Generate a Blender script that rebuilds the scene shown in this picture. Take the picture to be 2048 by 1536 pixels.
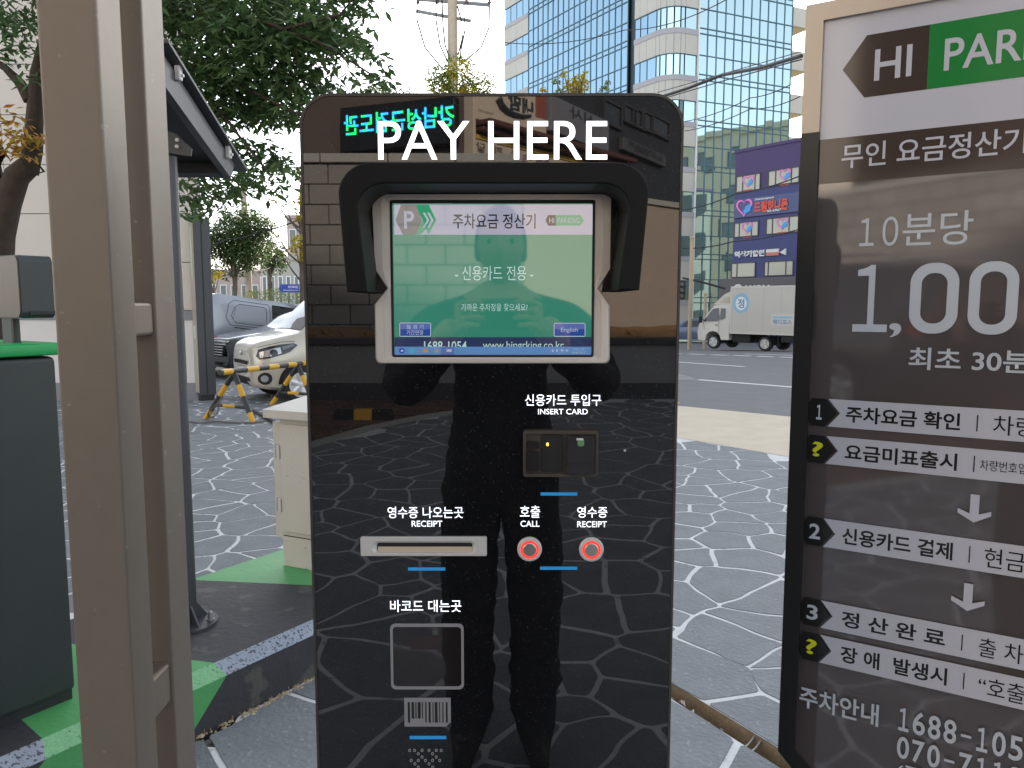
import bpy, bmesh, math, random
from mathutils import Vector, Matrix
from mathutils import noise as mnoise

for _o in list(bpy.data.objects):
    bpy.data.objects.remove(_o)
S = bpy.context.scene
COL = S.collection
RAD = math.radians

# ---------------------------------------------------------------- camera, sky, sun, exposure
CAM_H = 1.5
PITCH = RAD(5.93)
FPX = 1540.0
cam = bpy.data.cameras.new("camera")
cam.sensor_width = 36.0
cam.lens = FPX / 2048 * 36.0
cam.clip_start = 0.02
cam.clip_end = 1500
cam_ob = bpy.data.objects.new("camera", cam)
COL.objects.link(cam_ob)
cam_ob.location = (0, 0, CAM_H)
cam_ob.rotation_euler = (RAD(90) - PITCH, 0, 0)
S.camera = cam_ob

SUN_EL, SUN_AZ = 26.0, 14.0          # the sun stands ahead, to the right, behind the glass tower
world = bpy.data.worlds.new("World")
S.world = world
world.use_nodes = True
wn = world.node_tree
bg = wn.nodes["Background"]
sky = wn.nodes.new("ShaderNodeTexSky")
sky.sky_type = 'NISHITA'
sky.sun_disc = False
sky.sun_elevation = RAD(SUN_EL)
sky.sun_rotation = RAD(SUN_AZ)
sky.air_density = 1.0
sky.dust_density = 1.0
sky.ozone_density = 1.0
hz = wn.nodes.new("ShaderNodeHueSaturation")           # thin high haze: a whiter sky all round
hz.inputs["Saturation"].default_value = 0.40
wn.links.new(sky.outputs[0], hz.inputs["Color"])
wn.links.new(hz.outputs[0], bg.inputs[0])
bg.inputs[1].default_value = 0.15
sun = bpy.data.lights.new("sun", 'SUN')
sun.energy = 4.0
sun.angle = RAD(0.5)
sun.color = (1.0, 0.88, 0.72)
sun_ob = bpy.data.objects.new("sun", sun)
COL.objects.link(sun_ob)
_sd = Vector((math.sin(RAD(SUN_AZ)) * math.cos(RAD(SUN_EL)), math.cos(RAD(SUN_AZ)) * math.cos(RAD(SUN_EL)), math.sin(RAD(SUN_EL))))
sun_ob.rotation_euler = _sd.to_track_quat('Z', 'Y').to_euler()
sun_ob.location = (0, 0, 60)
S.view_settings.view_transform = 'Standard'
S.view_settings.look = 'None'
S.view_settings.gamma = 1.0
S.view_settings.use_curve_mapping = False
S.view_settings.exposure = 1.60
S.render.engine = 'CYCLES'
S.cycles.use_denoising = True
S.cycles.max_bounces = 8

# ---------------------------------------------------------------- helpers
def P(u, v, Y):
    """where the sight line through a photo pixel meets the vertical plane y = Y (metres)"""
    a = (u - 1024) / FPX
    b = (768 - v) / FPX
    cp, sp = math.cos(PITCH), math.sin(PITCH)
    dy = cp + b * sp
    t = Y / dy
    return Vector((a * t, Y, CAM_H + (-sp + b * cp) * t))

def G(u, v, z=0.0):
    a = (u - 1024) / FPX
    b = (768 - v) / FPX
    cp, sp = math.cos(PITCH), math.sin(PITCH)
    t = (z - CAM_H) / (-sp + b * cp)
    return Vector((a * t, (cp + b * sp) * t, z))

def sstep(a, b, x):
    t = min(1.0, max(0.0, (x - a) / (b - a)))
    return t * t * (3 - 2 * t)

def gz(x, y):
    z = 0.0
    if y > 8:
        yy = min(y, 40.0)
        z = -0.0008 * (yy - 8) ** 2
    if y < -1:
        z = 0.05 * (-1 - max(y, -9.0))
    d = sstep(15.6, 18.5, y) * sstep(-8.5, -3.5, x) * (1 - sstep(1, 4, x)) * (1 - sstep(24, 32, y))
    return z - 0.75 * d

MATS = {}
def M(name, col, rough=0.5, metal=0.0, var=0.0, vscale=6.0, bump=0.0, bscale=80.0, ior=1.5, emit=0.0,
      ecol=None, coat=0.0, island=0.0, spots=None, trans=0.0, alpha=1.0, streak=None, object_space=False, rvar=0.0):
    if name in MATS:
        return MATS[name]
    m = bpy.data.materials.new(name)
    m.use_nodes = True
    nt = m.node_tree
    b = nt.nodes["Principled BSDF"]
    N = nt.nodes.new
    L = nt.links.new
    c4 = (col[0], col[1], col[2], 1)
    b.inputs["Base Color"].default_value = c4
    b.inputs["Roughness"].default_value = rough
    b.inputs["Metallic"].default_value = metal
    b.inputs["IOR"].default_value = ior
    b.inputs["Coat Weight"].default_value = coat
    b.inputs["Coat Roughness"].default_value = 0.04
    if trans:
        b.inputs["Transmission Weight"].default_value = trans
    if alpha < 1:
        b.inputs["Alpha"].default_value = alpha
    if emit:
        b.inputs["Emission Color"].default_value = (*(ecol or col), 1)
        b.inputs["Emission Strength"].default_value = emit
    tc = N("ShaderNodeTexCoord")
    out = None
    def scaled(colsock, facsock, lo, hi):
        mr = N("ShaderNodeMapRange")
        mr.inputs["To Min"].default_value = lo
        mr.inputs["To Max"].default_value = hi
        L(facsock, mr.inputs["Value"])
        hs = N("ShaderNodeHueSaturation")
        L(mr.outputs[0], hs.inputs["Value"])
        if colsock is None:
            hs.inputs["Color"].default_value = c4
        else:
            L(colsock, hs.inputs["Color"])
        return hs.outputs[0]
    if var:
        n = N("ShaderNodeTexNoise")
        n.inputs["Scale"].default_value = vscale
        n.inputs["Detail"].default_value = 6
        n.inputs["Roughness"].default_value = 0.65
        L(tc.outputs["Object"], n.inputs["Vector"])
        out = scaled(out, n.outputs["Fac"], 1 - var * 1.6, 1 + var * 1.6)
        if rvar:
            mr = N("ShaderNodeMapRange")
            mr.inputs["To Min"].default_value = max(0.0, rough - rvar)
            mr.inputs["To Max"].default_value = rough + rvar
            L(n.outputs["Fac"], mr.inputs["Value"])
            L(mr.outputs[0], b.inputs["Roughness"])
    if island:
        g = N("ShaderNodeNewGeometry")
        out = scaled(out, g.outputs["Random Per Island"], 1 - island, 1 + island)
    if streak:
        n = N("ShaderNodeTexNoise")
        mp = N("ShaderNodeMapping")
        mp.inputs["Scale"].default_value = streak[1]
        L(tc.outputs["Object"], mp.inputs["Vector"])
        L(mp.outputs[0], n.inputs["Vector"])
        n.inputs["Detail"].default_value = 5
        out = scaled(out, n.outputs["Fac"], 1 - streak[0], 1 + streak[0])
    if spots:                                  # (scale, threshold, colour, amount)
        n = N("ShaderNodeTexNoise")
        n.inputs["Scale"].default_value = spots[0]
        n.inputs["Detail"].default_value = 3
        L(tc.outputs["Object"], n.inputs["Vector"])
        cr = N("ShaderNodeMapRange")
        cr.inputs["From Min"].default_value = spots[1]
        cr.inputs["From Max"].default_value = spots[1] + 0.06
        cr.inputs["To Max"].default_value = spots[3]
        L(n.outputs["Fac"], cr.inputs["Value"])
        mx = N("ShaderNodeMix")
        mx.data_type = 'RGBA'
        L(cr.outputs[0], mx.inputs[0])
        if out is None:
            mx.inputs[6].default_value = c4
        else:
            L(out, mx.inputs[6])
        mx.inputs[7].default_value = (*spots[2], 1)
        out = mx.outputs[2]
    if out is not None:
        L(out, b.inputs["Base Color"])
    if bump:
        n = N("ShaderNodeTexNoise")
        n.inputs["Scale"].default_value = bscale
        n.inputs["Detail"].default_value = 5
        L(tc.outputs["Object"], n.inputs["Vector"])
        bp = N("ShaderNodeBump")
        bp.inputs["Strength"].default_value = bump
        bp.inputs["Distance"].default_value = 0.01
        L(n.outputs["Fac"], bp.inputs["Height"])
        L(bp.outputs[0], b.inputs["Normal"])
    MATS[name] = m
    return m

class MB:
    """collects shapes; build() links them as ONE mesh object"""
    def __init__(s):
        s.v, s.f, s.mi, s.cur = [], [], [], 0
    def add(s, vs, fs):
        o = len(s.v)
        s.v += [tuple(p) for p in vs]
        for f in fs:
            s.f.append(tuple(i + o for i in f))
            s.mi.append(s.cur)
        return s
    def box(s, x0, x1, y0, y1, z0, z1, mtx=None):
        vs = [Vector(p) for p in ((x0, y0, z0), (x1, y0, z0), (x1, y1, z0), (x0, y1, z0), (x0, y0, z1), (x1, y0, z1), (x1, y1, z1), (x0, y1, z1))]
        if mtx:
            vs = [mtx @ p for p in vs]
        return s.add(vs, [(3, 2, 1, 0), (4, 5, 6, 7), (0, 1, 5, 4), (1, 2, 6, 5), (2, 3, 7, 6), (3, 0, 4, 7)])
    def bbox(s, x0, x1, y0, y1, z0, z1, b=0.004, mtx=None):
        """box with chamfered edges"""
        b = min(b, (x1 - x0) * .45, (y1 - y0) * .45, (z1 - z0) * .45)
        bm = bmesh.new()
        bmesh.ops.create_cube(bm, size=1)
        for v in bm.verts:
            v.co = Vector((x0 + (v.co.x + .5) * (x1 - x0), y0 + (v.co.y + .5) * (y1 - y0), z0 + (v.co.z + .5) * (z1 - z0)))
        bmesh.ops.bevel(bm, geom=bm.edges[:], offset=b, segments=2, profile=.5, affect='EDGES')
        bm.verts.index_update()
        vs = [(mtx @ v.co) if mtx else v.co.copy() for v in bm.verts]
        fs = [[v.index for v in f.verts] for f in bm.faces]
        bm.free()
        return s.add(vs, fs)
    def tube(s, p0, p1, r0, r1=None, n=12, cap=True):
        r1 = r0 if r1 is None else r1
        p0, p1 = Vector(p0), Vector(p1)
        d = (p1 - p0).normalized()
        a = d.orthogonal().normalized()
        b = d.cross(a)
        vs = []
        for p, r in ((p0, r0), (p1, r1)):
            for i in range(n):
                t = 2 * math.pi * i / n
                vs.append(p + (a * math.cos(t) + b * math.sin(t)) * r)
        fs = [(i, (i + 1) % n, n + (i + 1) % n, n + i) for i in range(n)]
        if cap:
            fs += [tuple(range(n - 1, -1, -1)), tuple(range(n, 2 * n))]
        return s.add(vs, fs)
    def path(s, pts, r, n=6, r1=None):
        pts = [Vector(p) for p in pts]
        vs, k = [], len(pts)
        up = Vector((0, 0, 1))
        for i, p in enumerate(pts):
            d = (pts[min(i + 1, k - 1)] - pts[max(i - 1, 0)]).normalized()
            a = d.cross(up)
            if a.length < 1e-3:
                a = d.orthogonal()
            a.normalize()
            b = d.cross(a)
            rr = r if r1 is None else r + (r1 - r) * i / (k - 1)
            for j in range(n):
                t = 2 * math.pi * j / n
                vs.append(p + (a * math.cos(t) + b * math.sin(t)) * rr)
        fs = []
        for i in range(k - 1):
            for j in range(n):
                fs.append((i * n + j, i * n + (j + 1) % n, (i + 1) * n + (j + 1) % n, (i + 1) * n + j))
        fs.append(tuple(range(n - 1, -1, -1)))
        fs.append(tuple(range((k - 1) * n, k * n)))
        return s.add(vs, fs)
    def prism(s, poly, y0, y1):
        """outline in x,z pushed from y0 (front) to y1"""
        n = len(poly)
        vs = [(p[0], y0, p[1]) for p in poly] + [(p[0], y1, p[1]) for p in poly]
        fs = [tuple(range(n)), tuple(range(2 * n - 1, n - 1, -1))]
        fs += [(i, n + i, n + (i + 1) % n, (i + 1) % n) for i in range(n)]
        return s.add(vs, fs)
    def vprism(s, poly, z0, z1):
        n = len(poly)
        vs = [(p[0], p[1], z0) for p in poly] + [(p[0], p[1], z1) for p in poly]
        fs = [tuple(range(n - 1, -1, -1)), tuple(range(n, 2 * n))]
        fs += [(i, (i + 1) % n, n + (i + 1) % n, n + i) for i in range(n)]
        return s.add(vs, fs)
    def ring(s, outer, inner, y0, y1):
        """frame between two outlines of the same count in x,z"""
        n = len(outer)
        vs = [(p[0], y0, p[1]) for p in outer] + [(p[0], y0, p[1]) for p in inner] + [(p[0], y1, p[1]) for p in outer] + [(p[0], y1, p[1]) for p in inner]
        fs = []
        for i in range(n):
            j = (i + 1) % n
            fs += [(i, j, n + j, n + i), (2 * n + j, 2 * n + i, 3 * n + i, 3 * n + j), (i, 2 * n + i, 2 * n + j, j), (n + i, n + j, 3 * n + j, 3 * n + i)]
        return s.add(vs, fs)
    def quad(s, a, b, c, d):
        return s.add([a, b, c, d], [(0, 1, 2, 3)])
    def flat(s, poly, y):
        return s.add([(p[0], y, p[1]) for p in poly], [tuple(range(len(poly)))])
    def lathe(s, prof, axis_o=(0, 0, 0), mtx=None, n=24):
        """profile (r, h) turned about local z"""
        vs, k = [], len(prof)
        for r, h in prof:
            for j in range(n):
                t = 2 * math.pi * j / n
                p = Vector((r * math.cos(t), r * math.sin(t), h))
                p = mtx @ p if mtx else p + Vector(axis_o)
                vs.append(p)
        fs = []
        for i in range(k - 1):
            for j in range(n):
                fs.append((i * n + j, i * n + (j + 1) % n, (i + 1) * n + (j + 1) % n, (i + 1) * n + j))
        fs.append(tuple(range(n - 1, -1, -1)))
        fs.append(tuple(range((k - 1) * n, k * n)))
        return s.add(vs, fs)
    def mesh(s, name, mats, smooth=False, angle=None, fix=True):
        me = bpy.data.meshes.new(name)
        me.from_pydata(s.v, [], s.f)
        if not isinstance(mats, (list, tuple)):
            mats = [mats]
        for m in mats:
            me.materials.append(m)
        if len(mats) > 1:
            me.polygons.foreach_set("material_index", s.mi)
        if fix:
            bm = bmesh.new()
            bm.from_mesh(me)
            bmesh.ops.recalc_face_normals(bm, faces=bm.faces)
            bm.to_mesh(me)
            bm.free()
        if smooth:
            me.polygons.foreach_set("use_smooth", [True] * len(me.polygons))
            me.set_sharp_from_angle(angle=RAD(angle or 40))
        me.update()
        return me
    def build(s, name, mats, parent=None, smooth=False, angle=None, fix=True, **props):
        o = link(name, s.mesh(name, mats, smooth, angle, fix), parent, **props)
        if smooth and angle in (30, 35):
            even_normals(o)
        return o

def even_normals(o):
    """keep large faces flat beside their rounded edges"""
    w = o.modifiers.new("even_normals", 'WEIGHTED_NORMAL')
    w.keep_sharp = True
    w.weight = 100

def link(name, me, parent=None, **props):
    o = bpy.data.objects.new(name, me)
    COL.objects.link(o)
    if parent:
        o.parent = parent
    for k, v in props.items():
        o[k] = v
    return o

def thing(name, label, cat, loc=(0, 0, 0), rz=0.0, group=None, rot=None):
    o = bpy.data.objects.new(name, None)
    COL.objects.link(o)
    o.empty_display_size = 0.1
    o.location = loc
    o.rotation_euler = rot if rot else (0, 0, rz)
    o["label"] = label
    o["category"] = cat
    if group:
        o["group"] = group
    return o

def tag(o, label, cat, group=None, kind=None):
    o["label"] = label
    o["category"] = cat
    if group:
        o["group"] = group
    if kind:
        o["kind"] = kind
    return o

def copy_tree(o, parent=None):
    c = o.copy()
    COL.objects.link(c)
    if parent:
        c.parent = parent
    for ch in o.children:
        copy_tree(ch, c)
    return c

def rrect(x0, x1, z0, z1, r, n=6):
    """rounded rectangle outline, anticlockwise seen with x right, z up"""
    if not isinstance(r, (list, tuple)):
        r = [r] * 4
    pts = []
    for (cx, cz, a0, rr) in ((x1 - r[0], z0 + r[0], -90, r[0]), (x1 - r[1], z1 - r[1], 0, r[1]), (x0 + r[2], z1 - r[2], 90, r[2]), (x0 + r[3], z0 + r[3], 180, r[3])):
        for i in range(n + 1):
            t = RAD(a0 + 90 * i / n)
            pts.append((cx + rr * math.cos(t), cz + rr * math.sin(t)))
    return pts

def text_mesh(body, bold=0.0, ext=0.0, space=1.0):
    cu = bpy.data.curves.new("lettering", 'FONT')
    cu.body = body
    cu.size = 1.0
    cu.offset = bold
    cu.extrude = ext
    cu.space_character = space
    cu.resolution_u = 6
    o = bpy.data.objects.new("lettering", cu)
    me = bpy.data.meshes.new_from_object(o)
    bpy.data.objects.remove(o)
    bpy.data.curves.remove(cu)
    return me

def lettering(body, mat, parent, x0, x1, z0, z1, y, bold=0.0, name="lettering", mirror=False, ext=0.0, keep=False, space=1.0):
    """text fitted into the rectangle x0..x1, z0..z1 of the local plane y, read from -y"""
    me = text_mesh(body, bold, 0.0, space)
    xs = [v.co.x for v in me.vertices]
    ys = [v.co.y for v in me.vertices]
    mx, Mx, my, My = min(xs), max(xs), min(ys), max(ys)
    sx, sz = (x1 - x0) / (Mx - mx), (z1 - z0) / max(1e-6, (My - my))
    if keep:
        sx = sz
    for v in me.vertices:
        v.co = Vector((x0 + (v.co.x - mx) * sx, y, z0 + (v.co.y - my) * sz))
    if ext:
        bm = bmesh.new()
        bm.from_mesh(me)
        r = bmesh.ops.extrude_face_region(bm, geom=bm.faces[:])
        for e in r["geom"]:
            if isinstance(e, bmesh.types.BMVert):
                e.co.y -= ext
        bmesh.ops.recalc_face_normals(bm, faces=bm.faces)
        bm.to_mesh(me)
        bm.free()
    me.materials.clear()
    me.materials.append(mat)
    o = link(name, me, parent)
    return o

def split_letters(o, name="letter"):
    """every loose letter of a lettering mesh becomes an object of its own under the same parent"""
    bm = bmesh.new()
    bm.from_mesh(o.data)
    left = set(bm.faces)
    out = []
    while left:
        seed = left.pop()
        grp, todo = {seed}, [seed]
        while todo:
            f = todo.pop()
            for v in f.verts:
                for g in v.link_faces:
                    if g in left:
                        left.discard(g)
                        grp.add(g)
                        todo.append(g)
        mb = MB()
        for f in grp:
            mb.add([v.co.copy() for v in f.verts], [tuple(range(len(f.verts)))])
        out.append(mb)
    bm.free()
    m, p = o.data.materials[0], o.parent
    bpy.data.objects.remove(o)
    for mb in out:
        mb.build(name, m, p, fix=False)

# ---------------------------------------------------------------- ground, road, paving
m_ground = M("weathered_concrete", (.22, .215, .205), .9, var=.18, vscale=1.5, bump=.25, bscale=60)
m_asphalt = M("asphalt", (.145, .145, .148), .88, var=.16, vscale=2.5, bump=.35, bscale=120, spots=(.35, .55, (.12, .118, .115), .5))
m_mortar = M("white_joint_paint", (.57, .58, .58), .85, var=.16, vscale=9, bump=.3, bscale=70, spots=(14, .62, (.25, .26, .27), .7))
m_stone = M("grey_painted_stone", (.155, .172, .184), .75, var=.2, vscale=5, bump=.75, bscale=48, island=.16, spots=(46, .635, (.30, .32, .34), .55))
m_beige = M("beige_paver_blocks", (.54, .47, .36), .9, var=.12, vscale=3, bump=.3, bscale=60)
m_redblock = M("red_brown_block", (.13, .075, .055), .85, var=.15, vscale=6, island=.25, bump=.3)
m_white_paint = M("road_white_paint", (.72, .72, .70), .75, var=.12, vscale=5, bump=.15)
m_orange_paint = M("road_orange_paint", (.62, .30, .08), .75, var=.2, vscale=5)
m_kerbstone = M("granite_kerb", (.36, .35, .33), .85, var=.12, vscale=20, bump=.25)
m_soil = M("dry_soil", (.23, .13, .06), .95, var=.3, vscale=8, bump=.9, bscale=22)

DR0, DR1 = Vector((.61, 2.97, 0)), Vector((.905, 2.475, 0))      # far edge of the drain slot in the paving
DRD = (DR1 - DR0).normalized()
DRN = Vector((-DRD.y, DRD.x, 0))                                   # towards the right of the slot
if DRN.x < 0:
    DRN = -DRN
DRW = .088
DRA, DRB = -0.9, 2.6                                               # reach along the slot from DR0

def drain_local(x, y):
    p = Vector((x, y, 0)) - DR0
    return p.dot(DRD), p.dot(DRN)

def sheet(name, x0, x1, y0, y1, step, off, mat, keep=None, kind="structure", parent=None, cut=False):
    """ground sheet on the terrain; keep(x, y) chooses its cells; cut opens the drain slot"""
    bm = bmesh.new()
    nx, ny = max(1, round((x1 - x0) / step)), max(1, round((y1 - y0) / step))
    gv = {}
    for i in range(nx + 1):
        for j in range(ny + 1):
            gv[i, j] = bm.verts.new((x0 + (x1 - x0) * i / nx, y0 + (y1 - y0) * j / ny, 0))
    for i in range(nx):
        for j in range(ny):
            cx, cy = x0 + (x1 - x0) * (i + .5) / nx, y0 + (y1 - y0) * (j + .5) / ny
            if keep is None or keep(cx, cy):
                bm.faces.new((gv[i, j], gv[i + 1, j], gv[i + 1, j + 1], gv[i, j + 1]))
    if cut:
        for co, no in ((DR0 + DRD * DRA, DRD), (DR0 + DRD * DRB, DRD), (DR0, DRN), (DR0 - DRN * DRW, DRN)):
            bmesh.ops.bisect_plane(bm, geom=bm.verts[:] + bm.edges[:] + bm.faces[:], plane_co=co, plane_no=no)
        dead = []
        for f in bm.faces:
            c = f.calc_center_median()
            s, n = drain_local(c.x, c.y)
            if DRA < s < DRB and -DRW < n < 0:
                dead.append(f)
        bmesh.ops.delete(bm, geom=dead, context='FACES')
    bmesh.ops.delete(bm, geom=[v for v in bm.verts if not v.link_faces], context='VERTS')
    for v in bm.verts:
        v.co.z = gz(v.co.x, v.co.y) + off
    me = bpy.data.meshes.new(name)
    bm.to_mesh(me)
    bm.free()
    me.materials.append(mat)
    o = link(name, me, parent)
    if kind:
        o["kind"] = kind
    return o

def poly_sheet(name, pts, off, mat, parent=None, step=.6, kind=None):
    """flat painted or paved polygon laid on the terrain"""
    bm = bmesh.new()
    f = bm.faces.new([bm.verts.new((p[0], p[1], 0)) for p in pts])
    xs, ys = [p[0] for p in pts], [p[1] for p in pts]
    for ax, lo, hi in ((0, min(xs), max(xs)), (1, min(ys), max(ys))):
        t = lo + step
        while t < hi - .01 and (hi - lo) / step < 150:
            co = Vector((t, 0, 0)) if ax == 0 else Vector((0, t, 0))
            no = Vector((1, 0, 0)) if ax == 0 else Vector((0, 1, 0))
            bmesh.ops.bisect_plane(bm, geom=bm.verts[:] + bm.edges[:] + bm.faces[:], plane_co=co, plane_no=no)
            t += step
    for v in bm.verts:
        v.co.z = gz(v.co.x, v.co.y) + off
    bmesh.ops.recalc_face_normals(bm, faces=bm.faces)
    me = bpy.data.meshes.new(name)
    bm.to_mesh(me)
    bm.free()
    me.materials.append(mat)
    o = link(name, me, parent)
    if kind:
        o["kind"] = kind
    return o

# far ground in three sheets: fine near, coarse far
sheet("ground", -40, 40, -24, 48, 1.0, -.024, m_ground, cut=True)
sheet("far_ground", -600, 600, -400, 900, 25.0, -.92, m_ground, keep=lambda x, y: not (-38 < x < 38 and -24 < y < 46))

# road: measured edges (L1 paving/beige pavers, L2 beige pavers/asphalt)
L1a, L1d = Vector((1.80, 8.65)), Vector((.62, -.785)).normalized()
L2a, L2d = Vector((2.43, 11.4)), Vector((.739, -.673)).normalized()
def side(a, d, x, y):
    return d.x * (y - a.y) - d.y * (x - a.x)          # > 0 beyond the line
def L1p(t): return (L1a.x + L1d.x * t, L1a.y + L1d.y * t)
def L2p(t): return (L2a.x + L2d.x * t, L2a.y + L2d.y * t)
poly_sheet("road", [L2p(12), (36, -6), (36, 46), (-30, 46), (-30, 39), L2p(-30)], -.016, m_asphalt, step=1.0, kind="structure")
poly_sheet("pavement_strip", [L1p(-9), L1p(12), L2p(12), L2p(-12)], .003, m_beige, step=.5, kind="structure")

# the painted crazy paving
IS_A = Vector((-1.06, 2.58))                                       # foot of the island kerb
IS_D = Vector((.555, .832)).normalized()
IS_N = Vector((-IS_D.y, IS_D.x))                                   # across the island, away from the kerb
IS_W = .90
def island_local(x, y):
    p = Vector((x, y)) - IS_A
    return p.dot(IS_D), p.dot(IS_N)

RE = [(-2.6, -2.2), (-2.3, -4.0), (-1.81, -5.08), (-1.45, -5.75), (-.96, -6.35), (-.2, -6.95), (1.0, -7.45)]   # edge of the red blocks
def red_zone(x, y):
    """> 0 inside the red-brown block area"""
    if y > -2.2 or x > 1.0:
        return -1
    for (xa, ya), (xb, yb) in zip(RE, RE[1:]):
        if yb <= y <= ya:
            xe = xa + (xb - xa) * (y - ya) / (yb - ya)
            return xe - x
    return -1 if x > -.2 else 1

def paved(x, y):
    if x < -10 or x > 9.5 or y < -7.5 or y > 16.2:
        return False
    if side(L1a, L1d, x, y) > -.02:
        return False
    s, n = island_local(x, y)
    if -3 < s < 1.62 and .02 < n < IS_W - .02:
        return False
    if red_zone(x, y) > 0:
        return False
    return True

def mortared(x, y):
    return paved(x, y) or (-10 < x < 9.5 and 0 < y < 16.2 and abs(side(L1a, L1d, x, y)) < .4)
PAVE = sheet("pavement", -10, 9.5, -7.5, 16.2, .25, 0.0, m_mortar, keep=mortared, cut=True)

def make_stones():
    rnd = random.Random(11)
    sx, sy = .325, .265
    pts, cells = [], {}
    for i in range(-33, 32):
        for j in range(-30, 64):
            if rnd.random() < .20:
                continue
            x = (i + (.5 if j % 2 else 0)) * sx + rnd.uniform(-.15, .15)
            y = j * sy + rnd.uniform(-.125, .125)
            s_, n_ = island_local(x, y)
            if -3.6 < s_ < 1.62 and -.0 < n_ < IS_W:
                continue
            s_, n_ = drain_local(x, y)
            if DRA < s_ < DRB and -DRW < n_ < 0:
                continue
            cells.setdefault((int(math.floor(x / .6)), int(math.floor(y / .6))), []).append(len(pts))
            pts.append((x, y))
    near, far = [], []
    for k, (x, y) in enumerate(pts):
        if not paved(x, y):
            continue
        poly = [(x - .5, y - .5), (x + .5, y - .5), (x + .5, y + .5), (x - .5, y + .5)]
        cx, cy = int(math.floor(x / .6)), int(math.floor(y / .6))
        nb = []
        for a in (-2, -1, 0, 1, 2):
            for b in (-2, -1, 0, 1, 2):
                nb += cells.get((cx + a, cy + b), [])
        s0_, n0_ = drain_local(x, y)
        if DRA < s0_ < DRB and abs(n0_) < 1.0:
            nb = [q for q in nb if (drain_local(*pts[q])[1] > -DRW / 2) == (n0_ > -DRW / 2)]
        nb = sorted((q for q in nb if q != k), key=lambda q: (pts[q][0] - x) ** 2 + (pts[q][1] - y) ** 2)[:22]
        lines = []
        for q in nb:
            nx, ny = pts[q][0] - x, pts[q][1] - y
            d = math.hypot(nx, ny)
            g = .0085 + .0062 * (((k * q) * 7919 % 97) / 97.0)
            lines.append((nx / d, ny / d, d / 2 - g))
        # borders: island, drain, pavers
        s, n = island_local(x, y)
        if -3.4 < s < 2.2 and -.7 < n < 0:
            lines.append((IS_N.x, IS_N.y, -n - .018))
        if -3.4 < s < 2.2 and n > IS_W:
            lines.append((-IS_N.x, -IS_N.y, n - IS_W - .01))
        s, n = drain_local(x, y)
        if DRA < s < DRB:
            if -DRW < n < 0:
                continue
            if n >= 0:
                lines.append((-DRN.x, -DRN.y, n - .004))
            else:
                lines.append((DRN.x, DRN.y, -n - DRW - .004))
        sd = -side(L1a, L1d, x, y)
        if sd < .8:
            lines.append((-L1d.y, L1d.x, sd - .01))
        ok = True
        for (nx, ny, d) in lines:
            out = []
            for i in range(len(poly)):
                p, q = poly[i], poly[(i + 1) % len(poly)]
                dp = (p[0] - x) * nx + (p[1] - y) * ny - d
                dq = (q[0] - x) * nx + (q[1] - y) * ny - d
                if dp <= 0:
                    out.append(p)
                if dp * dq < 0:
                    t = dp / (dp - dq)
                    out.append((p[0] + (q[0] - p[0]) * t, p[1] + (q[1] - p[1]) * t))
            poly = out
            if len(poly) < 3:
                ok = False
                break
        if not ok:
            continue
        ar = .5 * abs(sum(poly[i][0] * poly[(i + 1) % len(poly)][1] - poly[(i + 1) % len(poly)][0] * poly[i][1] for i in range(len(poly))))
        if ar < .006:
            continue
        # visible size from the camera and in the glossy kiosk front
        rank = 0
        if y > 1.6:
            u = 1024 + FPX * x / y
            if (380 < u < 640 or 1320 < u < 1600) and y < 15:
                rank = ar / y ** 3
        else:
            yv = 2 - y
            u = 1024 + FPX * x / yv
            if 600 < u < 1370:
                rank = .5 * ar / yv ** 3
        # small wander of the edges, then rounded corners
        det = y < 9.5 and y > -7
        if det:
            pp = []
            for i in range(len(poly)):
                p, q = poly[i], poly[(i + 1) % len(poly)]
                L = math.hypot(q[0] - p[0], q[1] - p[1])
                if L < .012:
                    pp.append(p)
                    continue
                pp.append(p)
                m = int(L / .055)
                for i2 in range(1, m + 1):
                    t = i2 / (m + 1)
                    pp.append((p[0] + (q[0] - p[0]) * t, p[1] + (q[1] - p[1]) * t))
            s, n = island_local(x, y)
            kw = min(1, max(0, min(abs(n), abs(n - IS_W)) / .3)) if -3.4 < s < 2.2 else 1
            s, n = drain_local(x, y)
            if DRA - .3 < s < DRB + .3:
                kw = min(kw, max(0, min(1, (min(abs(n), abs(n + DRW)) - .05) / .3)))
            out = []
            for (px, py) in pp:
                w = mnoise.noise_vector(Vector((px * 3.1, py * 3.1, 3))) * .05 + mnoise.noise_vector(Vector((px * 9, py * 9, 8))) * .012
                out.append((px + w.x * kw, py + w.y * kw))
            pp = out
            poly = pp
        for _ in range(1):
            out = []
            for i in range(len(poly)):
                p, q = poly[i], poly[(i + 1) % len(poly)]
                out.append((p[0] * .78 + q[0] * .22, p[1] * .78 + q[1] * .22))
                out.append((p[0] * .22 + q[0] * .78, p[1] * .22 + q[1] * .78))
            poly = out
        (near if rank > 0 else far).append((rank, x, y, poly))
    near.sort(reverse=True)
    far += near[300:]
    near = near[:300]
    def shape(mb, x, y, poly, ox, oy, oz):
        n = len(poly)
        h = .0026 + rnd.uniform(0, .0012)
        tx, ty = rnd.uniform(-.003, .003), rnd.uniform(-.003, .003)
        vs = []
        for sc, dz in ((1.0, -.004), (1.0, h - .0012), (.988, h)):
            for p in poly:
                px, py = x + (p[0] - x) * sc, y + (p[1] - y) * sc
                z = gz(px, py) + dz + (tx * (px - x) + ty * (py - y) if dz > 0 else 0)
                vs.append((px - ox, py - oy, z - oz))
        fs = []
        for r in (0, 1):
            for i in range(n):
                j = (i + 1) % n
                fs.append((r * n + i, r * n + j, (r + 1) * n + j, (r + 1) * n + i))
        fs.append(tuple(range(2 * n, 3 * n)))
        mb.add(vs, fs)
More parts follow.
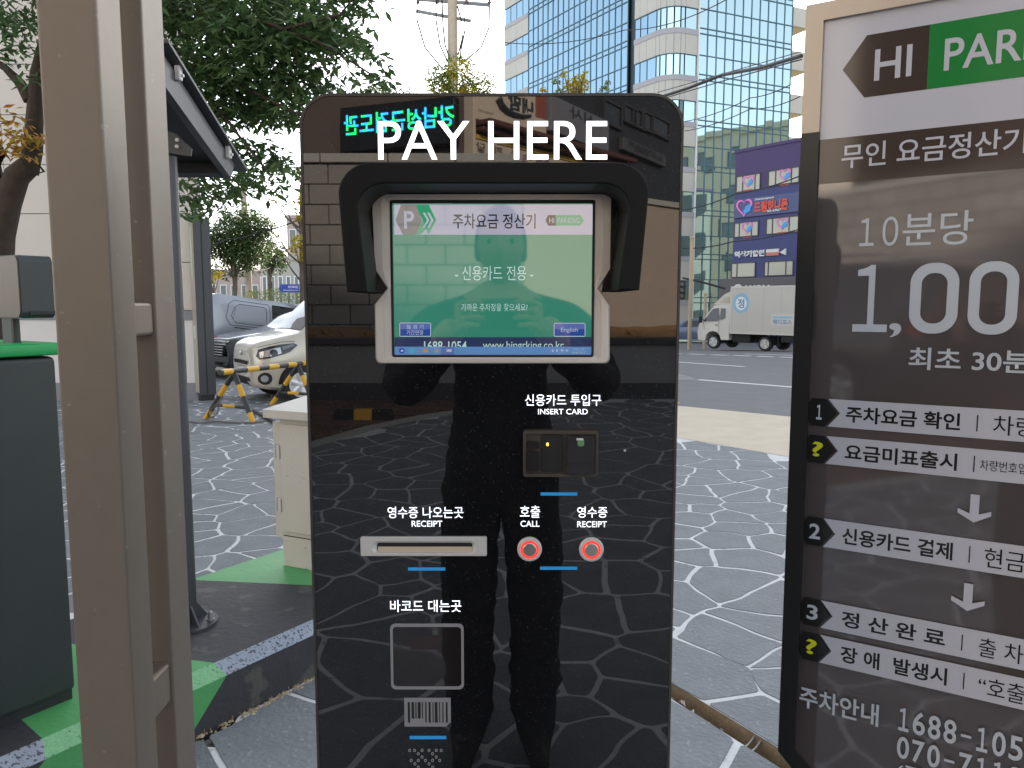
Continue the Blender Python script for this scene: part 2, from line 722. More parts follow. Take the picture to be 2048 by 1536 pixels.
    for _, x, y, poly in near:
        mb = MB()
        shape(mb, x, y, poly, x, y, gz(x, y))
        o = mb.build("stone", m_stone, PAVE, fix=False)
        o.location = (x, y, gz(x, y))
    mb = MB()
    for _, x, y, poly in far:
        shape(mb, x, y, poly, 0, 0, 0)
    mb.build("farther_stones", m_stone, PAVE, fix=False, kind="stuff")
make_stones()

# drain slot
m_drain = M("rust_stained_concrete", (.30, .225, .14), .9, var=.3, vscale=14, bump=.5, bscale=70, streak=(.35, (60, 60, 6)))
m_drainbed = M("drain_bed", (.045, .042, .038), .95, var=.3, vscale=12, bump=.5)
def drain():
    mb = MB()
    def q(s, n, z):
        p = DR0 + DRD * s + DRN * n
        return (p.x, p.y, z)
    a, b = DRA - .004, DRB + .004
    N = 24
    rnd = random.Random(3)
    for i in range(N):
        s0, s1 = a + (b - a) * i / N, a + (b - a) * (i + 1) / N
        mb.cur = 0
        mb.quad(q(s0, .001, -.003), q(s1, .001, -.003), q(s1, .001, -.13), q(s0, .001, -.13))
        mb.quad(q(s0, -DRW - .001, -.003), q(s1, -DRW - .001, -.003), q(s1, -DRW - .001, -.13), q(s0, -DRW - .001, -.13))
        mb.cur = 1
        mb.quad(q(s0, .002, -.13), q(s1, .002, -.13), q(s1, -DRW - .002, -.13), q(s0, -DRW - .002, -.13))
    for s in (a, b):
        mb.cur = 0
        mb.quad(q(s, .001, -.003), q(s, -DRW - .001, -.003), q(s, -DRW - .001, -.13), q(s, .001, -.13))
    o = mb.build("drain_channel", [m_drain, m_drainbed], fix=False)
    o["kind"] = "structure"
    # a thin tie across the slot and crumbs of mortar on its lip
    m_rub = M("mortar_crumbs", (.42, .40, .37), .95, var=.2, bump=.5)
    mb = MB()
    for s in (.47, .50):
        p, r = Vector(q(s, .004, -.012)), Vector(q(s + .02, -DRW - .004, -.02))
        mb.path([p.lerp(r, t / 6) + Vector((0, 0, -.012 * math.sin(math.pi * t / 6))) for t in range(7)], .004, 5)
    mb.build("drain_tie", M("dull_steel", (.30, .30, .30), .5, .7), o)
    mb = MB()
    for k in range(7):
        s, n = .15 + .05 * k + rnd.uniform(-.02, .02), -DRW + rnd.uniform(-.015, .03)
        r = rnd.uniform(.008, .02)
        p = Vector(q(s, n, -.02 + r))
        vs = [p + Vector((rnd.uniform(-1, 1), rnd.uniform(-1, 1), rnd.uniform(-.7, .9))) * r for _ in range(6)]
        mb.add(vs, [(0, 1, 2), (0, 2, 3), (0, 3, 4), (5, 1, 2), (5, 2, 3), (5, 3, 4), (1, 4, 5), (0, 1, 4)])
    mb.build("rubble", m_rub, o, kind="stuff")
drain()

# pebbles and flecks lying on the paving
def litter():
    rnd = random.Random(5)
    mb = MB()
    for k in range(170):
        x, y = rnd.uniform(.45, 4.5), rnd.uniform(1.8, 8)
        if k % 3 == 0:
            x, y = rnd.uniform(-4.5, -.7), rnd.uniform(4.2, 9)
        if not paved(x, y):
            continue
        s, n = drain_local(x, y)
        if -DRW - .02 < n < .02:
            continue
        r = rnd.uniform(.003, .008)
        c = Vector((x, y, .009 + r * .4))
        vs = [c + Vector((rnd.uniform(-1, 1), rnd.uniform(-1, 1), rnd.uniform(-.5, .7))) * r for _ in range(5)]
        mb.add(vs, [(0, 1, 2), (0, 2, 3), (0, 3, 1), (4, 1, 2), (4, 2, 3), (4, 3, 1)])
    o = mb.build("gravel", M("pale_grit", (.45, .44, .42), .9, island=.4))
    tag(o, "loose pale grit scattered over the grey stone paving", "gravel", kind="stuff")
litter()

# road markings (each line lies on the asphalt)
def gpt(u, v, dz=0):
    z = 0
    for _ in range(6):
        p = G(u, v, z)
        z = gz(p.x, p.y) + dz
    return (p.x, p.y)
def line_px(ua, va, ub, vb, w, mat=m_white_paint, name="lane_line"):
    a, b = Vector(gpt(ua, va)), Vector(gpt(ub, vb))
    d = (b - a).normalized()
    n = Vector((-d.y, d.x)) * w / 2
    o = poly_sheet(name, [a - n, b - n, b + n, a + n], -.009, mat, step=1.0, kind="structure")
    return o
line_px(1397, 758.5, 1660, 779, .16)
line_px(1240, 720, 1488, 732.5, .17)
line_px(1488, 707, 1640, 712, .2)
for k in range(7):
    ua = 1330 + 46 * k
    line_px(ua, 705.5 + (ua - 1330) * .034, ua + 33, 705.5 + (ua + 33 - 1330) * .034, .34, name="crossing_stripe")
line_px(1335, 697.5, 1392, 699.5, .22, m_orange_paint)
line_px(1405, 700.5, 1600, 703, .2, m_orange_paint)
line_px(1335, 804, 1358, 805, .22, m_orange_paint)

# painted kerb island behind the kiosk
m_igreen = M("green_kerb_paint", (.075, .32, .10), .5, var=.1, vscale=5, bump=.22, bscale=45, spots=(30, .68, (.12, .36, .16), .6))
m_iblack = M("black_kerb_paint", (.032, .033, .037), .62, var=.3, vscale=5, bump=.3, bscale=40, spots=(9, .6, (.10, .095, .085), .6))
m_ichgreen = M("worn_green_paint", (.17, .42, .20), .62, var=.14, vscale=9, bump=.5, bscale=60, spots=(80, .62, (.03, .035, .03), .8))
m_ichgrey = M("worn_grey_paint", (.26, .30, .36), .7, var=.16, vscale=9, bump=.55, bscale=60, spots=(85, .555, (.03, .03, .035), .85))
def island():
    def w(s, n, z):
        p = IS_A + IS_D * s + IS_N * n
        return Vector((p.x, p.y, z))
    rows = [(0.0, -.03), (.012, .17), (.07, .205), (IS_W, .205)]       # (n, z): foot, face top, chamfer top, back
    def s_of(u, v, z):
        p = G(u, v, z)
        return island_local(p.x, p.y)[0]
    s_near = s_of(105, 1490, .205)
    s_mid = s_of(431, 1327, .205)
    s_far = .95
    mb = MB()
    ends = [-2.6, s_near, s_mid, s_far, 1.62]
    back = [-2.6, s_near + .08, max(s_near + .3, s_mid - .75), max(.53, s_mid - .3), 1.62]
    foot = [-2.6, s_near - .25, s_mid - .20, s_far - .20, 1.62]
    face = [-2.6, s_near - .02, s_mid + .01, s_far - .01, 1.62]
    S4 = [foot, face, ends, back]
    for k in range(4):                                                  # black, green, black, green
        g = k % 2
        for r in range(3):
            n0, z0 = rows[r]
            n1, z1 = rows[r + 1]
            mb.cur = (2 + (0 if g else 1)) if r == 1 else (0 if g else 1)
            K = 8
            for i in range(K):
                t0, t1 = i / K, (i + 1) / K
                f = lambda row, t: row[k] + (row[k + 1] - row[k]) * t
                mb.quad(w(f(S4[r], t0), n0, z0), w(f(S4[r], t1), n0, z0), w(f(S4[r + 1], t1), n1, z1), w(f(S4[r + 1], t0), n1, z1))
    mb.cur = 0
    mb.add([w(1.62, 0, -.03), w(1.62, .012, .17), w(1.62, .07, .205), w(1.62, IS_W, .205), w(1.62, IS_W, -.03)], [(0, 1, 2, 3, 4)])
    mb.cur = 1
    mb.quad(w(-2.6, IS_W, .205), w(1.62, IS_W, .205), w(1.62, IS_W, -.03), w(-2.6, IS_W, -.03))
    o = mb.build("kerb_island", [m_igreen, m_iblack, m_ichgreen, m_ichgrey])
    o["kind"] = "structure"
    # bead of sand and weeds caught along the kerb foot
    mb = MB()
    rnd = random.Random(8)
    for i in range(420):
        s = rnd.uniform(-1.2, 1.6)
        p = w(s, -rnd.random() ** 1.6 * .035, .004)
        r = rnd.uniform(.003, .009)
        mb.add([p + Vector((-r, -r, -.002)), p + Vector((r, -r * .6, -.002)), p + Vector((rnd.uniform(-r, r), r, -.002)), p + Vector((0, 0, r * .9))], [(0, 1, 3), (1, 2, 3), (2, 0, 3)])
    t = mb.build("sand", M("yellow_sand", (.42, .35, .22), .95, island=.3))
    tag(t, "yellowish sand caught along the foot of the painted kerb", "sand", kind="stuff")
    mb = MB()
    for i in range(90):
        s = rnd.uniform(-.3, 1.2)
        p = w(s, -rnd.random() * .02, .002)
        a = rnd.uniform(0, 6.28)
        d = Vector((math.cos(a), math.sin(a), 0)) * rnd.uniform(.006, .02)
        mb.path([p, p + d * .5 + Vector((0, 0, .012)), p + d + Vector((0, 0, rnd.uniform(.008, .02)))], .0009, 3)
    t = mb.build("dry_grass", M("straw", (.40, .31, .16), .9))
    tag(t, "dry straw coloured weeds growing along the kerb foot", "weeds", kind="stuff")
island()

# ---------------------------------------------------------------- payment kiosk
KX, KY = -0.0255, 1.0
m_glass = M("black_mirror_glass", (.0045, .0045, .005), .012, ior=1.8, var=.05, vscale=5, rvar=.011, spots=(420, .655, (.085, .085, .09), .6))
m_kbody = M("charcoal_metal", (.028, .028, .03), .38, .3, var=.1, vscale=20)
m_kedge = M("worn_dark_edge", (.055, .05, .045), .5, .3, var=.3, vscale=60)
m_hood = M("matt_black_plastic", (.004, .004, .0045), .5, ior=1.28, bump=.05, bscale=900)
m_bezel = M("silver_bezel", (.56, .53, .50), .38, .35, var=.03, vscale=40)
m_alu = M("brushed_aluminium", (.55, .54, .52), .4, .2, streak=(.06, (4, 4, 300)))
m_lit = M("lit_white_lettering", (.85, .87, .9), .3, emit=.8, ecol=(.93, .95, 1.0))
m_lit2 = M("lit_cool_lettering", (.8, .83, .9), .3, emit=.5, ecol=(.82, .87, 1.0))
m_blue = M("glowing_blue_line_print", (.02, .24, .56), .35, emit=.06, ecol=(.03, .35, .8))  # printed line given a faint glow of its own
m_print = M("grey_print", (.23, .23, .24), .35)
m_red = M("red_light_ring", (.9, .03, .02), .3, emit=.42, ecol=(1.0, .04, .03))
m_tan = M("beige_plastic", (.50, .42, .32), .45)
m_dark = M("black_gap", (.006, .006, .006), .6)
m_reader = M("dark_bronze_plastic", (.055, .047, .038), .35, var=.1, vscale=30)
m_gloss = M("glossy_dark_plastic", (.02, .019, .02), .12)

kiosk = thing("payment_kiosk", "tall black glass parking payment machine headed PAY HERE with a hooded screen", "payment machine", (KX, KY, 0))
def K(u, v, Y=KY):
    p = P(u, v, Y)
    return (p.x - KX, p.z)
def kfit(u0, u1, v0, v1, Y=KY):
    """rectangle of the kiosk front from photo pixels"""
    x0, z1 = K(u0, v0, Y)
    x1, z0 = K(u1, v1, Y)
    xa, _ = K(u0, v1, Y)
    xb, _ = K(u1, v0, Y)
    return (x0 + xa) / 2, (x1 + xb) / 2, z0, z1
HW, KT = .2415, K(985, 188)[1]
MB().prism(rrect(-HW, HW, 0.02, KT, [.002, .040, .040, .002], 8), .003, .21).build("body", m_kbody, kiosk, smooth=True, angle=35)
MB().ring(rrect(-HW, HW, 0.02, KT, [.002, .040, .040, .002], 8), rrect(-HW + .0032, HW - .0032, .024, KT - .0035, [.002, .037, .037, .002], 8), -.0045, .0028).build("edge_trim", m_kedge, kiosk)
MB().prism(rrect(-HW + .0034, HW - .0034, .0242, KT - .0037, [.002, .0368, .0368, .002], 8), -.003, .0026).build("glass_panel", m_glass, kiosk)
MB().bbox(-HW - .02, HW + .02, -.01, .24, 0, .02, .004).build("base_plate", m_kbody, kiosk)
FY = -.0034                                                       # just proud of the glass

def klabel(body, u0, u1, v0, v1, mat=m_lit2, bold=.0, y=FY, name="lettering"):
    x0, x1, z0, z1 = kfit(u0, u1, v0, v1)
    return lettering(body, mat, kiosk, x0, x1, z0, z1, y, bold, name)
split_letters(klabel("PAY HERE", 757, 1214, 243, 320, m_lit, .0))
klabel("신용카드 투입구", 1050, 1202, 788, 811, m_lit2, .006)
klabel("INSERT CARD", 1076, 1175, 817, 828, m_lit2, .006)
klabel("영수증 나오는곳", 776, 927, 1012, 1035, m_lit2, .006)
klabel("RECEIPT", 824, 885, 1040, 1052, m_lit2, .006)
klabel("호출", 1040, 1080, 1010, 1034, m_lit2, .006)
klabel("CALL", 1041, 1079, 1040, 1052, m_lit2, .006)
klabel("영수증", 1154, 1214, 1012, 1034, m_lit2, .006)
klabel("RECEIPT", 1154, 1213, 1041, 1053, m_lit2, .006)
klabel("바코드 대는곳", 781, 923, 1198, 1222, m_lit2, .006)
for (u0, u1, v) in ((1081, 1154, 986.5), (817, 891, 1136), (1080, 1154, 1134.5), (820, 893, 1472)):
    x0, x1, z0, z1 = kfit(u0, u1, v - 3, v + 3)
    MB().box(x0, x1, -.0042, -.0031, z0, z1).build("blue_line", m_blue, kiosk)

# hood
YH = .912
def hoodpx(l): return [K(u, v, YH) for u, v in l]
def arc_px(cx, cy, rx, ry, a0, a1, n):
    return [(cx + rx * math.cos(RAD(a0 + (a1 - a0) * i / n)), cy - ry * math.sin(RAD(a0 + (a1 - a0) * i / n))) for i in range(n + 1)]
ho = [(694, 583)] + arc_px(742, 387, 66, 63, 180, 90, 10) + arc_px(1232, 387, 66, 63, 90, 0, 10) + [(1279, 580)]
hi = [(738, 583)] + arc_px(768, 416, 53, 49, 180, 90, 10) + arc_px(1206, 416, 53, 49, 90, 0, 10) + [(1236, 580)]
ho[0], hi[0] = (693, 584), (735, 583)
def hood():
    bm = bmesh.new()
    o2, i2 = hoodpx(ho), hoodpx(hi)
    n = len(o2)
    yf, yb = YH - KY, -.003
    V = [[bm.verts.new((p[0], y, p[1])) for p in l] for l, y in ((o2, yf), (i2, yf), (i2, yb), (o2, yb))]
    for i in range(n - 1):
        for a in range(4):
            b = (a + 1) % 4
            bm.faces.new((V[a][i], V[a][i + 1], V[b][i + 1], V[b][i]))
    for i in (0, n - 1):
        bm.faces.new([V[a][i] for a in range(4)])
    bmesh.ops.recalc_face_normals(bm, faces=bm.faces)
    es = [e for e in bm.edges if len(e.link_faces) == 2 and e.calc_face_angle() > RAD(50) and e.verts[0].co.y < yf + .001 and e.verts[1].co.y < yf + .001]
    bmesh.ops.bevel(bm, geom=es, offset=.0022, segments=3, profile=.5, affect='EDGES')
    me = bpy.data.meshes.new("screen_hood")
    bm.to_mesh(me)
    bm.free()
    me.materials.append(m_hood)
    me.polygons.foreach_set("use_smooth", [True] * len(me.polygons))
    me.set_sharp_from_angle(angle=RAD(35))
    even_normals(link("screen_hood", me, kiosk))
hood()

# bezel with the two notches, screen opening and its black rim
def bezel():
    def k(l): return [K(u, v) for u, v in l]
    L = arc_px(754, 398, 11, 10, 180, 90, 4)
    T = arc_px(1213, 398, 11, 10, 90, 0, 4)
    outer = k(L + T + [(1222, 538), (1197, 577), (1219, 611)] + arc_px(1208, 716, 11, 11, 0, -90, 4) + arc_px(763, 716, 11, 11, -90, -180, 4) + [(750, 609), (775, 577), (749, 538)])
    x0, x1, z0, z1 = kfit(784, 1187, 402, 713)
    inner0 = rrect(x0, x1, z0, z1, .004, 4)
    # matched counts: walk the inner outline to the nearest angle of each outer point
    cx, cz = (x0 + x1) / 2, (z0 + z1) / 2
    inner = []
    for (px, pz) in outer:
        dx, dz = px - cx, pz - cz
        t = min((x1 - x0) / 2 / max(1e-9, abs(dx)), (z1 - z0) / 2 / max(1e-9, abs(dz)))
        inner.append((cx + dx * t, cz + dz * t))
    mb = MB()
    n = len(outer)
    def lay(l, y, sc=0): return [(p[0], y, p[1]) for p in l]
    mid = [((o[0] * .45 + i[0] * .55), (o[1] * .45 + i[1] * .55)) for o, i in zip(outer, inner)]
    vs = lay(outer, -.003) + lay([(o[0] * .985 + cx * .015, o[1] * .985 + cz * .015) for o in outer], -.0085) + lay(mid, -.0085) + lay([(m[0] * .97 + i[0] * .03, m[1] * .97 + i[1] * .03) for m, i in zip(mid, inner)], -.0078) + lay(inner, -.0068) + lay(inner, -.003)
    fs = []
    for r in range(5):
        for i in range(n):
            j = (i + 1) % n
            fs.append((r * n + i, r * n + j, (r + 1) * n + j, (r + 1) * n + i))
    mb.add(vs, fs)
    mb.build("screen_bezel", m_bezel, kiosk)
    MB().ring(rrect(x0 - .0004, x1 + .0004, z0 - .0004, z1 + .0004, .003, 4), rrect(x0 + .0024, x1 - .0024, z0 + .0026, z1 - .0036, .002, 4), -.0078, -.0035).build("screen_rim", m_dark, kiosk)
    return x0 + .0022, x1 - .0022, z0 + .0024, z1 - .0034
SX0, SX1, SZ0, SZ1 = bezel()

# lit display, drawn as flat layers on the panel
def SM(name, c, e, ec=None):
    return M("screen_" + name, c, .03, ior=2.15, emit=e * .25, ecol=ec or c)
s_white = SM("white", (.12, .12, .13), .50, (.74, .77, 1.0))
s_green = SM("green", (.03, .06, .05), .36, (.055, .60, .40))
s_grey = SM("grey", (.10, .10, .10), .16, (.8, .8, .85))
s_lgreen = SM("logo_green", (.05, .1, .07), .36, (.12, .85, .45))
s_ink = SM("ink", (.012, .012, .02), .02, (.3, .3, .6))
s_navy = SM("navy", (.012, .018, .05), .10, (.2, .3, .8))
s_bar = SM("taskbar", (.04, .07, .12), .5, (.20, .46, 1.0))
s_btn = SM("button_blue", (.02, .03, .09), .33, (.03, .16, .9))
s_btnl = SM("button_light", (.04, .05, .1), .42, (.2, .32, .95))
s_pale = SM("pale_text", (.1, .13, .12), .75, (.62, .9, .85))
s_line = SM("button_edge", (.1, .1, .12), .6, (.7, .78, 1.0))
s_ora = SM("icon_orange", (.1, .05, .02), .5, (1.0, .5, .12))
s_cy = SM("icon_cyan", (.02, .06, .1), .5, (.15, .7, 1.0))
screen = MB().box(SX0, SX1, -.0042, -.0034, SZ0, SZ1).build("screen", s_green, kiosk)
def sp(u, v): return K(u, v)
LY = [-.0043]
def slayer(name, mat, polys, step=.00006):
    LY[0] -= step
    mb = MB()
    for p in polys:
        mb.flat([sp(*q) for q in p], LY[0])
    return mb.build(name, mat, screen, fix=False)
def rect(u0, u1, v0, v1): return [(u0, v1), (u1, v1), (u1, v0), (u0, v0)]
def stext(body, mat, u0, u1, v0, v1, bold=0.0):
    LY[0] -= .00006
    a = kfit(u0, u1, v0, v1)
    return lettering(body, mat, screen, *a, LY[0], bold)
slayer("header_band", s_white, [rect(789.5, 1184.5, 410, 470)])
slayer("logo_arrow", s_lgreen, [[(842, 469.5), (871, 441), (858, 410.5), (830, 410.5), (846, 441), (828, 469.5)], [(846, 440), (858, 469.5), (873.5, 441), (859, 410.5), (830, 410.5)]])
slayer("logo_hexagon", s_grey, [[(807, 470), (792, 441), (803, 410.5), (832, 410.5), (845, 441), (833, 470)]])
stext("P", s_white, 809, 829, 423, 458, .02)
slayer("logo_chevrons", s_white, [[(846, 456), (855, 441), (846, 426), (850.5, 426), (859.5, 441), (850.5, 456)], [(855, 456), (863, 441), (855, 426), (859.5, 426), (868, 441), (859.5, 456)]])
stext("주차요금 정산기", s_ink, 906, 1071, 428, 458, .012)
slayer("badge_green", s_lgreen, [[(1111, 452), (1160, 452), (1167, 441.5), (1160, 431), (1111, 431)]])
slayer("badge_dark", s_ink, [[(1096, 452), (1111, 452), (1111, 431), (1096, 431), (1090.5, 441.5)]])
stext("HI", s_white, 1098, 1108, 436, 447, .01)
stext("PAR", s_white, 1115, 1133, 436, 447, .0)
stext("ING", s_white, 1143, 1159, 436, 447, .0)
slayer("badge_chevrons", s_white, [[(1137, 447), (1134, 441.5), (1137, 436), (1138.6, 436), (1135.6, 441.5), (1138.6, 447)], [(1140.5, 447), (1137.5, 441.5), (1140.5, 436), (1142, 436), (1139, 441.5), (1142, 447)]])
stext("- 신용카드 전용 -", s_pale, 911, 1066, 532, 561, .0)
stext("가까운 주차장을 찾으세요?", s_pale, 923, 1055, 607, 622, .0)
slayer("footer_band", s_navy, [rect(790.5, 1182, 674, 694)])
stext("1688-1054", s_pale, 849, 934, 682, 700, .01)
stext("www.hingrking.co.kr", s_pale, 966, 1127, 682, 702, .0)
slayer("taskbar", s_bar, [rect(790.5, 1182, 693, 709.5)])
slayer("window_tab", s_btnl, [rect(882, 909, 694, 709)])
slayer("taskbar_icon", s_cy, [[(825 + 5 * math.cos(t), 701 - 6 * math.sin(t)) for t in [i * .5236 for i in range(12)]]])
slayer("taskbar_icon", s_btn, [[(805 + 6 * math.cos(t), 701 - 5.5 * math.sin(t)) for t in [i * .5236 for i in range(12)]]])
slayer("taskbar_icon", s_ora, [rect(847, 857, 697, 704), [(872, 705), (878, 701), (872, 697)]])
slayer("taskbar_icon", s_line, [rect(894, 904, 698, 703), rect(1103, 1107, 699, 703), rect(1112, 1115, 698, 703), rect(1121, 1126, 698, 702), rect(1131, 1135, 699, 702), rect(803, 808, 699, 703)])
stext("오후 4:20", s_line, 1146, 1168, 696, 700)
stext("2018-10-12", s_line, 1143, 1169, 702.5, 706.5)
for (u0, u1, v0, v1, body) in ((800, 863, 645, 673, ("월 정 기", "기간연장")), (1107, 1170, 645.5, 673, ("English",))):
    r = 3
    slayer("button_border", s_line, [arc_px(u1 - r, v1 - r, r, r, -90, 0, 3) + arc_px(u1 - r, v0 + r, r, r, 0, 90, 3) + arc_px(u0 + r, v0 + r, r, r, 90, 180, 3) + arc_px(u0 + r, v1 - r, r, r, 180, 270, 3)])
    slayer("button_face", s_btnl, [rect(u0 + 1.6, u1 - 1.6, v0 + 1.6, v1 - 1.6)])
    slayer("button_shade", s_btn, [[(u0 + 1.6, v1 - 1.6), (u1 - 1.6, v1 - 1.6), (u1 - 1.6, (v0 + v1) / 2 - 2), ((u0 + u1) / 2, (v0 + v1) / 2 + 2), (u0 + 1.6, (v0 + v1) / 2 - 2)]])
    if len(body) == 2:
        stext(body[0], s_line, 814, 848, 649, 657.5, .01)
        stext(body[1], s_white, 814, 848, 660, 669.5, .015)
    else:
        stext(body[0], s_white, 1121, 1155, 655, 666, .005)

# card reader
def reader():
    x0, x1, z0, z1 = kfit(1046, 1195, 859, 950)
    mb = MB()
    mb.ring(rrect(x0, x1, z0, z1, .004, 4), rrect(x0 + .004, x1 - .004, z0 + .004, z1 - .004, .002, 4), -.011, -.003)
    mb.box(x0 + .003, x1 - .003, -.0062, -.0032, z0 + .003, z1 - .003)
    r = mb.build("card_reader", m_reader, kiosk)
    a = kfit(1082, 1126, 867, 942)
    MB().prism(rrect(*a, .004, 4), -.0075, -.006).build("card_slot", m_dark, r)
    a = kfit(1133, 1187, 868, 946)
    mb = MB()
    mb.prism(rrect(*a, .006, 5), -.016, -.006)
    mb.build("card_guide", m_gloss, r, smooth=True)
    a = kfit(1135, 1186, 919, 925)
    MB().box(a[0], a[1], -.0168, -.0158, a[2], a[3]).build("card_mouth", m_dark, r)
    a = kfit(1053, 1078, 880, 894)
    MB().prism(rrect(*a, .002, 3), -.012, -.006).build("side_guide", m_gloss, r)
    a = kfit(1053, 1078, 899, 938)
    MB().prism(rrect(*a, .002, 3), -.014, -.006).build("side_guide", m_gloss, r)
    a = kfit(1092, 1097, 883, 890)
    MB().prism(rrect(*a, .0015, 4), -.0085, -.007).build("amber_light", M("amber_light", (.8, .5, .05), .3, emit=.5, ecol=(1, .72, .1)), r)
    a = kfit(1153, 1166, 873, 888)
    MB().prism(rrect(*a, .003, 4), -.0168, -.0155).build("green_sticker", M("green_sticker", (.10, .26, .10), .5), r)
    a = kfit(1151, 1164, 872, 876)
    MB().box(a[0], a[1], -.0172, -.0166, a[2], a[3]).build("sticker_edge", M("white_sticker", (.6, .6, .58), .5), r)
reader()
# screw hole
cx, cz = K(1249, 900)
fr = Matrix.Rotation(RAD(90), 4, 'X')
MB().lathe([(.0016, 0), (.0016, .0012), (.0009, .0012), (.0009, .0006)], mtx=Matrix.Translation((cx, -.003, cz)) @ fr, n=14).build("screw_hole", m_alu, kiosk)

# receipt slot
def slot():
    x0, x1, z0, z1 = kfit(723, 974, 1071, 1109)
    a = kfit(746, 953, 1079, 1104)
    n = 6
    outer = rrect(x0, x1, z0, z1, .0022, n)
    inner = rrect(a[0], a[1], a[2], a[3], (a[3] - a[2]) / 2 - .0005, n)
    deep = rrect(a[0] + .006, a[1] - .006, a[2] + .0015, a[3] - .004, .003, n)
    mb = MB()
    N = len(outer)
    lay = lambda l, y: [(p[0], y, p[1]) for p in l]
    edge = [(p[0] * .996 + (x0 + x1) / 2 * .004, p[1] - (.0008 if p[1] > (z0 + z1) / 2 else -.0008)) for p in outer]
    vs = lay(outer, -.003) + lay(outer, -.0066) + lay(edge, -.0075) + lay(inner, -.0075) + lay(deep, -.0036)
    fs = []
    for r in range(4):
        for i in range(N):
            j = (i + 1) % N
            fs.append((r * N + i, r * N + j, (r + 1) * N + j, (r + 1) * N + i))
    mb.add(vs, fs)
    s = mb.build("receipt_slot", m_alu, kiosk)
    b = kfit(757, 945, 1081, 1091)
    MB().box(b[0], b[1], -.0046, -.0034, b[2], b[3]).build("slot_gap", m_dark, s)
    b = kfit(757, 945, 1091, 1102)
    MB().box(b[0], b[1], -.0049, -.0034, b[2], b[3]).build("paper_tray", m_tan, s)
slot()
for (u, v) in ((1059, 1096), (1182, 1096.5)):
    cx, cz = K(u, v)
    T = Matrix.Translation((cx, -.003, cz)) @ fr
    b = MB().lathe([(.0164, 0), (.0164, .003), (.0150, .0042), (.0122, .0042)], mtx=T, n=32).build("push_button", m_alu, kiosk, smooth=True, angle=30)
    MB().lathe([(.0121, .0030), (.0121, .0046), (.0092, .0046), (.0090, .0030)], mtx=T, n=32).build("light_ring", m_red, b)
    MB().lathe([(.0089, .0030), (.0089, .0050), (.0082, .0054)], mtx=T, n=32).build("button_cap", M("spun_steel", (.55, .53, .5), .28, .9, streak=(.3, (900, 1, 900))), b)

# barcode window, icon, speaker holes
x0, x1, z0, z1 = kfit(782, 928, 1245, 1376)
MB().ring(rrect(x0, x1, z0, z1, .007, 5), rrect(x0 + .0034, x1 - .0034, z0 + .0042, z1 - .0045, .005, 5), -.0040, -.0031).build("scan_window_border", m_print, kiosk)
MB().prism(rrect(x0 + .0034, x1 - .0034, z0 + .0042, z1 - .0045, .005, 5), -.0034, -.0031).build("scan_window", M("smoked_glass", (.014, .011, .0105), .03, ior=1.8), kiosk)
a = kfit(823, 884, 1268, 1297)
MB().box(a[0], a[1], -.0037, -.0035, a[2], a[3]).build("scanner_lens", M("scanner_lens", (.030, .022, .021), .1), kiosk)
x0, x1, z0, z1 = kfit(809.5, 902, 1393, 1450)
c = MB().box(x0, x1, -.0040, -.0031, z0, z1).build("barcode_icon", m_print, kiosk)
mb = MB()
bars = [(244, 262, 1130), (276, 297, 1095), (309, 318, 1095), (330, 354, 1095), (366, 374, 1095), (394, 405, 1130), (423, 440, 1130), (457, 464, 1130), (476, 499, 1130), (514, 521, 1130), (541, 550, 1130), (571, 586, 1130)]
for (xa, xb, yb) in bars:
    a = kfit(760 + xa / 4.315, 760 + xb / 4.315, 1180 + 955 / 4.315, 1180 + yb / 4.315)
    mb.box(a[0], a[1], -.0043, -.0039, a[2], a[3])
mb.build("barcode_bars", m_dark, c)
a = [K(893, 1449.5), K(902, 1449.5), K(902, 1441)]
MB().flat(a, -.0044).build("folded_corner", m_dark, c)
mb = MB()
for (xs, y) in (((260, 301, 365, 426, 487, 530), 1372), ((333, 456), 1401), ((365, 487), 1429), ((272, 333, 395, 456, 517), 1458), ((304, 426), 1487), ((333, 456), 1516), ((262, 320, 380, 440, 500, 540), 1545), ((310, 425, 487), 1575)):
    for x in xs:
        cx, cz = K(760 + x / 4.315, 1180 + y / 4.315)
        mb.ring([(cx + .0019 * math.cos(t), cz + .0022 * math.sin(t)) for t in [i * .628 for i in range(10)]], [(cx + .0011 * math.cos(t), cz + .0013 * math.sin(t)) for t in [i * .628 for i in range(10)]], -.0037, -.0031)
mb.build("speaker_holes", M("worn_hole_rim", (.30, .29, .28), .5), kiosk)

# ---------------------------------------------------------------- information board on the right
BX, BY = None, None
_p = P(1604, 300, 1.45)
BX, BY = _p.x, _p.y
BT = Vector((.846, -.533, 0)).normalized()
BN = Vector((-BT.y * -1, 0, 0))
BRZ = math.atan2(BT.y, BT.x)
BNv = Vector((BT.y, -BT.x, 0))                                    # faces the camera
board = thing("information_board", "large black framed parking fee board with green and brown header and white arrow steps", "sign board", (BX, BY, 0), BRZ)
def B(u, v, off=0.0):
    """photo pixel to (along, up) on the board's own plane"""
    a = (u - 1024) / FPX
    b = (768 - v) / FPX
    cp, sp_ = math.cos(PITCH), math.sin(PITCH)
    d = Vector((a, cp + b * sp_, -sp_ + b * cp))
    o = Vector((0, 0, CAM_H))
    t = (Vector((BX, BY, 0)) + BNv * off - o).dot(BNv) / d.dot(BNv)
    p = o + d * t
    return ((p - Vector((BX, BY, 0))).dot(BT), p.z)
m_bframe_l = M("champagne_frame", (.40, .36, .31), .35, .55)
m_bframe_d = M("black_frame", (.012, .012, .012), .4)
m_bwhite = M("board_white", (.50, .50, .55), .10, ior=1.5, var=.02)
m_bbrown = M("board_brown", (.058, .041, .035), .08, ior=1.5)
m_bgrey = M("board_dark_grey", (.080, .067, .066), .045, ior=1.95)
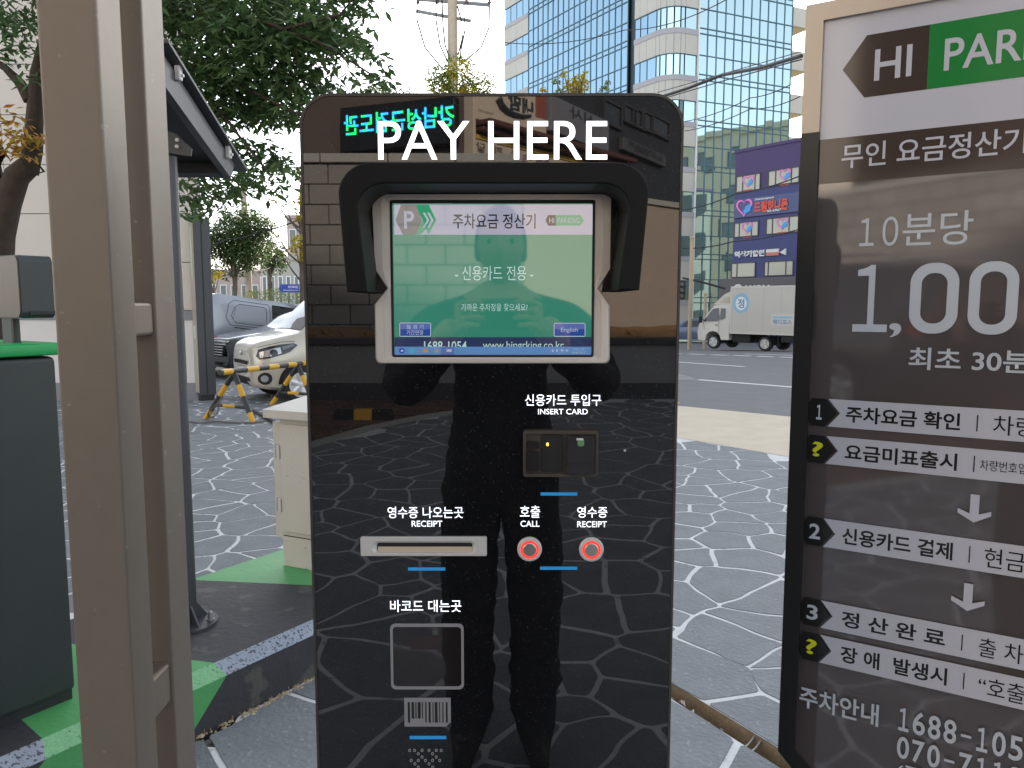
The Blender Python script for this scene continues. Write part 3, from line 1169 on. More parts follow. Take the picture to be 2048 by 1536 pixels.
m_bgreen = M("board_green", (.018, .20, .045), .10, ior=1.5)
m_bblack = M("board_black", (.016, .016, .017), .1, ior=1.5)
m_bsilver = M("board_silver_text", (.50, .53, .57), .15)
m_byellow = M("board_yellow", (.62, .66, .02), .2)
BTOP = B(1605, 17)[1]
BW = .64
fw = .031
zb = B(1563, 1497)[1]
zsplit = B(1604, 270)[1]
ch = .13
mb = MB()
mb.cur = 0
mb.prism([(0, zsplit), (fw, zsplit), (fw, BTOP - fw), (0, BTOP)], -.012, .05)
mb.prism([(0, BTOP), (fw, BTOP - fw), (BW - fw, BTOP - fw), (BW, BTOP)], -.012, .05)
mb.prism([(BW - fw, zsplit), (BW, zsplit), (BW, BTOP), (BW - fw, BTOP - fw)], -.012, .05)
mb.cur = 1
mb.prism([(0, zb), (fw, zb + .012), (fw, zsplit), (0, zsplit)], -.012, .05)
mb.prism([(BW - fw, zb + .012), (BW, zb), (BW, zsplit), (BW - fw, zsplit)], -.012, .05)
mb.prism([(0, zb), (ch, zb - ch * 1.0), (ch + .012, zb - ch + fw), (fw, zb + .012)], -.012, .05)
mb.prism([(ch, zb - ch), (BW - ch, zb - ch), (BW - ch - .012, zb - ch + fw), (ch + .012, zb - ch + fw)], -.012, .05)
mb.prism([(BW - ch, zb - ch), (BW, zb), (BW - fw, zb + .012), (BW - ch - .012, zb - ch + fw)], -.012, .05)
mb.build("frame", [m_bframe_l, m_bframe_d], board)
mb = MB()
for x in (.16, BW - .20):
    mb.bbox(x, x + .04, .0, .04, .0, zb - ch + .002, .003)
mb.bbox(.08, BW - .08, -.14, .20, 0, .012, .003)
mb.build("legs", m_bframe_d, board)
pan = [(fw - .004, zb + .01), (ch + .012, zb - ch + fw - .004), (BW - ch - .012, zb - ch + fw - .004), (BW - fw + .004, zb + .01), (BW - fw + .004, BTOP - fw + .004), (fw - .004, BTOP - fw + .004)]
panel = MB().prism(pan, -.004, .04).build("panel", m_bgrey, board)
BL = [-.0042]
def blayer(name, mat, polys):
    BL[0] -= .00012
    mb = MB()
    for p in polys:
        mb.flat(p, BL[0])
    return mb.build(name, mat, panel, fix=False)
def btext(body, mat, a, b, bold=0.0, wide=None, name="lettering"):
    """a, b: photo pixels of the text's lower left and upper right corners"""
    BL[0] -= .00012
    x0, z0 = B(*a)
    x1, z1 = B(*b)
    return lettering(body, mat, panel, x0, x1, z0, z1, BL[0], bold, name)
X0, X1 = fw - .003, BW - fw + .003
zw = B(1640, 281)[1]
zbr = B(1640, 369)[1]
blayer("white_header", m_bwhite, [[(X0, zw), (X1, zw), (X1, BTOP - fw + .003), (X0, BTOP - fw + .003)]])
blayer("brown_band", m_bbrown, [[(X0, zbr), (X1, zbr), (X1, zw), (X0, zw)]])
za, zbb = B(1735, 72)[1], B(1732, 196)[1]
zm = (za + zbb) / 2
xt, xa_, xg = B(1686, 141)[0], B(1735, 72)[0], B(1857, 120)[0]
XR = BW - xt
blayer("brand_arrow_brown", m_bbrown, [[(xt, zm), (xa_, zbb), (xg, zbb), (xg, za), (xa_, za)]])
blayer("brand_arrow_green", m_bgreen, [[(xg, zbb), (BW - xa_, zbb), (XR, zm), (BW - xa_, za), (xg, za)]])
zt0, zt1 = B(1752, 163)[1], B(1752, 101)[1]
def brow(body, mat, u0, u1, z0, z1, vv, bold=0.0):
    BL[0] -= .00012
    return lettering(body, mat, panel, B(u0, vv)[0], B(u1, vv)[0], z0, z1, BL[0], bold)
brow("HI", m_bwhite, 1750, 1824, zt0, zt1, 130, .012)
xp = B(1889, 115)[0]
BL[0] -= .00012
lettering("PARKING", m_bwhite, panel, xp, B(1889, 115)[0] + (B(2072, 100)[0] - xp) * 2.0, zt0, zt1, BL[0], .012)
z0, z1 = B(1684, 334)[1], B(1684, 292)[1]
BL[0] -= .00012
lettering("무인 요금정산기", m_bwhite, panel, B(1684, 320)[0], B(2052, 300)[0], z0 - .004, z1 + .001, BL[0], .01)
z0, z1 = B(1720, 494)[1], B(1720, 437)[1]
BL[0] -= .00012
lettering("１０", m_bsilver, panel, B(1720, 470)[0], B(1797, 465)[0], z0, z1, BL[0], .004, space=.68)
BL[0] -= .00012
lettering("분당", m_bsilver, panel, B(1806, 470)[0], B(1946, 460)[0], z0 - .002, z1 + .004, BL[0], .004)
z0, z1 = B(1710, 663)[1], B(1715, 530)[1]
def digits(body, mat, x0, x1, z0, z1, bold, wide=.80):
    """figures set one by one at an even pitch, the 1 with its foot"""
    BL[0] -= .00012
    n = len(body)
    adv = (x1 - x0) / n
    for i, ch in enumerate(body):
        a = x0 + adv * i
        if ch == "-":
            m = MB()
            m.flat([(a + adv * .18, z0 + (z1 - z0) * .42), (a + adv * .82, z0 + (z1 - z0) * .42), (a + adv * .82, z0 + (z1 - z0) * .53), (a + adv * .18, z0 + (z1 - z0) * .53)], BL[0])
            m.build("hyphen", mat, panel, fix=False)
        else:
            w = .68 if ch == "1" else wide
            lettering("１" if ch == "1" else ch, mat, panel, a + adv * (1 - w) / 2, a + adv * (1 + w) / 2, z0, z1, BL[0], bold)
zc0, zc1 = B(1710, 663)[1], B(1710, 531)[1]
BL[0] -= .00012
lettering("１", m_bsilver, panel, B(1708, 600)[0], B(1777, 600)[0], zc0, zc1, BL[0], .004)
lettering(",", m_bsilver, panel, B(1779, 660)[0], B(1803, 660)[0], zc0 - .009, zc0 + .016, BL[0], .0)
for (ua, ub) in ((1820, 1917), (1937, 2036), (2058, 2160)):
    xa, xb = B(ua, 600)[0], B(ub, 600)[0]
    w = (xb - xa)
    st = w * .235
    MB().ring(rrect(xa, xb, zc0 - .001, zc1 + .001, w * .46, 12), rrect(xa + st, xb - st, zc0 - .001 + st, zc1 + .001 - st, w * .46 - st * .9, 12), BL[0], BL[0] + .0001).build("figure", m_bsilver, panel)
z0, z1 = B(1818, 738)[1], B(1818, 694)[1]
BL[0] -= .00012
lettering("최초 30분", m_bsilver, panel, B(1818, 716)[0], B(2062, 716)[0], z0, z1, BL[0], .015)
# the step bars: z from the left end, level on the board
def step_bar(u, vt, vb, num, ncol, word, wu0, wu1, rest, ru0, ru1, rv0=None, rscale=1.0):
    z1, z0 = B(u + 45, vt)[1], B(u + 42, vb)[1]
    zmid = (z0 + z1) / 2
    vm = (vt + vb) / 2
    xl = B(u + 45, vm)[0]
    hx0, hx1, hx2 = B(u - 5, vm)[0], B(u + 12, vm)[0], B(u + 64, vm)[0]
    blayer("step_bar", m_bwhite, [[(xl, z0), (X1 - .004, z0), (X1 - .004, z1), (xl, z1), (xl + .021, zmid)]])
    blayer("step_hexagon", m_bblack, [[(hx0 + .001, zmid), (hx1, z0), (hx2 - .021, z0), (hx2, zmid), (hx2 - .021, z1), (hx1, z1)]])
    h = z1 - z0
    brow(num, ncol, u + (22 if num == "１" else 17), u + (33 if num == "１" else 39), zmid - h * .27, zmid + h * .27, vm, .02)
    brow(word, m_bblack, wu0, wu1, zmid - h * .29, zmid + h * .29, vm, .022)
    BL[0] -= .00012
    xs = B(wu1 + 34, vm)[0]
    mbb = MB()
    mbb.flat([(xs - .0009, zmid - h * .27), (xs + .0009, zmid - h * .27), (xs + .0009, zmid + h * .27), (xs - .0009, zmid + h * .27)], BL[0])
    mbb.build("divider", m_bblack, panel, fix=False)
    brow(rest, m_bblack, ru0, ru1, zmid - h * .33 * rscale, zmid + h * .30 * rscale, vm, 0)
step_bar(1612, 797, 852, "１", m_bsilver, "주차요금 확인", 1693, 1922, "차량", 1988, 2075)
step_bar(1608, 871, 926, "?", m_byellow, "요금미표출시", 1691, 1916, "차량번호입력", 1962, 2075, rscale=.55)
step_bar(1603, 1035, 1091, "2", m_bsilver, "신용카드 결제", 1686, 1908, "현금", 1972, 2055)
step_bar(1598, 1198, 1252, "3", m_bsilver, "정 산 완 료", 1685, 1894, "출 차", 1962, 2052)
step_bar(1596, 1266, 1321, "?", m_byellow, "장 애  발생시", 1683, 1898, "“호출", 1962, 2056)
for (u, vt, vb) in ((1951, 987, 1043), (1938, 1164, 1219)):
    x, zt = B(u, vt)
    zb2 = B(u, vb)[1]
    w = B(u + 34, vt)[0] - x
    t = w * .27
    zz = zb2 + w * .58
    blayer("down_arrow", m_bwhite, [[(x, zb2), (x + w, zz), (x + w, zz + t * 1.2), (x + t, zb2 + w * .42 + t * .7), (x + t, zt), (x - t, zt), (x - t, zb2 + w * .42 + t * .7), (x - w, zz + t * 1.2), (x - w, zz)]])
z0, z1 = B(1600, 1408)[1], B(1600, 1366)[1]
BL[0] -= .00012
lettering("주차안내", m_bsilver, panel, B(1601, 1390)[0], B(1760, 1400)[0], z0, z1, BL[0], .018)
z0, z1 = B(1798, 1455)[1], B(1798, 1409)[1]
digits("1688-1054", m_bsilver, B(1794, 1430)[0], B(2086, 1470)[0], z0, z1, .016)
z0, z1 = B(1797, 1510)[1], B(1797, 1466)[1]
digits("070-7119", m_bsilver, B(1792, 1490)[0], B(2050, 1520)[0], z0, z1, .016)
z0, z1 = B(1795, 1566)[1], B(1795, 1520)[1]
BL[0] -= .00012
lettering("(주)", m_bsilver, panel, B(1793, 1545)[0], B(1863, 1545)[0], z0, z1, BL[0], .014)
# an oval plastic catch on the frame side of the panel
x, z = B(1620, 632)
MB().ring(rrect(x - .020, x + .012, z - .05, z + .05, .015, 6), rrect(x - .017, x + .009, z - .047, z + .047, .013, 6), -.0065, -.004).build("oval_catch", M("clear_plastic", (.06, .055, .055), .1), board)

# ---------------------------------------------------------------- steel posts on the left
m_bronze = M("bronze_grey_steel", (.190, .158, .126), .42, .3, spots=(70, .70, (.34, .32, .29), .7), var=.06, vscale=30, bump=.03, bscale=400)
def steel_posts():
    xr = P(217, 480, .90).x
    xl = P(98, 480, .90).x
    def sy(u): return (xr * FPX / (u - 1024)) * .90 / (xr * FPX / (217 - 1024))
    y1, y2, y3, y4 = .90, .90 * 807 / 758, .90 * 807 / 719, .90 * 807 / 677
    t = thing("steel_post_pair", "bronze grey pair of square steel posts welded together with a narrow gap, closest to camera", "post", ((xl + xr) / 2, y1, 0))
    w = (xr - xl) / 2
    MB().bbox(-w, w, 0, y2 - y1, 0, 3.3, .0045).build("post", m_bronze, t, smooth=True, angle=30)
    MB().bbox(-w, w, y3 - y1, y4 - y1, 0, 3.3, .0035).build("post", m_bronze, t, smooth=True, angle=30)
    for (va, vb) in ((605, 672), (1345, 1425)):
        za, zb_ = P(285, va, .98).z, P(285, vb, .98).z
        br = MB().bbox(-w * .1, w - .004, y2 - y1 - .002, y3 - y1 + .002, zb_, za, .004).build("spacer_plate", m_bronze, t)
        mb = MB()
        mb.tube((w - .022, (y2 + y3) / 2 - y1, za - .002), (w - .022, (y2 + y3) / 2 - y1, za + .011), .009, .009, 6)
        mb.tube((w - .022, (y2 + y3) / 2 - y1, za + .011), (w - .022, (y2 + y3) / 2 - y1, za + .018), .005, .005, 10)
        mb.build("bolt", M("rusty_bolt", (.13, .085, .06), .55, .5, var=.3, vscale=90), br)
steel_posts()

# ---------------------------------------------------------------- foliage and trees
def leaf_mat(name, col, var=.35, trans=.4, hue=.0):
    m = bpy.data.materials.new(name)
    m.use_nodes = True
    nt = m.node_tree
    N, L = nt.nodes.new, nt.links.new
    b = nt.nodes["Principled BSDF"]
    b.inputs["Roughness"].default_value = .5
    g = N("ShaderNodeNewGeometry")
    mr = N("ShaderNodeMapRange")
    mr.inputs["To Min"].default_value = 1 - var
    mr.inputs["To Max"].default_value = 1 + var
    L(g.outputs["Random Per Island"], mr.inputs["Value"])
    hs = N("ShaderNodeHueSaturation")
    hs.inputs["Color"].default_value = (*col, 1)
    L(mr.outputs[0], hs.inputs["Value"])
    if hue:
        m2 = N("ShaderNodeMapRange")
        m2.inputs["To Min"].default_value = .5 - hue
        m2.inputs["To Max"].default_value = .5 + hue
        w = N("ShaderNodeTexWhiteNoise")
        w.noise_dimensions = '1D'
        L(g.outputs["Random Per Island"], w.inputs["W"])
        L(w.outputs["Value"], m2.inputs["Value"])
        L(m2.outputs[0], hs.inputs["Hue"])
    L(hs.outputs[0], b.inputs["Base Color"])
    t = N("ShaderNodeBsdfTranslucent")
    L(hs.outputs[0], t.inputs["Color"])
    mx = N("ShaderNodeMixShader")
    mx.inputs[0].default_value = trans
    L(b.outputs[0], mx.inputs[1])
    L(t.outputs[0], mx.inputs[2])
    L(mx.outputs[0], nt.nodes["Material Output"].inputs[0])
    MATS[name] = m
    return m
lf_zelkova = leaf_mat("zelkova_leaf", (.078, .14, .048), .45, .42, .03)
lf_yellow = leaf_mat("autumn_leaf", (.42, .24, .03), .4, .4, .04)
lf_ginkgo = leaf_mat("ginkgo_leaf", (.20, .25, .035), .35, .45, .04)
lf_gyellow = leaf_mat("yellow_ginkgo_leaf", (.50, .40, .03), .3, .5, .03)
lf_round = leaf_mat("round_tree_leaf", (.062, .105, .026), .5, .35, .03)
m_bark = M("dark_bark", (.052, .038, .028), .95, var=.35, vscale=9, bump=.9, bscale=22)
m_bark2 = M("grey_bark", (.16, .13, .10), .95, var=.3, vscale=9, bump=.7, bscale=20)

def leaf_shape(rnd, L, W, droop=.5):
    """one pointed leaf of four triangles, folded on its midrib, turned at random"""
    a = rnd.uniform(0, 6.283)
    d = Vector((math.cos(a), math.sin(a), rnd.uniform(-1.0, .35) * droop * 2)).normalized()
    s = d.cross(Vector((rnd.uniform(-.5, .5), rnd.uniform(-.5, .5), 1))).normalized()
    n = s.cross(d)
    return [Vector((0, 0, 0)), d * L * .45 + s * W * .5 - n * W * .12, d * L - n * L * .12, d * L * .45 - s * W * .5 - n * W * .12, d * L * .5 + n * W * .06]
LEAF_F = [(0, 1, 4), (1, 2, 4), (2, 3, 4), (3, 0, 4)]

def tree(name, label, base, trunk_pts, limbs, clumps, leafmats, n_leaf, L, W, group=None, bark=None, tr=.14, seed=1, spread=1.0, droop=.5, flat=.72, wide=1.0):
    """trunk_pts and limbs are world polylines; clumps (x, y, z, r, material index, weight)"""
    rnd = random.Random(seed)
    t = thing(name, label, "tree", base, 0, group)
    o = Vector(base)
    mb = MB()
    mb.path([Vector(p) - o for p in trunk_pts], tr, 10, tr * .6)
    mb.build("trunk", bark or m_bark, t, smooth=True, angle=60)
    if limbs:
        mb = MB()
        for l, r in limbs:
            mb.path([Vector(p) - o for p in l], r, 7, r * .35)
        mb.build("branches", bark or m_bark, t, smooth=True, angle=60)
    mb = MB()
    tw = sum(c[5] for c in clumps)
    for c in clumps:
        cc = Vector(c[:3]) - o
        for _ in range(int(n_leaf * c[5] / tw)):
            while True:
                q = Vector((rnd.uniform(-1, 1), rnd.uniform(-1, 1), rnd.uniform(-1, 1)))
                if q.length < 1:
                    break
            q = q * (q.length ** -.35) * c[3] * spread
            q.x *= wide
            q.y *= wide
            q.z *= flat
            if wide > 1:
                q.z -= .35 * (q.x * q.x + q.y * q.y) / max(.05, c[3])
            k = rnd.uniform(.7, 1.25)
            mb.cur = c[4]
            p = cc + q
            mb.add([p + v for v in leaf_shape(rnd, L * k, W * k, droop)], LEAF_F)
    me = mb.mesh("crown", leafmats, fix=False)
    link("crown", me, t, kind="stuff")
    return t

def round_clumps(rnd, c, rx, rz, n, r0, r1, mi=0):
    out = []
    for _ in range(n):
        while True:
            q = Vector((rnd.uniform(-1, 1), rnd.uniform(-1, 1), rnd.uniform(-1, 1)))
            if .25 < q.length < 1:
                break
        r = rnd.uniform(r0, r1)
        out.append((c[0] + q.x * rx, c[1] + q.y * rx, c[2] + q.z * rz, r, mi, r ** 2))
    return out

# ---------------------------------------------------------------- glass office tower
m_gl_l = M("tower_glass", (.28, .42, .52), .03, 1.0, island=.06)
m_gl_r = M("tower_glass_teal", (.44, .58, .60), .025, 1.0, island=.05)
m_mull = M("tower_mullion", (.075, .155, .195), .4, .3)
m_clad = M("tower_cladding", (.50, .48, .43), .55, var=.05, vscale=.8, island=.03)
m_sill = M("tower_sill_band", (.37, .36, .38), .5)
m_tcore = M("tower_core", (.06, .085, .095), .6)
m_tan2 = M("balcony_soffit_bounce_tan", (.55, .46, .26), .7)  # yellow puts sunlight bounced from below into the soffit colour
m_wht = M("white_metal_strip", (.72, .72, .70), .4)
TC = Vector((10.8, 55, 0))
TL = Vector((-.53, .848, 0)).normalized()
TR = Vector((.91, .414, 0)).normalized()
TLn = Vector((-TL.y, TL.x, 0))
if TLn.y > 0: TLn = -TLn
TRn = Vector((TR.y, -TR.x, 0))
if TRn.y > 0: TRn = -TRn
ZW0, PITCHF, WH = 17.36, 3.12, 1.42                                # window bottom, storey height, window height
TOWH = 34.2
tower = thing("office_tower", "tall glass and pale panel office tower with a rounded corner, blue and teal faces", "building", TC)
def tw(d, n, s, z, off=0.0):
    return d * s + n * off + Vector((0, 0, z))
def trect(mb, d, n, s0, s1, z0, z1, off, tilt=(0, 0)):
    a, b, c, e = tw(d, n, s0, z0, off), tw(d, n, s1, z0, off), tw(d, n, s1, z1, off), tw(d, n, s0, z1, off)
    if tilt != (0, 0):
        w, h = (s1 - s0) / 2, (z1 - z0) / 2
        for p, sx, sz in ((a, -1, -1), (b, 1, -1), (c, 1, 1), (e, -1, 1)):
            p += n * (tilt[0] * w * sx + tilt[1] * h * sz)
    mb.quad(a, b, c, e)
def tbox(mb, d, n, s0, s1, z0, z1, o0, o1):
    vs = [tw(d, n, s, z, o) for o in (o0, o1) for (s, z) in ((s0, z0), (s1, z0), (s1, z1), (s0, z1))]
    mb.add(vs, [(0, 1, 2, 3), (4, 5, 6, 7), (0, 1, 5, 4), (1, 2, 6, 5), (2, 3, 7, 6), (3, 0, 4, 7)])
def build_tower():
    rnd = random.Random(21)
    LE, RE_ = 21.6, 10.97
    back = [TL * LE + TR * 12, TR * RE_ + TL * 14]
    ins = (TL + TR).normalized() * .95
    poly = [ins, TL * LE - TLn * .3 * 1, TL * LE + TR * 12, TR * RE_ + TL * 14, TR * (RE_ - .05) - TRn * .3]
    MB().vprism([(p.x, p.y) for p in poly], -1.2, TOWH).build("core", m_tcore, tower)
    floors = [ZW0 + PITCHF * k for k in range(-6, 6)]
    spare = MB()
    mull = MB()
    def inview(s, d, z):
        p = TC + d * s
        a = math.atan2(z - 1.5, p.y)
        v = 768 - FPX * math.tan(a + PITCH)
        u = 1024 + FPX * p.x / p.y
        if v < -25 or v > 660 or u > 1612:
            return False
        if 600 < u < 1355 and v > 205:
            return False
        return True
    for d, n, s0, s1, nc, gm in ((TL, TLn, 4.33, 17.6, 18, m_gl_l), (TR, TRn, 2.46, RE_, 11, m_gl_r)):
        for zb in floors:
            rows = ((zb + .2, zb + 1.5), (zb + 1.5, zb + PITCHF - .15))
            for i in range(nc):
                a, b = s0 + (s1 - s0) * i / nc, s0 + (s1 - s0) * (i + 1) / nc
                for (za, zc) in rows:
                    if zc < -1 or za > TOWH - .4:
                        continue
                    zc = min(zc, TOWH - .3)
                    tl = (rnd.gauss(0, .0035), rnd.gauss(0, .0045))
                    if inview((a + b) / 2, d, (za + zc) / 2):
                        mb = MB()
                        trect(mb, d, n, a, b, za, zc, .02, tl)
                        mb.build("pane", gm, tower, fix=False)
                    else:
                        spare.cur = 0 if d is TL else 1
                        trect(spare, d, n, a, b, za, zc, .02, tl)
            if zb < TOWH - .5:
                mb = MB()
                for i in range(nc):
                    a, b = s0 + (s1 - s0) * i / nc, s0 + (s1 - s0) * (i + 1) / nc
                    trect(mb, d, n, a, b, zb - .15, zb + .2, .021, (rnd.gauss(0, .003), 0))
                mb.build("spandrel_strip", gm, tower, fix=False)
            for zz, h in ((zb - .17, .035), (zb + .2, .035), (zb + 1.5, .03)):
                if zz < TOWH - .4:
                    tbox(mull, d, n, s0, s1, zz - h, zz + h, .0, .075)
        for i in range(nc + 1):
            a = s0 + (s1 - s0) * i / nc
            tbox(mull, d, n, a - .028, a + .028, -1.0, TOWH - .3, -.01, .068)
    spare.build("farther_panes", [m_gl_l, m_gl_r], tower, fix=False, kind="stuff")
    mull.build("mullions", m_mull, tower)
    # clad wings: rounded corner piece (0..3.74 left, 0..2.44 right) and the far left strip
    R = 1.5
    ang = math.acos(max(-1, min(1, TL.dot(TR))))
    tl = R / math.tan(ang / 2)
    cen = (TL + TR).normalized() * (R / math.sin(ang / 2))
    path = [(TL * 3.59, TLn)]
    for s in (3.0, 2.25):
        path.append((TL * s, TLn))
    n_arc = 5
    for i in range(n_arc + 1):
        t = i / n_arc
        nn = (TLn * (1 - t) + TRn * t).normalized()
        path.append((cen + nn * R, nn))
    path.append((TR * 2.36, TRn))
    path = [(p - (TLn + TRn) * 0, n_) for p, n_ in path]
    strip = [(TL * s, TLn) for s in (LE, 20.6, 19.6, 18.6, 17.65)]
    def band(seq, z0, z1, off, name, mat, each=False, gap=.02):
        mb = MB()
        for (p, n0), (q, n1) in zip(seq, seq[1:]):
            e = (q - p).normalized() * gap
            a, b = p + e, q - e
            vs = [a + n0 * off, b + n1 * off, b - n1 * .2, a - n0 * .2]
            vs = [v + Vector((0, 0, z0)) for v in vs] + [v + Vector((0, 0, z1)) for v in vs]
            mb.add(vs, [(3, 2, 1, 0), (4, 5, 6, 7), (0, 1, 5, 4), (1, 2, 6, 5), (2, 3, 7, 6), (3, 0, 4, 7)])
            if each:
                mb.build(name, mat, tower)
                mb = MB()
        if not each:
            mb.build(name, mat, tower)
    for zb in floors:
        if zb > TOWH - 1:
            continue
        for seq, gm in ((path, None), (strip, m_gl_l)):
            view = zb > 14 or seq is path
            band(seq, zb + WH - PITCHF + .02, zb - .36, .06, "cladding_panel", m_clad, each=view, gap=.012)
            band(seq, zb - .36, zb - .0, .10, "sill_band", m_sill, gap=0)
            if gm:
                band(seq, zb, zb + WH, -.02, "window_strip", gm, gap=.05)
            else:
                band(seq[:4], zb, zb + WH, -.02, "window_strip", m_gl_l, gap=.05)
                band(seq[3:], zb, zb + WH, -.02, "window_strip", m_gl_r, gap=.05)
            band(seq, zb + WH - .03, zb + WH + .05, .03, "window_head", m_mull, gap=0)
    mb = MB()
    tbox(mb, TL, TLn, 3.64, 4.28, -1, TOWH, -.5, -.25)
    mb.build("recess", m_tcore, tower)
    mb = MB()
    tbox(mb, TR, TRn, 2.37, 2.46, -1, TOWH, -.05, .14)
    mb.build("white_strip", m_wht, tower)
    # balconies past the right end
    for zb in floors:
        if zb > TOWH - 2 or zb < 2:
            continue
        z0 = zb - 1.55
        mb = MB()
        tbox(mb, TR, TRn, RE_ + .06, RE_ + 1.75, z0, z0 + 1.35, -.12, 0)
        tbox(mb, TR, TRn, RE_ + 1.62, RE_ + 1.75, z0, z0 + 1.35, -3.0, -.125)
        b = mb.build("balcony", m_clad, tower)
        mb = MB()
        tbox(mb, TR, TRn, RE_ + .06, RE_ + 1.6, z0 - .02, z0 + .12, -3.0, -.13)
        mb.build("balcony_floor", m_tan2, b)
    # roof edge
    MB().vprism([(p.x * 1.0, p.y) for p in [TL * 0 + (TLn + TRn) * .05, TL * LE + TLn * .05, TL * LE + TR * 12, TR * RE_ + TL * 14, TR * RE_ + TRn * .05]], TOWH, TOWH + .3).build("roof", m_clad, tower)
build_tower()

# ---------------------------------------------------------------- purple shop building
class Face:
    """a vertical building face through o along d, reached from photo pixels"""
    def __init__(s, o, d):
        s.o = Vector((o[0], o[1], 0))
        s.d = Vector((d[0], d[1], 0)).normalized()
        s.n = Vector((s.d.y, -s.d.x, 0))
        if s.n.y > 0:
            s.n = -s.n
    def px(s, u, v):
        a = (u - 1024) / FPX
        b = (768 - v) / FPX
        cp, sp_ = math.cos(PITCH), math.sin(PITCH)
        r = Vector((a, cp + b * sp_, -sp_ + b * cp))
        c = Vector((0, 0, CAM_H))
        t = (s.o - c).dot(s.n) / r.dot(s.n)
        p = c + r * t
        return (p - s.o).dot(s.d), p.z
    def rz(s): return math.atan2(s.d.y, s.d.x)
    def rect(s, ul, ur, vtl, vbl):
        """left/right pixel columns; the rows are taken at the left edge"""
        x0, z1 = s.px(ul, vtl)
        _, z0 = s.px(ul, vbl)
        x1, _ = s.px(ur, vtl)
        return x0, x1, z0, z1

m_purple = M("purple_render", (.070, .046, .130), .7, var=.06, vscale=.6, bump=.1, bscale=20)
m_blue_b = M("blue_render", (.050, .056, .165), .65, var=.06, vscale=.6)
m_bluesign = M("blue_sign_panel", (.062, .075, .185), .4)
m_winl = M("window_blind_glass", (.42, .40, .32), .12, ior=1.6)
m_winframe = M("dark_window_frame", (.05, .045, .05), .5)
m_redtext = M("red_channel_letters", (.62, .07, .03), .4)
m_pinktext = M("pink_channel_letters", (.75, .18, .52), .4)
m_cyan = M("blue_channel_letters", (.05, .30, .72), .4)
m_wtext = M("white_channel_letters", (.62, .61, .58), .45)
m_greysign = M("dark_grey_sign", (.10, .092, .09), .6)
PF = Face((13.60, 48), (.59, -.81))
purple = thing("shop_building", "purple and blue shop building with a pink heart sign beside the glass tower", "building", PF.o, PF.rz())
# local frame: x along the face, -y out of the face, z up
PL = 9.0
ztop = PF.px(1470, 307)[1]
zs = PF.px(1466, 386)[1]
z_in = PF.px(1465, 556)[1]
MB().box(0, PL, 0, .3, zs, ztop).build("upper_wall", m_purple, purple)
MB().box(.004, PL - .004, .302, 9, -1.2, ztop - .004).build("rear_walls", M("grey_green_render", (.20, .22, .21), .8, var=.06), purple)
MB().box(.002, PL - .002, .004, .3, -1.2, zs - .002).build("lower_wall", m_blue_b, purple)
MB().box(-.05, PL + .05, -.06, 9.05, ztop, ztop + .18).build("roof_edge", m_purple, purple)
def pwin(ul, ur, vt, vb, split, deco):
    x0, x1, z0, z1 = PF.rect(ul, ur, vt, vb)
    mb = MB()
    mb.ring([(x0, z0), (x1, z0), (x1, z1), (x0, z1)], [(x0 + .06, z0 + .06), (x1 - .06, z0 + .06), (x1 - .06, z1 - .06), (x0 + .06, z1 - .06)], -.05, -.003)
    for s in split:
        xm = x0 + (x1 - x0) * s
        mb.box(xm - .03, xm + .03, -.045, -.004, z0 + .06, z1 - .06)
    w = mb.build("window", m_winframe, purple)
    MB().box(x0 + .05, x1 - .05, -.02, -.006, z0 + .05, z1 - .05).build("pane", m_winl, w)
    if deco:
        cx, cz = x0 + (x1 - x0) * deco, (z0 + z1) / 2 + .12
        heart(w, cx, cz, .42, -.026)
        MB().box(cx - .3, cx + .3, -.026, -.022, cz - .62, cz - .5).build("sticker_line", m_redtext, w)
def heart(parent, cx, cz, s, y, th=.11):
    pts = []
    for i in range(40):
        t = 2 * math.pi * i / 40
        pts.append((16 * math.sin(t) ** 3 / 17, (13 * math.cos(t) - 5 * math.cos(2 * t) - 2 * math.cos(3 * t) - math.cos(4 * t)) / 17))
    pts = pts[::-1]
    out = [(cx + p[0] * s, cz + p[1] * s) for p in pts]
    inn = [(cx + p[0] * s * (1 - 2 * th), cz + p[1] * s * (1 - 2 * th)) for p in pts]
    h = MB().ring(out, inn, y - .03, y).build("heart_outline", m_pinktext, parent)
    b = [(.1, -.9), (.95, -.55), (1.0, .0), (.75, .35), (.55, .1), (.2, .1), (.15, -.25), (-.15, -.45)]
    MB().prism([(cx + p[0] * s * .8, cz + p[1] * s * .8) for p in b], y - .035, y - .031).build("blue_figure", m_cyan, parent)
pwin(1473, 1522, 353, 386, (.28, .78), .5)
pwin(1537, 1600, 342, 374, (.25, .75), .55)
pwin(1469, 1518, 446, 476, (.22, .72), .55)
pwin(1533, 1600, 437, 470, (.2, .7), .5)
pwin(1463, 1512, 526, 556, (.25,), 0)
pwin(1529, 1588, 523, 553, (.15, .75), 0)
x0, x1, z0, z1 = PF.rect(1464, 1600, 403, 438)
MB().bbox(.05, PL - .1, -.10, -.003, z0, z1 + .05, .02).build("sign_panel", m_bluesign, purple)
h = PF.px(1491, 414)
heart(purple, h[0], h[1], .62, -.11)
def ptext(body, mat, ul, ur, vt, vb, bold=.02, y=-.15, ext=.05):
    x0, x1, z0, z1 = PF.rect(ul, ur, vt, vb)
    return lettering(body, mat, purple, x0, x1, z0, z1, y, bold, "lettering", ext=0)
ptext("드림허니문", m_redtext, 1512, 1579, 404, 427, .05)
ptext("Dreamhoneymoon", m_wtext, 1513, 1551, 397, 403, .03)
ptext("02-6967", m_wtext, 1537, 1566, 420, 425, .04)
ptext("역삼지압원", m_wtext, 1472, 1532, 503, 516, .06)
x0, x1, z0, z1 = PF.rect(1534, 1559, 499, 512)
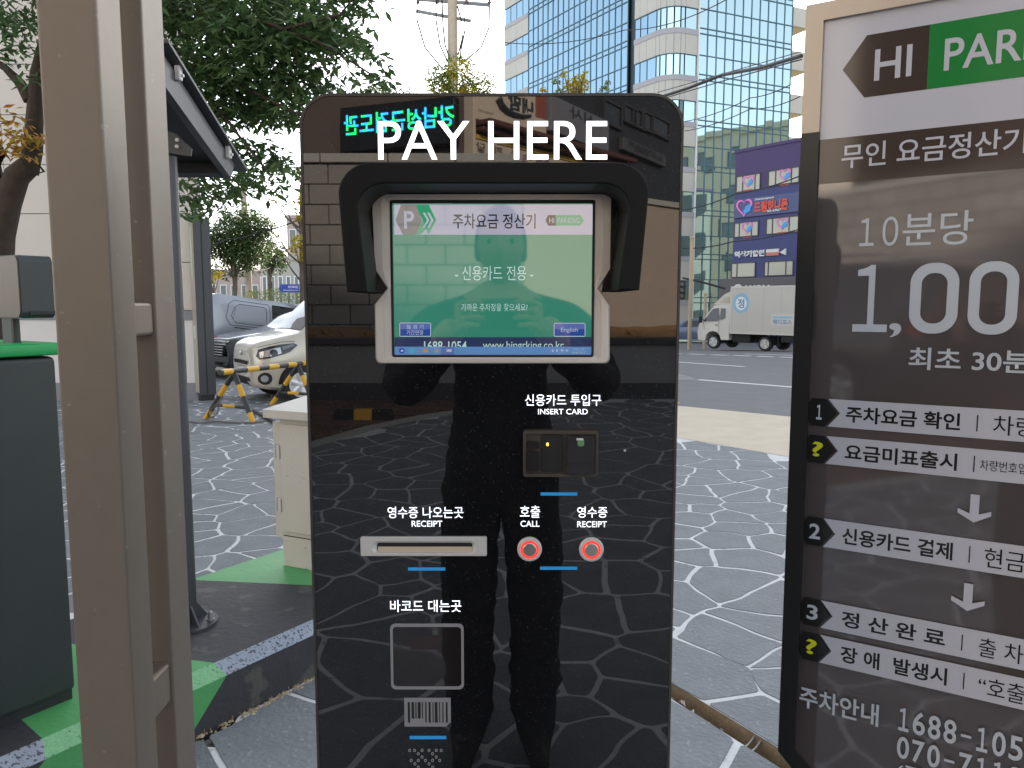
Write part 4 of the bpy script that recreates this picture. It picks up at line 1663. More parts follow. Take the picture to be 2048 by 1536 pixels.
MB().box(x0, x1, -.1, -.003, (z0 + z1) / 2, z1).build("white_sign_box", m_wtext, purple)
MB().box(x0, x1, -.1, -.003, z0, (z0 + z1) / 2 - .004).build("red_sign_box", M("faded_red_sign", (.55, .16, .13), .5), purple)
a, b_, c_ = PF.px(1561, 505), PF.px(1573, 497), PF.px(1573, 510)
MB().prism([a, c_, b_], -.1, -.003).build("arrow_sign", m_wtext, purple)
x0, _ = PF.px(1450, 556)
MB().bbox(x0, PL, -.55, -.01, PF.px(1450, 602)[1] - .9, z_in - .05, .03).build("fascia_sign", m_greysign, purple)
a = PF.px(1488, 577)
MB().ring([(a[0] + .34 * math.cos(t), a[1] - .08 + .34 * math.sin(t)) for t in [i * .349 for i in range(18)]], [(a[0] + .2 * math.cos(t), a[1] - .08 + .2 * math.sin(t)) for t in [i * .349 for i in range(18)]], -.6, -.552).build("round_emblem", m_wtext, purple)
lettering("WON", m_wtext, purple, a[0] + .5, a[0] + 2.2, a[1] - .35, a[1] + .18, -.565, .05)

# ---------------------------------------------------------------- wheels and vehicles
m_tyre = M("tyre_rubber", (.018, .018, .019), .75, bump=.2, bscale=60)
m_rim = M("alloy_rim", (.45, .45, .44), .3, .7)
m_under = M("underbody_black", (.015, .015, .016), .8)
m_carglass = M("car_glass", (.012, .015, .017), .03, ior=1.7)
m_chrome = M("chrome", (.7, .7, .7), .12, 1.0)
m_lamp = M("headlamp_glass", (.42, .43, .44), .06, .4, ior=1.7)
m_lampdark = M("headlamp_dark", (.03, .03, .035), .1)
m_tail = M("tail_lamp_red", (.42, .012, .012), .12)
m_plate = M("number_plate", (.60, .60, .56), .5)
m_ptext = M("plate_ink", (.03, .04, .05), .5)

def make_wheel(parent, x, y, r, w, out, spokes=6, rimmat=None, name="wheel"):
    """wheel centre at (x, y, r) of the car's frame; out = +1 / -1 gives the outer side"""
    T = Matrix.Translation((x, y, r)) @ Matrix.Rotation(RAD(-90 * out), 4, 'X')
    mb = MB()
    mb.lathe([(r * .60, -w * .5), (r * .66, w * .30), (r * .64, w * .46), (r * .61, w * .46), (r * .58, w * .34), (r * .18, w * .30), (r * .12, w * .36)], mtx=T, n=32)
    wh = mb.build(name, m_lampdark if spokes else (rimmat or m_rim), parent, smooth=True, angle=35)
    mb = MB()
    mb.lathe([(r * .64, -w * .5), (r * .95, -w * .5), (r, -w * .36), (r, w * .36), (r * .95, w * .5), (r * .67, w * .48), (r * .64, w * .3)], mtx=T, n=36)
    mb.build("tyre", m_tyre, wh, smooth=True, angle=35)
    mb = MB()
    for k in range(spokes):
        a = 2 * math.pi * k / spokes + .2
        Rk = Matrix.Rotation(a, 4, 'Z')
        vs = [(-.17 * r, .10 * r, .36 * w), (.17 * r, .10 * r, .36 * w), (.15 * r, .61 * r, .44 * w), (-.15 * r, .61 * r, .44 * w), (-.10 * r, .10 * r, .44 * w), (.10 * r, .10 * r, .44 * w), (.08 * r, .61 * r, .47 * w), (-.08 * r, .61 * r, .47 * w)]
        mb.add([T @ (Rk @ Vector(p)) for p in vs], [(4, 5, 6, 7), (0, 1, 5, 4), (1, 2, 6, 5), (2, 3, 7, 6), (3, 0, 4, 7), (0, 3, 2, 1)])
    mb.lathe([(r * .70, w * .30), (r * .68, w * .49), (r * .61, w * .49), (r * .60, w * .40)], mtx=T, n=36)
    mb.lathe([(r * .17, w * .3), (r * .16, w * .47), (r * .05, w * .48)], mtx=T, n=16)
    mb.build("rim", rimmat or m_rim, wh, smooth=True, angle=30)
    return wh

def spl(xs, ys, x):
    """smooth interpolation through the given stations"""
    n = len(xs)
    if x <= xs[0]: return ys[0]
    if x >= xs[-1]: return ys[-1]
    for i in range(n - 1):
        if xs[i] <= x <= xs[i + 1]:
            h = xs[i + 1] - xs[i]
            t = (x - xs[i]) / h
            def sl(k):
                if k == 0 or k == n - 1:
                    return 0
                a, b = (ys[k] - ys[k - 1]) / (xs[k] - xs[k - 1]), (ys[k + 1] - ys[k]) / (xs[k + 1] - xs[k])
                return 0 if a * b <= 0 else 2 * a * b / (a + b)
            m0, m1 = sl(i) * h, sl(i + 1) * h
            t2, t3 = t * t, t * t * t
            return (2 * t3 - 3 * t2 + 1) * ys[i] + (t3 - 2 * t2 + t) * m0 + (-2 * t3 + 3 * t2) * ys[i + 1] + (t3 - t2) * m1
    return ys[-1]

class CarShell:
    """body shell: along x, outlines of sill, belt and top with their half widths"""
    def __init__(s, st):
        # st rows: x, z_sill, w_sill, z_mid, w_mid, z_belt, w_belt, z_top, w_top
        s.c = list(zip(*st))
    def at(s, x):
        c = s.c
        return [spl(c[0], c[k], x) for k in range(1, 9)]
    def half(s, x, n=6):
        zs, ws, zm, wm, zb, wb, zt, wt = s.at(x)
        pts = [(0, zs), (ws * .9, zs), (ws, zs + .05)]
        pts += [(ws + (wm - ws) * t, zs + .05 + (zm - zs - .05) * t) for t in (.35, .7, 1.0)]
        pts += [(wm + (wb - wm) * t + .012 * math.sin(math.pi * t), zm + (zb - zm) * t) for t in (.33, .66, 1.0)]
        dz = zt - zb
        pts += [(wb + (wt - wb) * t + .02 * dz * math.sin(math.pi * t), zb + dz * (t * .94)) for t in (.3, .6, .88)]
        pts += [(wt * .93, zb + dz * .975), (wt * .7, zb + dz * .995), (0, zt + .012)]
        return pts
    def width(s, x, z):
        """half width of the flank at height z"""
        pts = s.half(x)
        for (y0, z0), (y1, z1) in zip(pts[1:], pts[2:]):
            if z0 <= z <= z1 and z1 > z0:
                return y0 + (y1 - y0) * (z - z0) / (z1 - z0)
        return pts[-4][0]
    def build(s, mat, parent, n=56, arches=(), name="body"):
        x0, x1 = s.c[0][0], s.c[0][-1]
        mb = MB()
        rows = []
        for i in range(n + 1):
            t = i / n
            x = x0 + (x1 - x0) * (.5 - .5 * math.cos(math.pi * t))
            h = s.half(x)
            full = [(x, -y, z) for y, z in reversed(h[1:-1])] if False else None
            ring = [(x, y, z) for y, z in h] + [(x, -y, z) for y, z in reversed(h[1:-1])]
            rows.append(ring)
        k = len(rows[0])
        vs = [p for r in rows for p in r]
        fs = []
        for i in range(n):
            for j in range(k):
                fs.append((i * k + j, i * k + (j + 1) % k, (i + 1) * k + (j + 1) % k, (i + 1) * k + j))
        fs.append(tuple(range(k)))
        fs.append(tuple(range(n * k + k - 1, n * k - 1, -1)))
        mb.add(vs, fs)
        return mb.build(name, mat, parent, smooth=True, angle=48)
    def patch(s, poly, side, off, name, mat, parent, n=10, thick=.004):
        """a panel lying on the flank; poly in (x, z), side +1 left, -1 right"""
        xs = [p[0] for p in poly]
        zs_ = [p[1] for p in poly]
        x0, x1 = min(xs), max(xs)
        bm = bmesh.new()
        bm.faces.new([bm.verts.new((p[0], 0, p[1])) for p in poly])
        for i in range(1, n):
            bmesh.ops.bisect_plane(bm, geom=bm.verts[:] + bm.edges[:] + bm.faces[:], plane_co=(x0 + (x1 - x0) * i / n, 0, 0), plane_no=(1, 0, 0))
        for i in range(1, 5):
            bmesh.ops.bisect_plane(bm, geom=bm.verts[:] + bm.edges[:] + bm.faces[:], plane_co=(0, 0, min(zs_) + (max(zs_) - min(zs_)) * i / 5), plane_no=(0, 0, 1))
        for v in bm.verts:
            v.co.y = (s.width(v.co.x, v.co.z) + off) * side
        me = bpy.data.meshes.new(name)
        bmesh.ops.recalc_face_normals(bm, faces=bm.faces)
        bm.to_mesh(me)
        bm.free()
        me.materials.append(mat)
        me.polygons.foreach_set("use_smooth", [True] * len(me.polygons))
        return link(name, me, parent)
    def line(s, pts, side, mat, parent, w=.006, name="seam"):
        mb = MB()
        out = []
        for (xa, za), (xb, zb) in zip(pts, pts[1:]):
            for i in range(6):
                t = i / 6
                x, z = xa + (xb - xa) * t, za + (zb - za) * t
                out.append((x, (s.width(x, z) + .001) * side, z))
        x, z = pts[-1]
        out.append((x, (s.width(x, z) + .001) * side, z))
        mb.path(out, w, 4)
        return mb.build(name, mat, parent)
def disc_poly(cx, cz, r, n=20, a0=0, a1=360):
    return [(cx + r * math.cos(RAD(a0 + (a1 - a0) * i / n)), cz + r * math.sin(RAD(a0 + (a1 - a0) * i / n))) for i in range(n if a1 - a0 == 360 else n + 1)]

# box truck on the road
m_truck = M("truck_cream_white", (.56, .52, .46), .35, coat=.4, var=.03, vscale=2)
m_tbox = M("truck_box_panel", (.50, .465, .41), .40, coat=.3, var=.03, vscale=1.5)
m_tsky = M("logo_light_blue", (.25, .45, .58), .45)
m_tblue = M("logo_blue", (.05, .20, .40), .45)
def truck():
    pf = Vector((*gpt(1427, 699), 0))
    pr = Vector((*gpt(1530, 701), 0))
    h = (pf - pr).normalized()
    rz = math.atan2(h.y, h.x)
    left = Vector((-h.y, h.x, 0))                                   # side that faces the camera
    g = gz(pr.x, pr.y) - .016
    base = pr - left * .78
    t = thing("delivery_truck", "cream white box truck with a blue round logo crossing the road below the purple building", "truck", (base.x, base.y, g), rz)
    wb = (pf - pr).length
    W = .87
    # cab, a profile pushed across and bevelled
    prof = [(wb + .78, .36), (wb + .82, .72), (wb + .76, 1.08), (wb + .62, 1.22), (wb + .06, 1.92), (wb - .12, 1.98), (wb - .80, 1.99), (wb - .82, .42), (wb - .42, .42), (wb - .36, .62), (wb - .2, .76), (wb, .80), (wb + .2, .76), (wb + .36, .62), (wb + .42, .36)]
    bm = bmesh.new()
    a = [bm.verts.new((p[0], W - (.10 if p[1] > 1.3 else 0), p[1])) for p in prof]
    b = [bm.verts.new((p[0], -W + (.10 if p[1] > 1.3 else 0), p[1])) for p in prof]
    n = len(prof)
    bm.faces.new(a)
    bm.faces.new(b[::-1])
    for i in range(n):
        bm.faces.new((a[i], a[(i + 1) % n], b[(i + 1) % n], b[i]))
    bmesh.ops.triangulate(bm, faces=[f for f in bm.faces if len(f.verts) > 4])
    bmesh.ops.recalc_face_normals(bm, faces=bm.faces)
    es = [e for e in bm.edges if len(e.link_faces) == 2 and e.calc_face_angle() > RAD(20)]
    bmesh.ops.bevel(bm, geom=es, offset=.05, segments=3, profile=.5, affect='EDGES', clamp_overlap=True)
    me = bpy.data.meshes.new("cab")
    bm.to_mesh(me)
    bm.free()
    me.materials.append(m_truck)
    me.polygons.foreach_set("use_smooth", [True] * len(me.polygons))
    me.set_sharp_from_angle(angle=RAD(35))
    cab = link("cab", me, t)
    even_normals(cab)
    def yside(z): return W + .008 - (.10 * max(0, (z - 1.22)) / .7 if z > 1.22 else 0)
    def cpatch(poly, name, mat, off=.0, parent=cab):
        mb = MB()
        for sd in (1, -1):
            mb.add([(p[0], (yside(p[1]) + off) * sd, p[1]) for p in poly], [tuple(range(len(poly)))])
        return mb.build(name, mat, parent, fix=False)
    mbw = MB()
    for sd in (1, -1):
        poly = [(wb + .50, 1.24), (wb + .06, 1.80), (wb - .22, 1.84), (wb - .26, 1.26)]
        mbw = MB()
        mbw.add([(p[0], (yside(p[1]) + .012) * sd, p[1]) for p in poly], [tuple(range(4))])
        mbw.build("door_window", m_carglass, cab, fix=False)
        poly = [(wb - .34, 1.30), (wb - .36, 1.82), (wb - .58, 1.82), (wb - .58, 1.40)]
        mbw = MB()
        mbw.add([(p[0], (yside(p[1]) + .012) * sd, p[1]) for p in poly], [tuple(range(4))])
        mbw.build("quarter_window", m_carglass, cab, fix=False)
        mb = MB()
        mb.bbox(wb - .24, wb - .14, sd * (W + .02) - .012, sd * (W + .02) + .012, 1.06, 1.1, .008)
        mb.build("door_handle", m_under, cab)
        mb = MB()
        mb.path([(wb - .30, sd * (W + .004), .45), (wb - .30, sd * (W + .004), 1.2), (wb - .32, sd * (W - .05), 1.85)], .006, 4)
        mb.path([(wb + .45, sd * (W + .004), .85), (wb + .52, sd * (W + .004), 1.2)], .006, 4)
        mb.build("door_seam", m_under, cab)
        mb = MB()
        mb.bbox(wb + .50, wb + .62, sd * (W + .16) - .07, sd * (W + .16) + .07, 1.18, 1.46, .03)
        mb.tube((wb + .5, sd * (W - .02), 1.3), (wb + .55, sd * (W + .14), 1.3), .015)
        mb.build("mirror", m_under, cab)
        mb = MB()
        mb.bbox(wb + .70, wb + .815, sd * .66 - .14, sd * .66 + .14, .72, .95, .03)
        mb.build("headlight", m_lamp, cab)
    mb = MB()
    mb.add([(wb + .605, .72, 1.27), (wb + .605, -.72, 1.27), (wb + .12, -.66, 1.885), (wb + .12, .66, 1.885)], [(0, 1, 2, 3)])
    for i, p in enumerate(mb.v):
        mb.v[i] = (p[0] + .03, p[1], p[2] + .02)
    mb.build("windscreen", m_carglass, cab, fix=False)
    # roof fairing
    f = [(wb + .12, 1.99), (wb - .15, 2.22), (wb - .45, 2.45), (wb - .82, 2.60), (wb - .82, 1.99)]
    bm = bmesh.new()
    for sd in (1, -1):
        pass
    mb = MB()
    mb.add([(p[0], .70, p[1]) for p in f] + [(p[0], -.70, p[1]) for p in f], [tuple(range(5)), tuple(range(9, 4, -1))] + [(i, (i + 1) % 5, 5 + (i + 1) % 5, 5 + i) for i in range(5)])
    fo = mb.build("roof_fairing", m_truck, t, smooth=True, angle=35)
    g2 = [(wb - .20, 2.06), (wb - .50, 2.30), (wb - .76, 2.34), (wb - .76, 2.06)]
    MB().add([(p[0], .704, p[1]) for p in g2], [(0, 1, 2, 3)]).build("fairing_panel", m_tan, fo, fix=False)
    # box body
    bx0, bx1, bz0, bz1, BWd = -1.55, wb - .90, .72, 2.78, .92
    box = MB().bbox(bx0, bx1, -BWd, BWd, bz0, bz1, .015).build("cargo_box", m_tbox, t)
    mb = MB()
    for z in (bz0 + .02, bz1 - .05):
        for y in (BWd, -BWd):
            mb.bbox(bx0 - .01, bx1 + .01, y - .012, y + .012, z - .03, z + .05, .006)
    for x in (bx0 + .02, bx1 - .02):
        for y in (BWd, -BWd):
            mb.bbox(x - .035, x + .035, y - .014, y + .014, bz0 + .06, bz1 - .09, .006)
    mb.build("box_rails", m_truck, box)
    mb = MB()
    for k in range(4):
        mb.tube((bx0 - .02, -.2 + .4 * (k % 2) + (.45 if k > 1 else -.45), bz0 + .1), (bx0 - .02, -.2 + .4 * (k % 2) + (.45 if k > 1 else -.45), bz1 - .1), .018)
    mb.build("door_bars", m_rim, box)
    mb = MB()
    for k in range(1, 4):
        xx = bx0 + (bx1 - bx0) * k / 4
        mb.box(xx - .004, xx + .004, BWd - .002, BWd + .0008, bz0 + .08, bz1 - .1)
    mb.build("panel_seams", M("box_seam", (.30, .28, .25), .6), box)
    # the camera sees the left flank: y = +BWd, x runs backwards in the picture
    def flank(body, mat, xa, xb, z0, z1, bold=.02, dy=.0015):
        e = lettering(body, mat, box, 0, abs(xb - xa), z0, z1, 0, bold)
        for v in e.data.vertices:
            v.co = Vector((xb + (abs(xb - xa)) - v.co.x - 0, BWd + dy, v.co.z)) if False else Vector((max(xa, xb) - v.co.x, BWd + dy, v.co.z))
        return e
    cx, cz = bx1 - .52, 2.06
    MB().add([(cx + .40 * math.cos(t), BWd + .0012, cz + .44 * math.sin(t)) for t in [i * .2618 for i in range(24)]], [tuple(range(24))]).build("round_logo", m_tsky, box, fix=False)
    MB().add([(cx + .27 * math.cos(t), BWd + .0022, cz - .02 + .29 * math.sin(t)) for t in [i * .2618 for i in range(24)]], [tuple(range(24))]).build("logo_centre", m_wht, box, fix=False)
    flank("정", m_tblue, cx + .16, cx - .16, cz - .22, cz + .18, .02, .0032)
    xr = bx0 + .30
    MB().add([(xr - .12, BWd + .001, 1.12), (xr + .95, BWd + .001, 1.12), (xr + .95, BWd + .001, 1.62), (xr - .12, BWd + .001, 1.62)], [(0, 1, 2, 3)]).build("white_label", m_truck, box, fix=False)
    flank("메디포스", m_tblue, xr + .85, xr, 1.16, 1.37, .02, .002)
    MB().add([(xr, BWd + .002, 1.42), (xr + .85, BWd + .002, 1.42), (xr + .85, BWd + .002, 1.50), (xr, BWd + .002, 1.50)], [(0, 1, 2, 3)]).build("blue_stripe", m_tsky, box, fix=False)
    # chassis
    mb = MB()
    mb.bbox(bx0 + .1, wb + .3, -.42, -.32, .46, .60, .01)
    mb.bbox(bx0 + .1, wb + .3, .32, .42, .46, .60, .01)
    mb.bbox(.75, wb - .95, -.75, .75, .32, .70, .03)
    mb.bbox(-1.35, -.75, .2, .85, .40, .70, .03)
    mb.bbox(bx0, bx0 + .1, -.85, .85, .38, .50, .02)
    mb.tube((0, -.7, .3), (0, .7, .3), .07)
    mb.tube((wb, -.7, .3), (wb, .7, .3), .05)
    mb.build("chassis", m_under, t)
    mb = MB()
    for sd in (1, -1):
        pts = disc_poly(0, .30, .46, 10, 10, 170)
        inn = disc_poly(0, .30, .42, 10, 10, 170)
        m_ = len(pts)
        vs = [(p[0], sd * .60, p[1]) for p in pts] + [(p[0], sd * .88, p[1]) for p in pts]
        mb.add(vs, [(i, i + 1, m_ + i + 1, m_ + i) for i in range(m_ - 1)])
        mb.bbox(-.62, -.60, sd * .74 - .12, sd * .74 + .12, .2, .62, .004)
    mb.build("rear_mudguards", m_under, t)
    for sd in (1, -1):
        MB().bbox(bx0 - .02, bx0 + .06, sd * .78 - .08, sd * .78 + .08, .52, .68, .01).build("tail_light", m_tail, t)
    for sd in (1, -1):
        make_wheel(t, wb, sd * .74, .315, .19, sd, 5)
        make_wheel(t, 0, sd * .72, .315, .24, sd, 5)
truck()

# small blue car parked in front of the truck, only its tail shows
m_bluecar = M("blue_grey_car_paint", (.10, .13, .19), .3, .3, coat=.6)
def sedan_rows(L=4.4, H=1.45, W=.88):
    f = L / 4.4
    k = H / 1.45
    return [(-2.15 * f, .42, W * .70, .62, W * .82, .80, W * .78, .92 * k, W * .66), (-2.02 * f, .30, W * .86, .60, W * .92, .90, W * .86, 1.02 * k, W * .72), (-1.5 * f, .22, W * .95, .58, W, .94, W * .92, 1.15 * k, W * .72), (-.9 * f, .20, W * .97, .58, W, .95, W * .94, 1.40 * k, W * .70),
            (-.1 * f, .20, W * .97, .58, W, .95, W * .95, 1.45 * k, W * .70), (.55 * f, .20, W * .97, .58, W, .94, W * .94, 1.30 * k, W * .72), (1.0 * f, .20, W * .96, .57, W * .99, .90, W * .92, 1.02 * k, W * .80), (1.75 * f, .22, W * .94, .56, W * .96, .80, W * .86, .88 * k, W * .70), (2.1 * f, .26, W * .84, .52, W * .86, .70, W * .76, .78 * k, W * .60), (2.25 * f, .34, W * .62, .50, W * .68, .62, W * .60, .68 * k, W * .46)]
def sedan(name, label, loc, rz, mat, group=None, L=4.4, H=1.45, W=.88, cat="car"):
    t = thing(name, label, cat, loc, rz, group)
    sh = CarShell(sedan_rows(L, H, W))
    sh.build(mat, t)
    f = L / 4.4
    for sd in (1, -1):
        sh.patch([(-1.35 * f, .98), (.72 * f, .97), (.30 * f, 1.33 * H / 1.45), (-.75 * f, 1.36 * H / 1.45)], sd, .006, "side_windows", m_carglass, t)
        for x in (1.35 * f, -1.30 * f):
            sh.patch(disc_poly(x, .32, .37, 18, -20, 200), sd, .004, "wheel_arch", m_under, t)
            make_wheel(t, x, sd * (W - .09), .315, .21, sd, 5)
        sh.patch([(1.75 * f, .60), (2.14 * f, .56), (2.08 * f, .70), (1.8 * f, .73)], sd, .006, "headlight", m_lamp, t, n=4)
        sh.patch([(-2.1 * f, .70), (-1.8 * f, .72), (-1.85 * f, .86), (-2.08 * f, .86)], sd, .006, "tail_light", m_tail, t, n=4)
    return t, sh
p = gpt(1392, 690)
sedan("parked_car", "dark blue grey car at the far kerb just ahead of the cream truck", (p[0] + .6, p[1] + 3.2, gz(p[0], p[1] + 3.2) - .016), RAD(160), m_bluecar)

# ---------------------------------------------------------------- poles, lights and wires
m_conc = M("pole_concrete", (.50, .41, .31), .85, var=.12, vscale=5, bump=.2)
m_pole_y = M("sandy_pole", (.46, .36, .24), .7, var=.1)
m_wire = M("black_cable", (.018, .019, .02), .6)
m_galv = M("galvanised_steel", (.33, .34, .35), .5, .5)
p = P(905, 60, 34)
ep = thing("electric_pole", "sandy concrete electric pole with crossarms and hanging wires above the kiosk", "pole", (p.x, 34, gz(p.x, 34)))
hb = -gz(p.x, 34)
MB().tube((0, 0, 0), (0, 0, 16.5 + hb), .26, .20, 14).build("post", m_conc, ep, smooth=True)
def epx(u, v, Y=34.0):
    q = P(u, v, Y)
    return Vector((q.x - p.x, Y - 34, q.z + hb))
mb = MB()
mb.path([epx(832, 22), epx(942, 42)], .075, 6)
mb.path([epx(838, -2), epx(980, 10)], .085, 6)
mb.build("crossarms", m_galv, ep)
mb = MB()
for (us, vs) in (((835, 834, 850, 885), (0, 40, 95, 138)), ((873, 872, 880, 896), (-5, 40, 90, 125)), ((884, 886, 890, 900), (0, 50, 90, 120)), ((979, 978, 962, 920), (8, 55, 95, 130)), ((928, 930, 922, 918), (10, 60, 100, 130)), ((915, 922, 925, 916), (12, 40, 75, 110))):
    mb.path([epx(u, v, 33.7) for u, v in zip(us, vs)], .034, 5)
mb.build("drop_wires", m_wire, ep)
mb = MB()
for u in (836, 874, 979, 933):
    a = epx(u, 8, 33.9)
    mb.lathe([(.03, 0), (.09, .05), (.05, .12), (.08, .18), (.03, .25)], axis_o=a, n=10)
mb.build("insulators", M("brown_porcelain", (.16, .11, .08), .3), ep)

p2 = P(490, 480, 40)
up = thing("utility_pole", "pale concrete utility pole with a meter box in front of the round green tree", "pole", (p2.x, 40, gz(p2.x, 40)))
h2 = -gz(p2.x, 40)
a, b = P(486, 370, 40), P(501, 600, 40)
MB().tube((b.x - p2.x, 0, 0), (a.x - p2.x, 0, a.z + h2), .19, .14, 14).build("post", m_conc, up, smooth=True)
q = P(511, 515, 39.7)
MB().bbox(q.x - p2.x - .13, q.x - p2.x + .14, -.32, -.12, q.z + h2 - .3, q.z + h2 + .32, .01).build("meter_box", M("tan_box", (.42, .36, .28), .6), up)
mb = MB()
for dz in (2.3, 3.6, 5.0):
    mb.tube((a.x - p2.x + .02, 0, a.z + h2 - dz), (a.x - p2.x + .02, 0, a.z + h2 - dz + .07), .19, .19, 12)
mb.build("bands", m_galv, up)
mb = MB()
mb.path([P(487, 440, 39.8) - Vector((p2.x, 40, -h2)), P(492, 500, 39.75) - Vector((p2.x, 40, -h2)), P(493, 545, 39.8) - Vector((p2.x, 40, -h2))], .03, 5)
mb.build("riser_cable", m_wire, up)

def simple_pole(u, vt, Y, r, label, mat, name="lamp_post"):
    q = P(u, vt, Y)
    g = gz(q.x, Y)
    t = thing(name, label, "pole", (q.x, Y, g))
    MB().tube((0, 0, 0), (0, 0, q.z - g), r, r * .9, 10).build("post", mat, t, smooth=True)
    MB().tube((0, 0, q.z - g), (0, 0, q.z - g + .08), r * 1.4, r * .8, 10).build("cap", mat, t)
    return t
simple_pole(1384, 476, 37, .10, "taller of two slim sandy poles at the foot of the glass tower", m_pole_y)
simple_pole(1411, 588, 38.5, .08, "shorter slim sandy pole just left of the truck cab", m_pole_y)
q = P(1358, 580, 36)
tl = thing("traffic_light", "dark traffic light on a slim pole at the kiosk's right edge", "traffic light", (q.x - .15, 36, gz(q.x, 36)))
gq = gz(q.x, 36)
MB().tube((0, 0, 0), (0, 0, q.z - gq + 2.0), .07, .06, 10).build("post", m_galv, tl, smooth=True)
hd = MB().bbox(.1, .42, -.12, .12, q.z - gq - .42, q.z - gq + .42, .03).build("signal_head", m_under, tl)
for k in range(3):
    MB().lathe([(.10, 0), (.10, .08), (.085, .08), (.08, .02)], mtx=Matrix.Translation((.26, -.12, q.z - gq - .27 + .27 * k)) @ fr, n=16).build("signal_lens", m_gloss, hd)

def wire(pts, r, label, group=None, sag=0.0, n=14):
    w = [P(*q) for q in pts]
    out = []
    for a, b in zip(w, w[1:]):
        for i in range(n):
            t = i / n
            out.append(a.lerp(b, t) - Vector((0, 0, sag * 4 * t * (1 - t))))
    out.append(w[-1])
    o = MB().path(out, r, 5).build("overhead_cable", m_wire)
    return tag(o, label, "cable", group)
g1 = "thin cables strung across the street"
wire([(1325, 193, 26), (1375, 177, 24.5), (1445, 150, 22.5), (1525, 135, 20), (1603, 112, 18)], .05, "thick black cable bundle rising from the kiosk's corner to the fee board")
wire([(1330, 196, 26), (1460, 158, 22), (1603, 119, 18)], .016, "slim cable hanging just under the thick black bundle", g1)
wire([(1315, 185, 26), (1473, 140, 22), (1603, 103, 18)], .012, "slim cable running just above the thick black bundle", g1)
wire([(1000, 84, 40), (1250, 60, 36), (1460, -5, 30)], .02, "thin cable crossing the blue tower glass", g1, .3)
wire([(1370, 243, 30), (1500, 196, 26), (1600, 158, 23)], .016, "upper of two thin cables in front of the tower's teal glass", g1, .1)
wire([(1370, 262, 30), (1500, 218, 26), (1600, 193, 23)], .016, "lower of two thin cables in front of the tower's teal glass", g1, .1)
wire([(1366, 420, 40), (1470, 388, 37), (1600, 352, 33)], .03, "pale cable sloping across the purple building below its top windows", g1, .1)
wire([(1366, 497, 40), (1470, 482, 37), (1600, 458, 33)], .03, "dark cable across the blue wall above the second row of lettering", g1, .1)
wire([(1366, 556, 38), (1400, 563, 37), (1450, 577, 36)], .05, "thick sagging cable left of the grey shop fascia", g1)
wire([(690, 140, 60), (800, 0, 46)], .02, "left one of two thin wires crossing the white sky", g1)
wire([(700, 70, 60), (740, 0, 50)], .02, "short thin wire high in the white sky beside the leaves", g1)
wire([(400, 490, 36), (455, 478, 36), (520, 462, 37), (606, 435, 38)], .035, "dark cable passing in front of the round tree and the pale pole", g1, .1)
wire([(405, 556, 34), (490, 538, 38), (540, 536, 40)], .025, "low thin cable left of the pale concrete pole", g1, .1)

# low blue road sign
q = P(578, 576, 30)
g = gz(q.x, 30)
rs = thing("road_sign", "small blue arrow shaped street sign above the hedge", "sign", (q.x, 30, g))
x0, x1, z0, z1 = P(557, 576, 30).x - q.x, P(598, 576, 30).x - q.x, P(578, 584.5, 30).z - g, P(578, 568.5, 30).z - g
zm = (z0 + z1) / 2
MB().prism([(x0, zm), (x0 + .1, z0), (x1, z0), (x1, z1), (x0 + .1, z1)], -.02, .02).build("sign_plate", M("road_sign_blue", (.02, .06, .36), .4), rs)
lettering("봉은사로63길", m_wht, rs, x0 + .38, x1 - .05, zm + .0, z1 - .05, -.0215, .02)
lettering("Bongeunsa-ro", m_wht, rs, x0 + .2, x1 - .05, z0 + .05, zm - .05, -.0215, .02)
MB().tube((.2, .06, 0), (.2, .06, z1), .035, .035, 8).build("post", m_galv, rs)

# background trees
rnd = random.Random(4)
def bg_tree(u, v0, v1, uw, Y, mats, n, L, label, name="street_tree", seed=1, clump=(.35, .8), nc=26, group=None, trunk=True):
    """round tree: pixel column u, top v0, underside v1, half width uw"""
    top, bot = P(u, v0, Y), P(u, v1, Y)
    rx = uw / FPX * Y
    c = Vector((top.x, Y, (top.z + bot.z) / 2))
    rz_ = (top.z - bot.z) / 2
    r = random.Random(seed)
    cl = round_clumps(r, c, rx * .78, rz_ * .8, nc, clump[0] * rx, clump[1] * rx)
    for k in range(len(cl)):
        if len(mats) > 1 and r.random() < .35:
            cl[k] = (*cl[k][:4], 1, cl[k][5])
    g = gz(c.x, Y)
    limbs = []
    for _ in range(7):
        q = r.choice(cl)
        limbs.append(([(c.x, Y, bot.z - .2), ((c.x + q[0]) / 2, (Y + q[1]) / 2, (bot.z + q[2]) / 2), q[:3]], .06))
    return tree(name, label, (c.x, Y, g), [(c.x, Y, g), (c.x + .05, Y, bot.z), (c.x, Y, c.z)], limbs, cl, mats, n, L, L * .55, group, m_bark2, .16, seed)
bg_tree(462, 398, 552, 80, 38.5, [lf_round], 14000, .16, "full round green street tree behind the pale concrete pole", seed=3, nc=34, clump=(.3, .55))
bg_tree(535, 470, 565, 34, 44, [lf_round], 3000, .15, "smaller dark green tree just right of the pale concrete pole", seed=5)
bg_tree(925, 112, 230, 70, 26, [lf_ginkgo, lf_gyellow], 5200, .10, "bushy yellow green ginkgo behind the kiosk's top edge below the electric pole", name="ginkgo_tree", seed=7, clump=(.22, .42), nc=26, group="ginkgo street trees behind the kiosk")
bg_tree(770, 165, 250, 75, 27, [lf_ginkgo, lf_gyellow], 3600, .10, "low ginkgo top behind the kiosk's upper left edge", name="ginkgo_tree", seed=8, clump=(.22, .42), group="ginkgo street trees behind the kiosk")
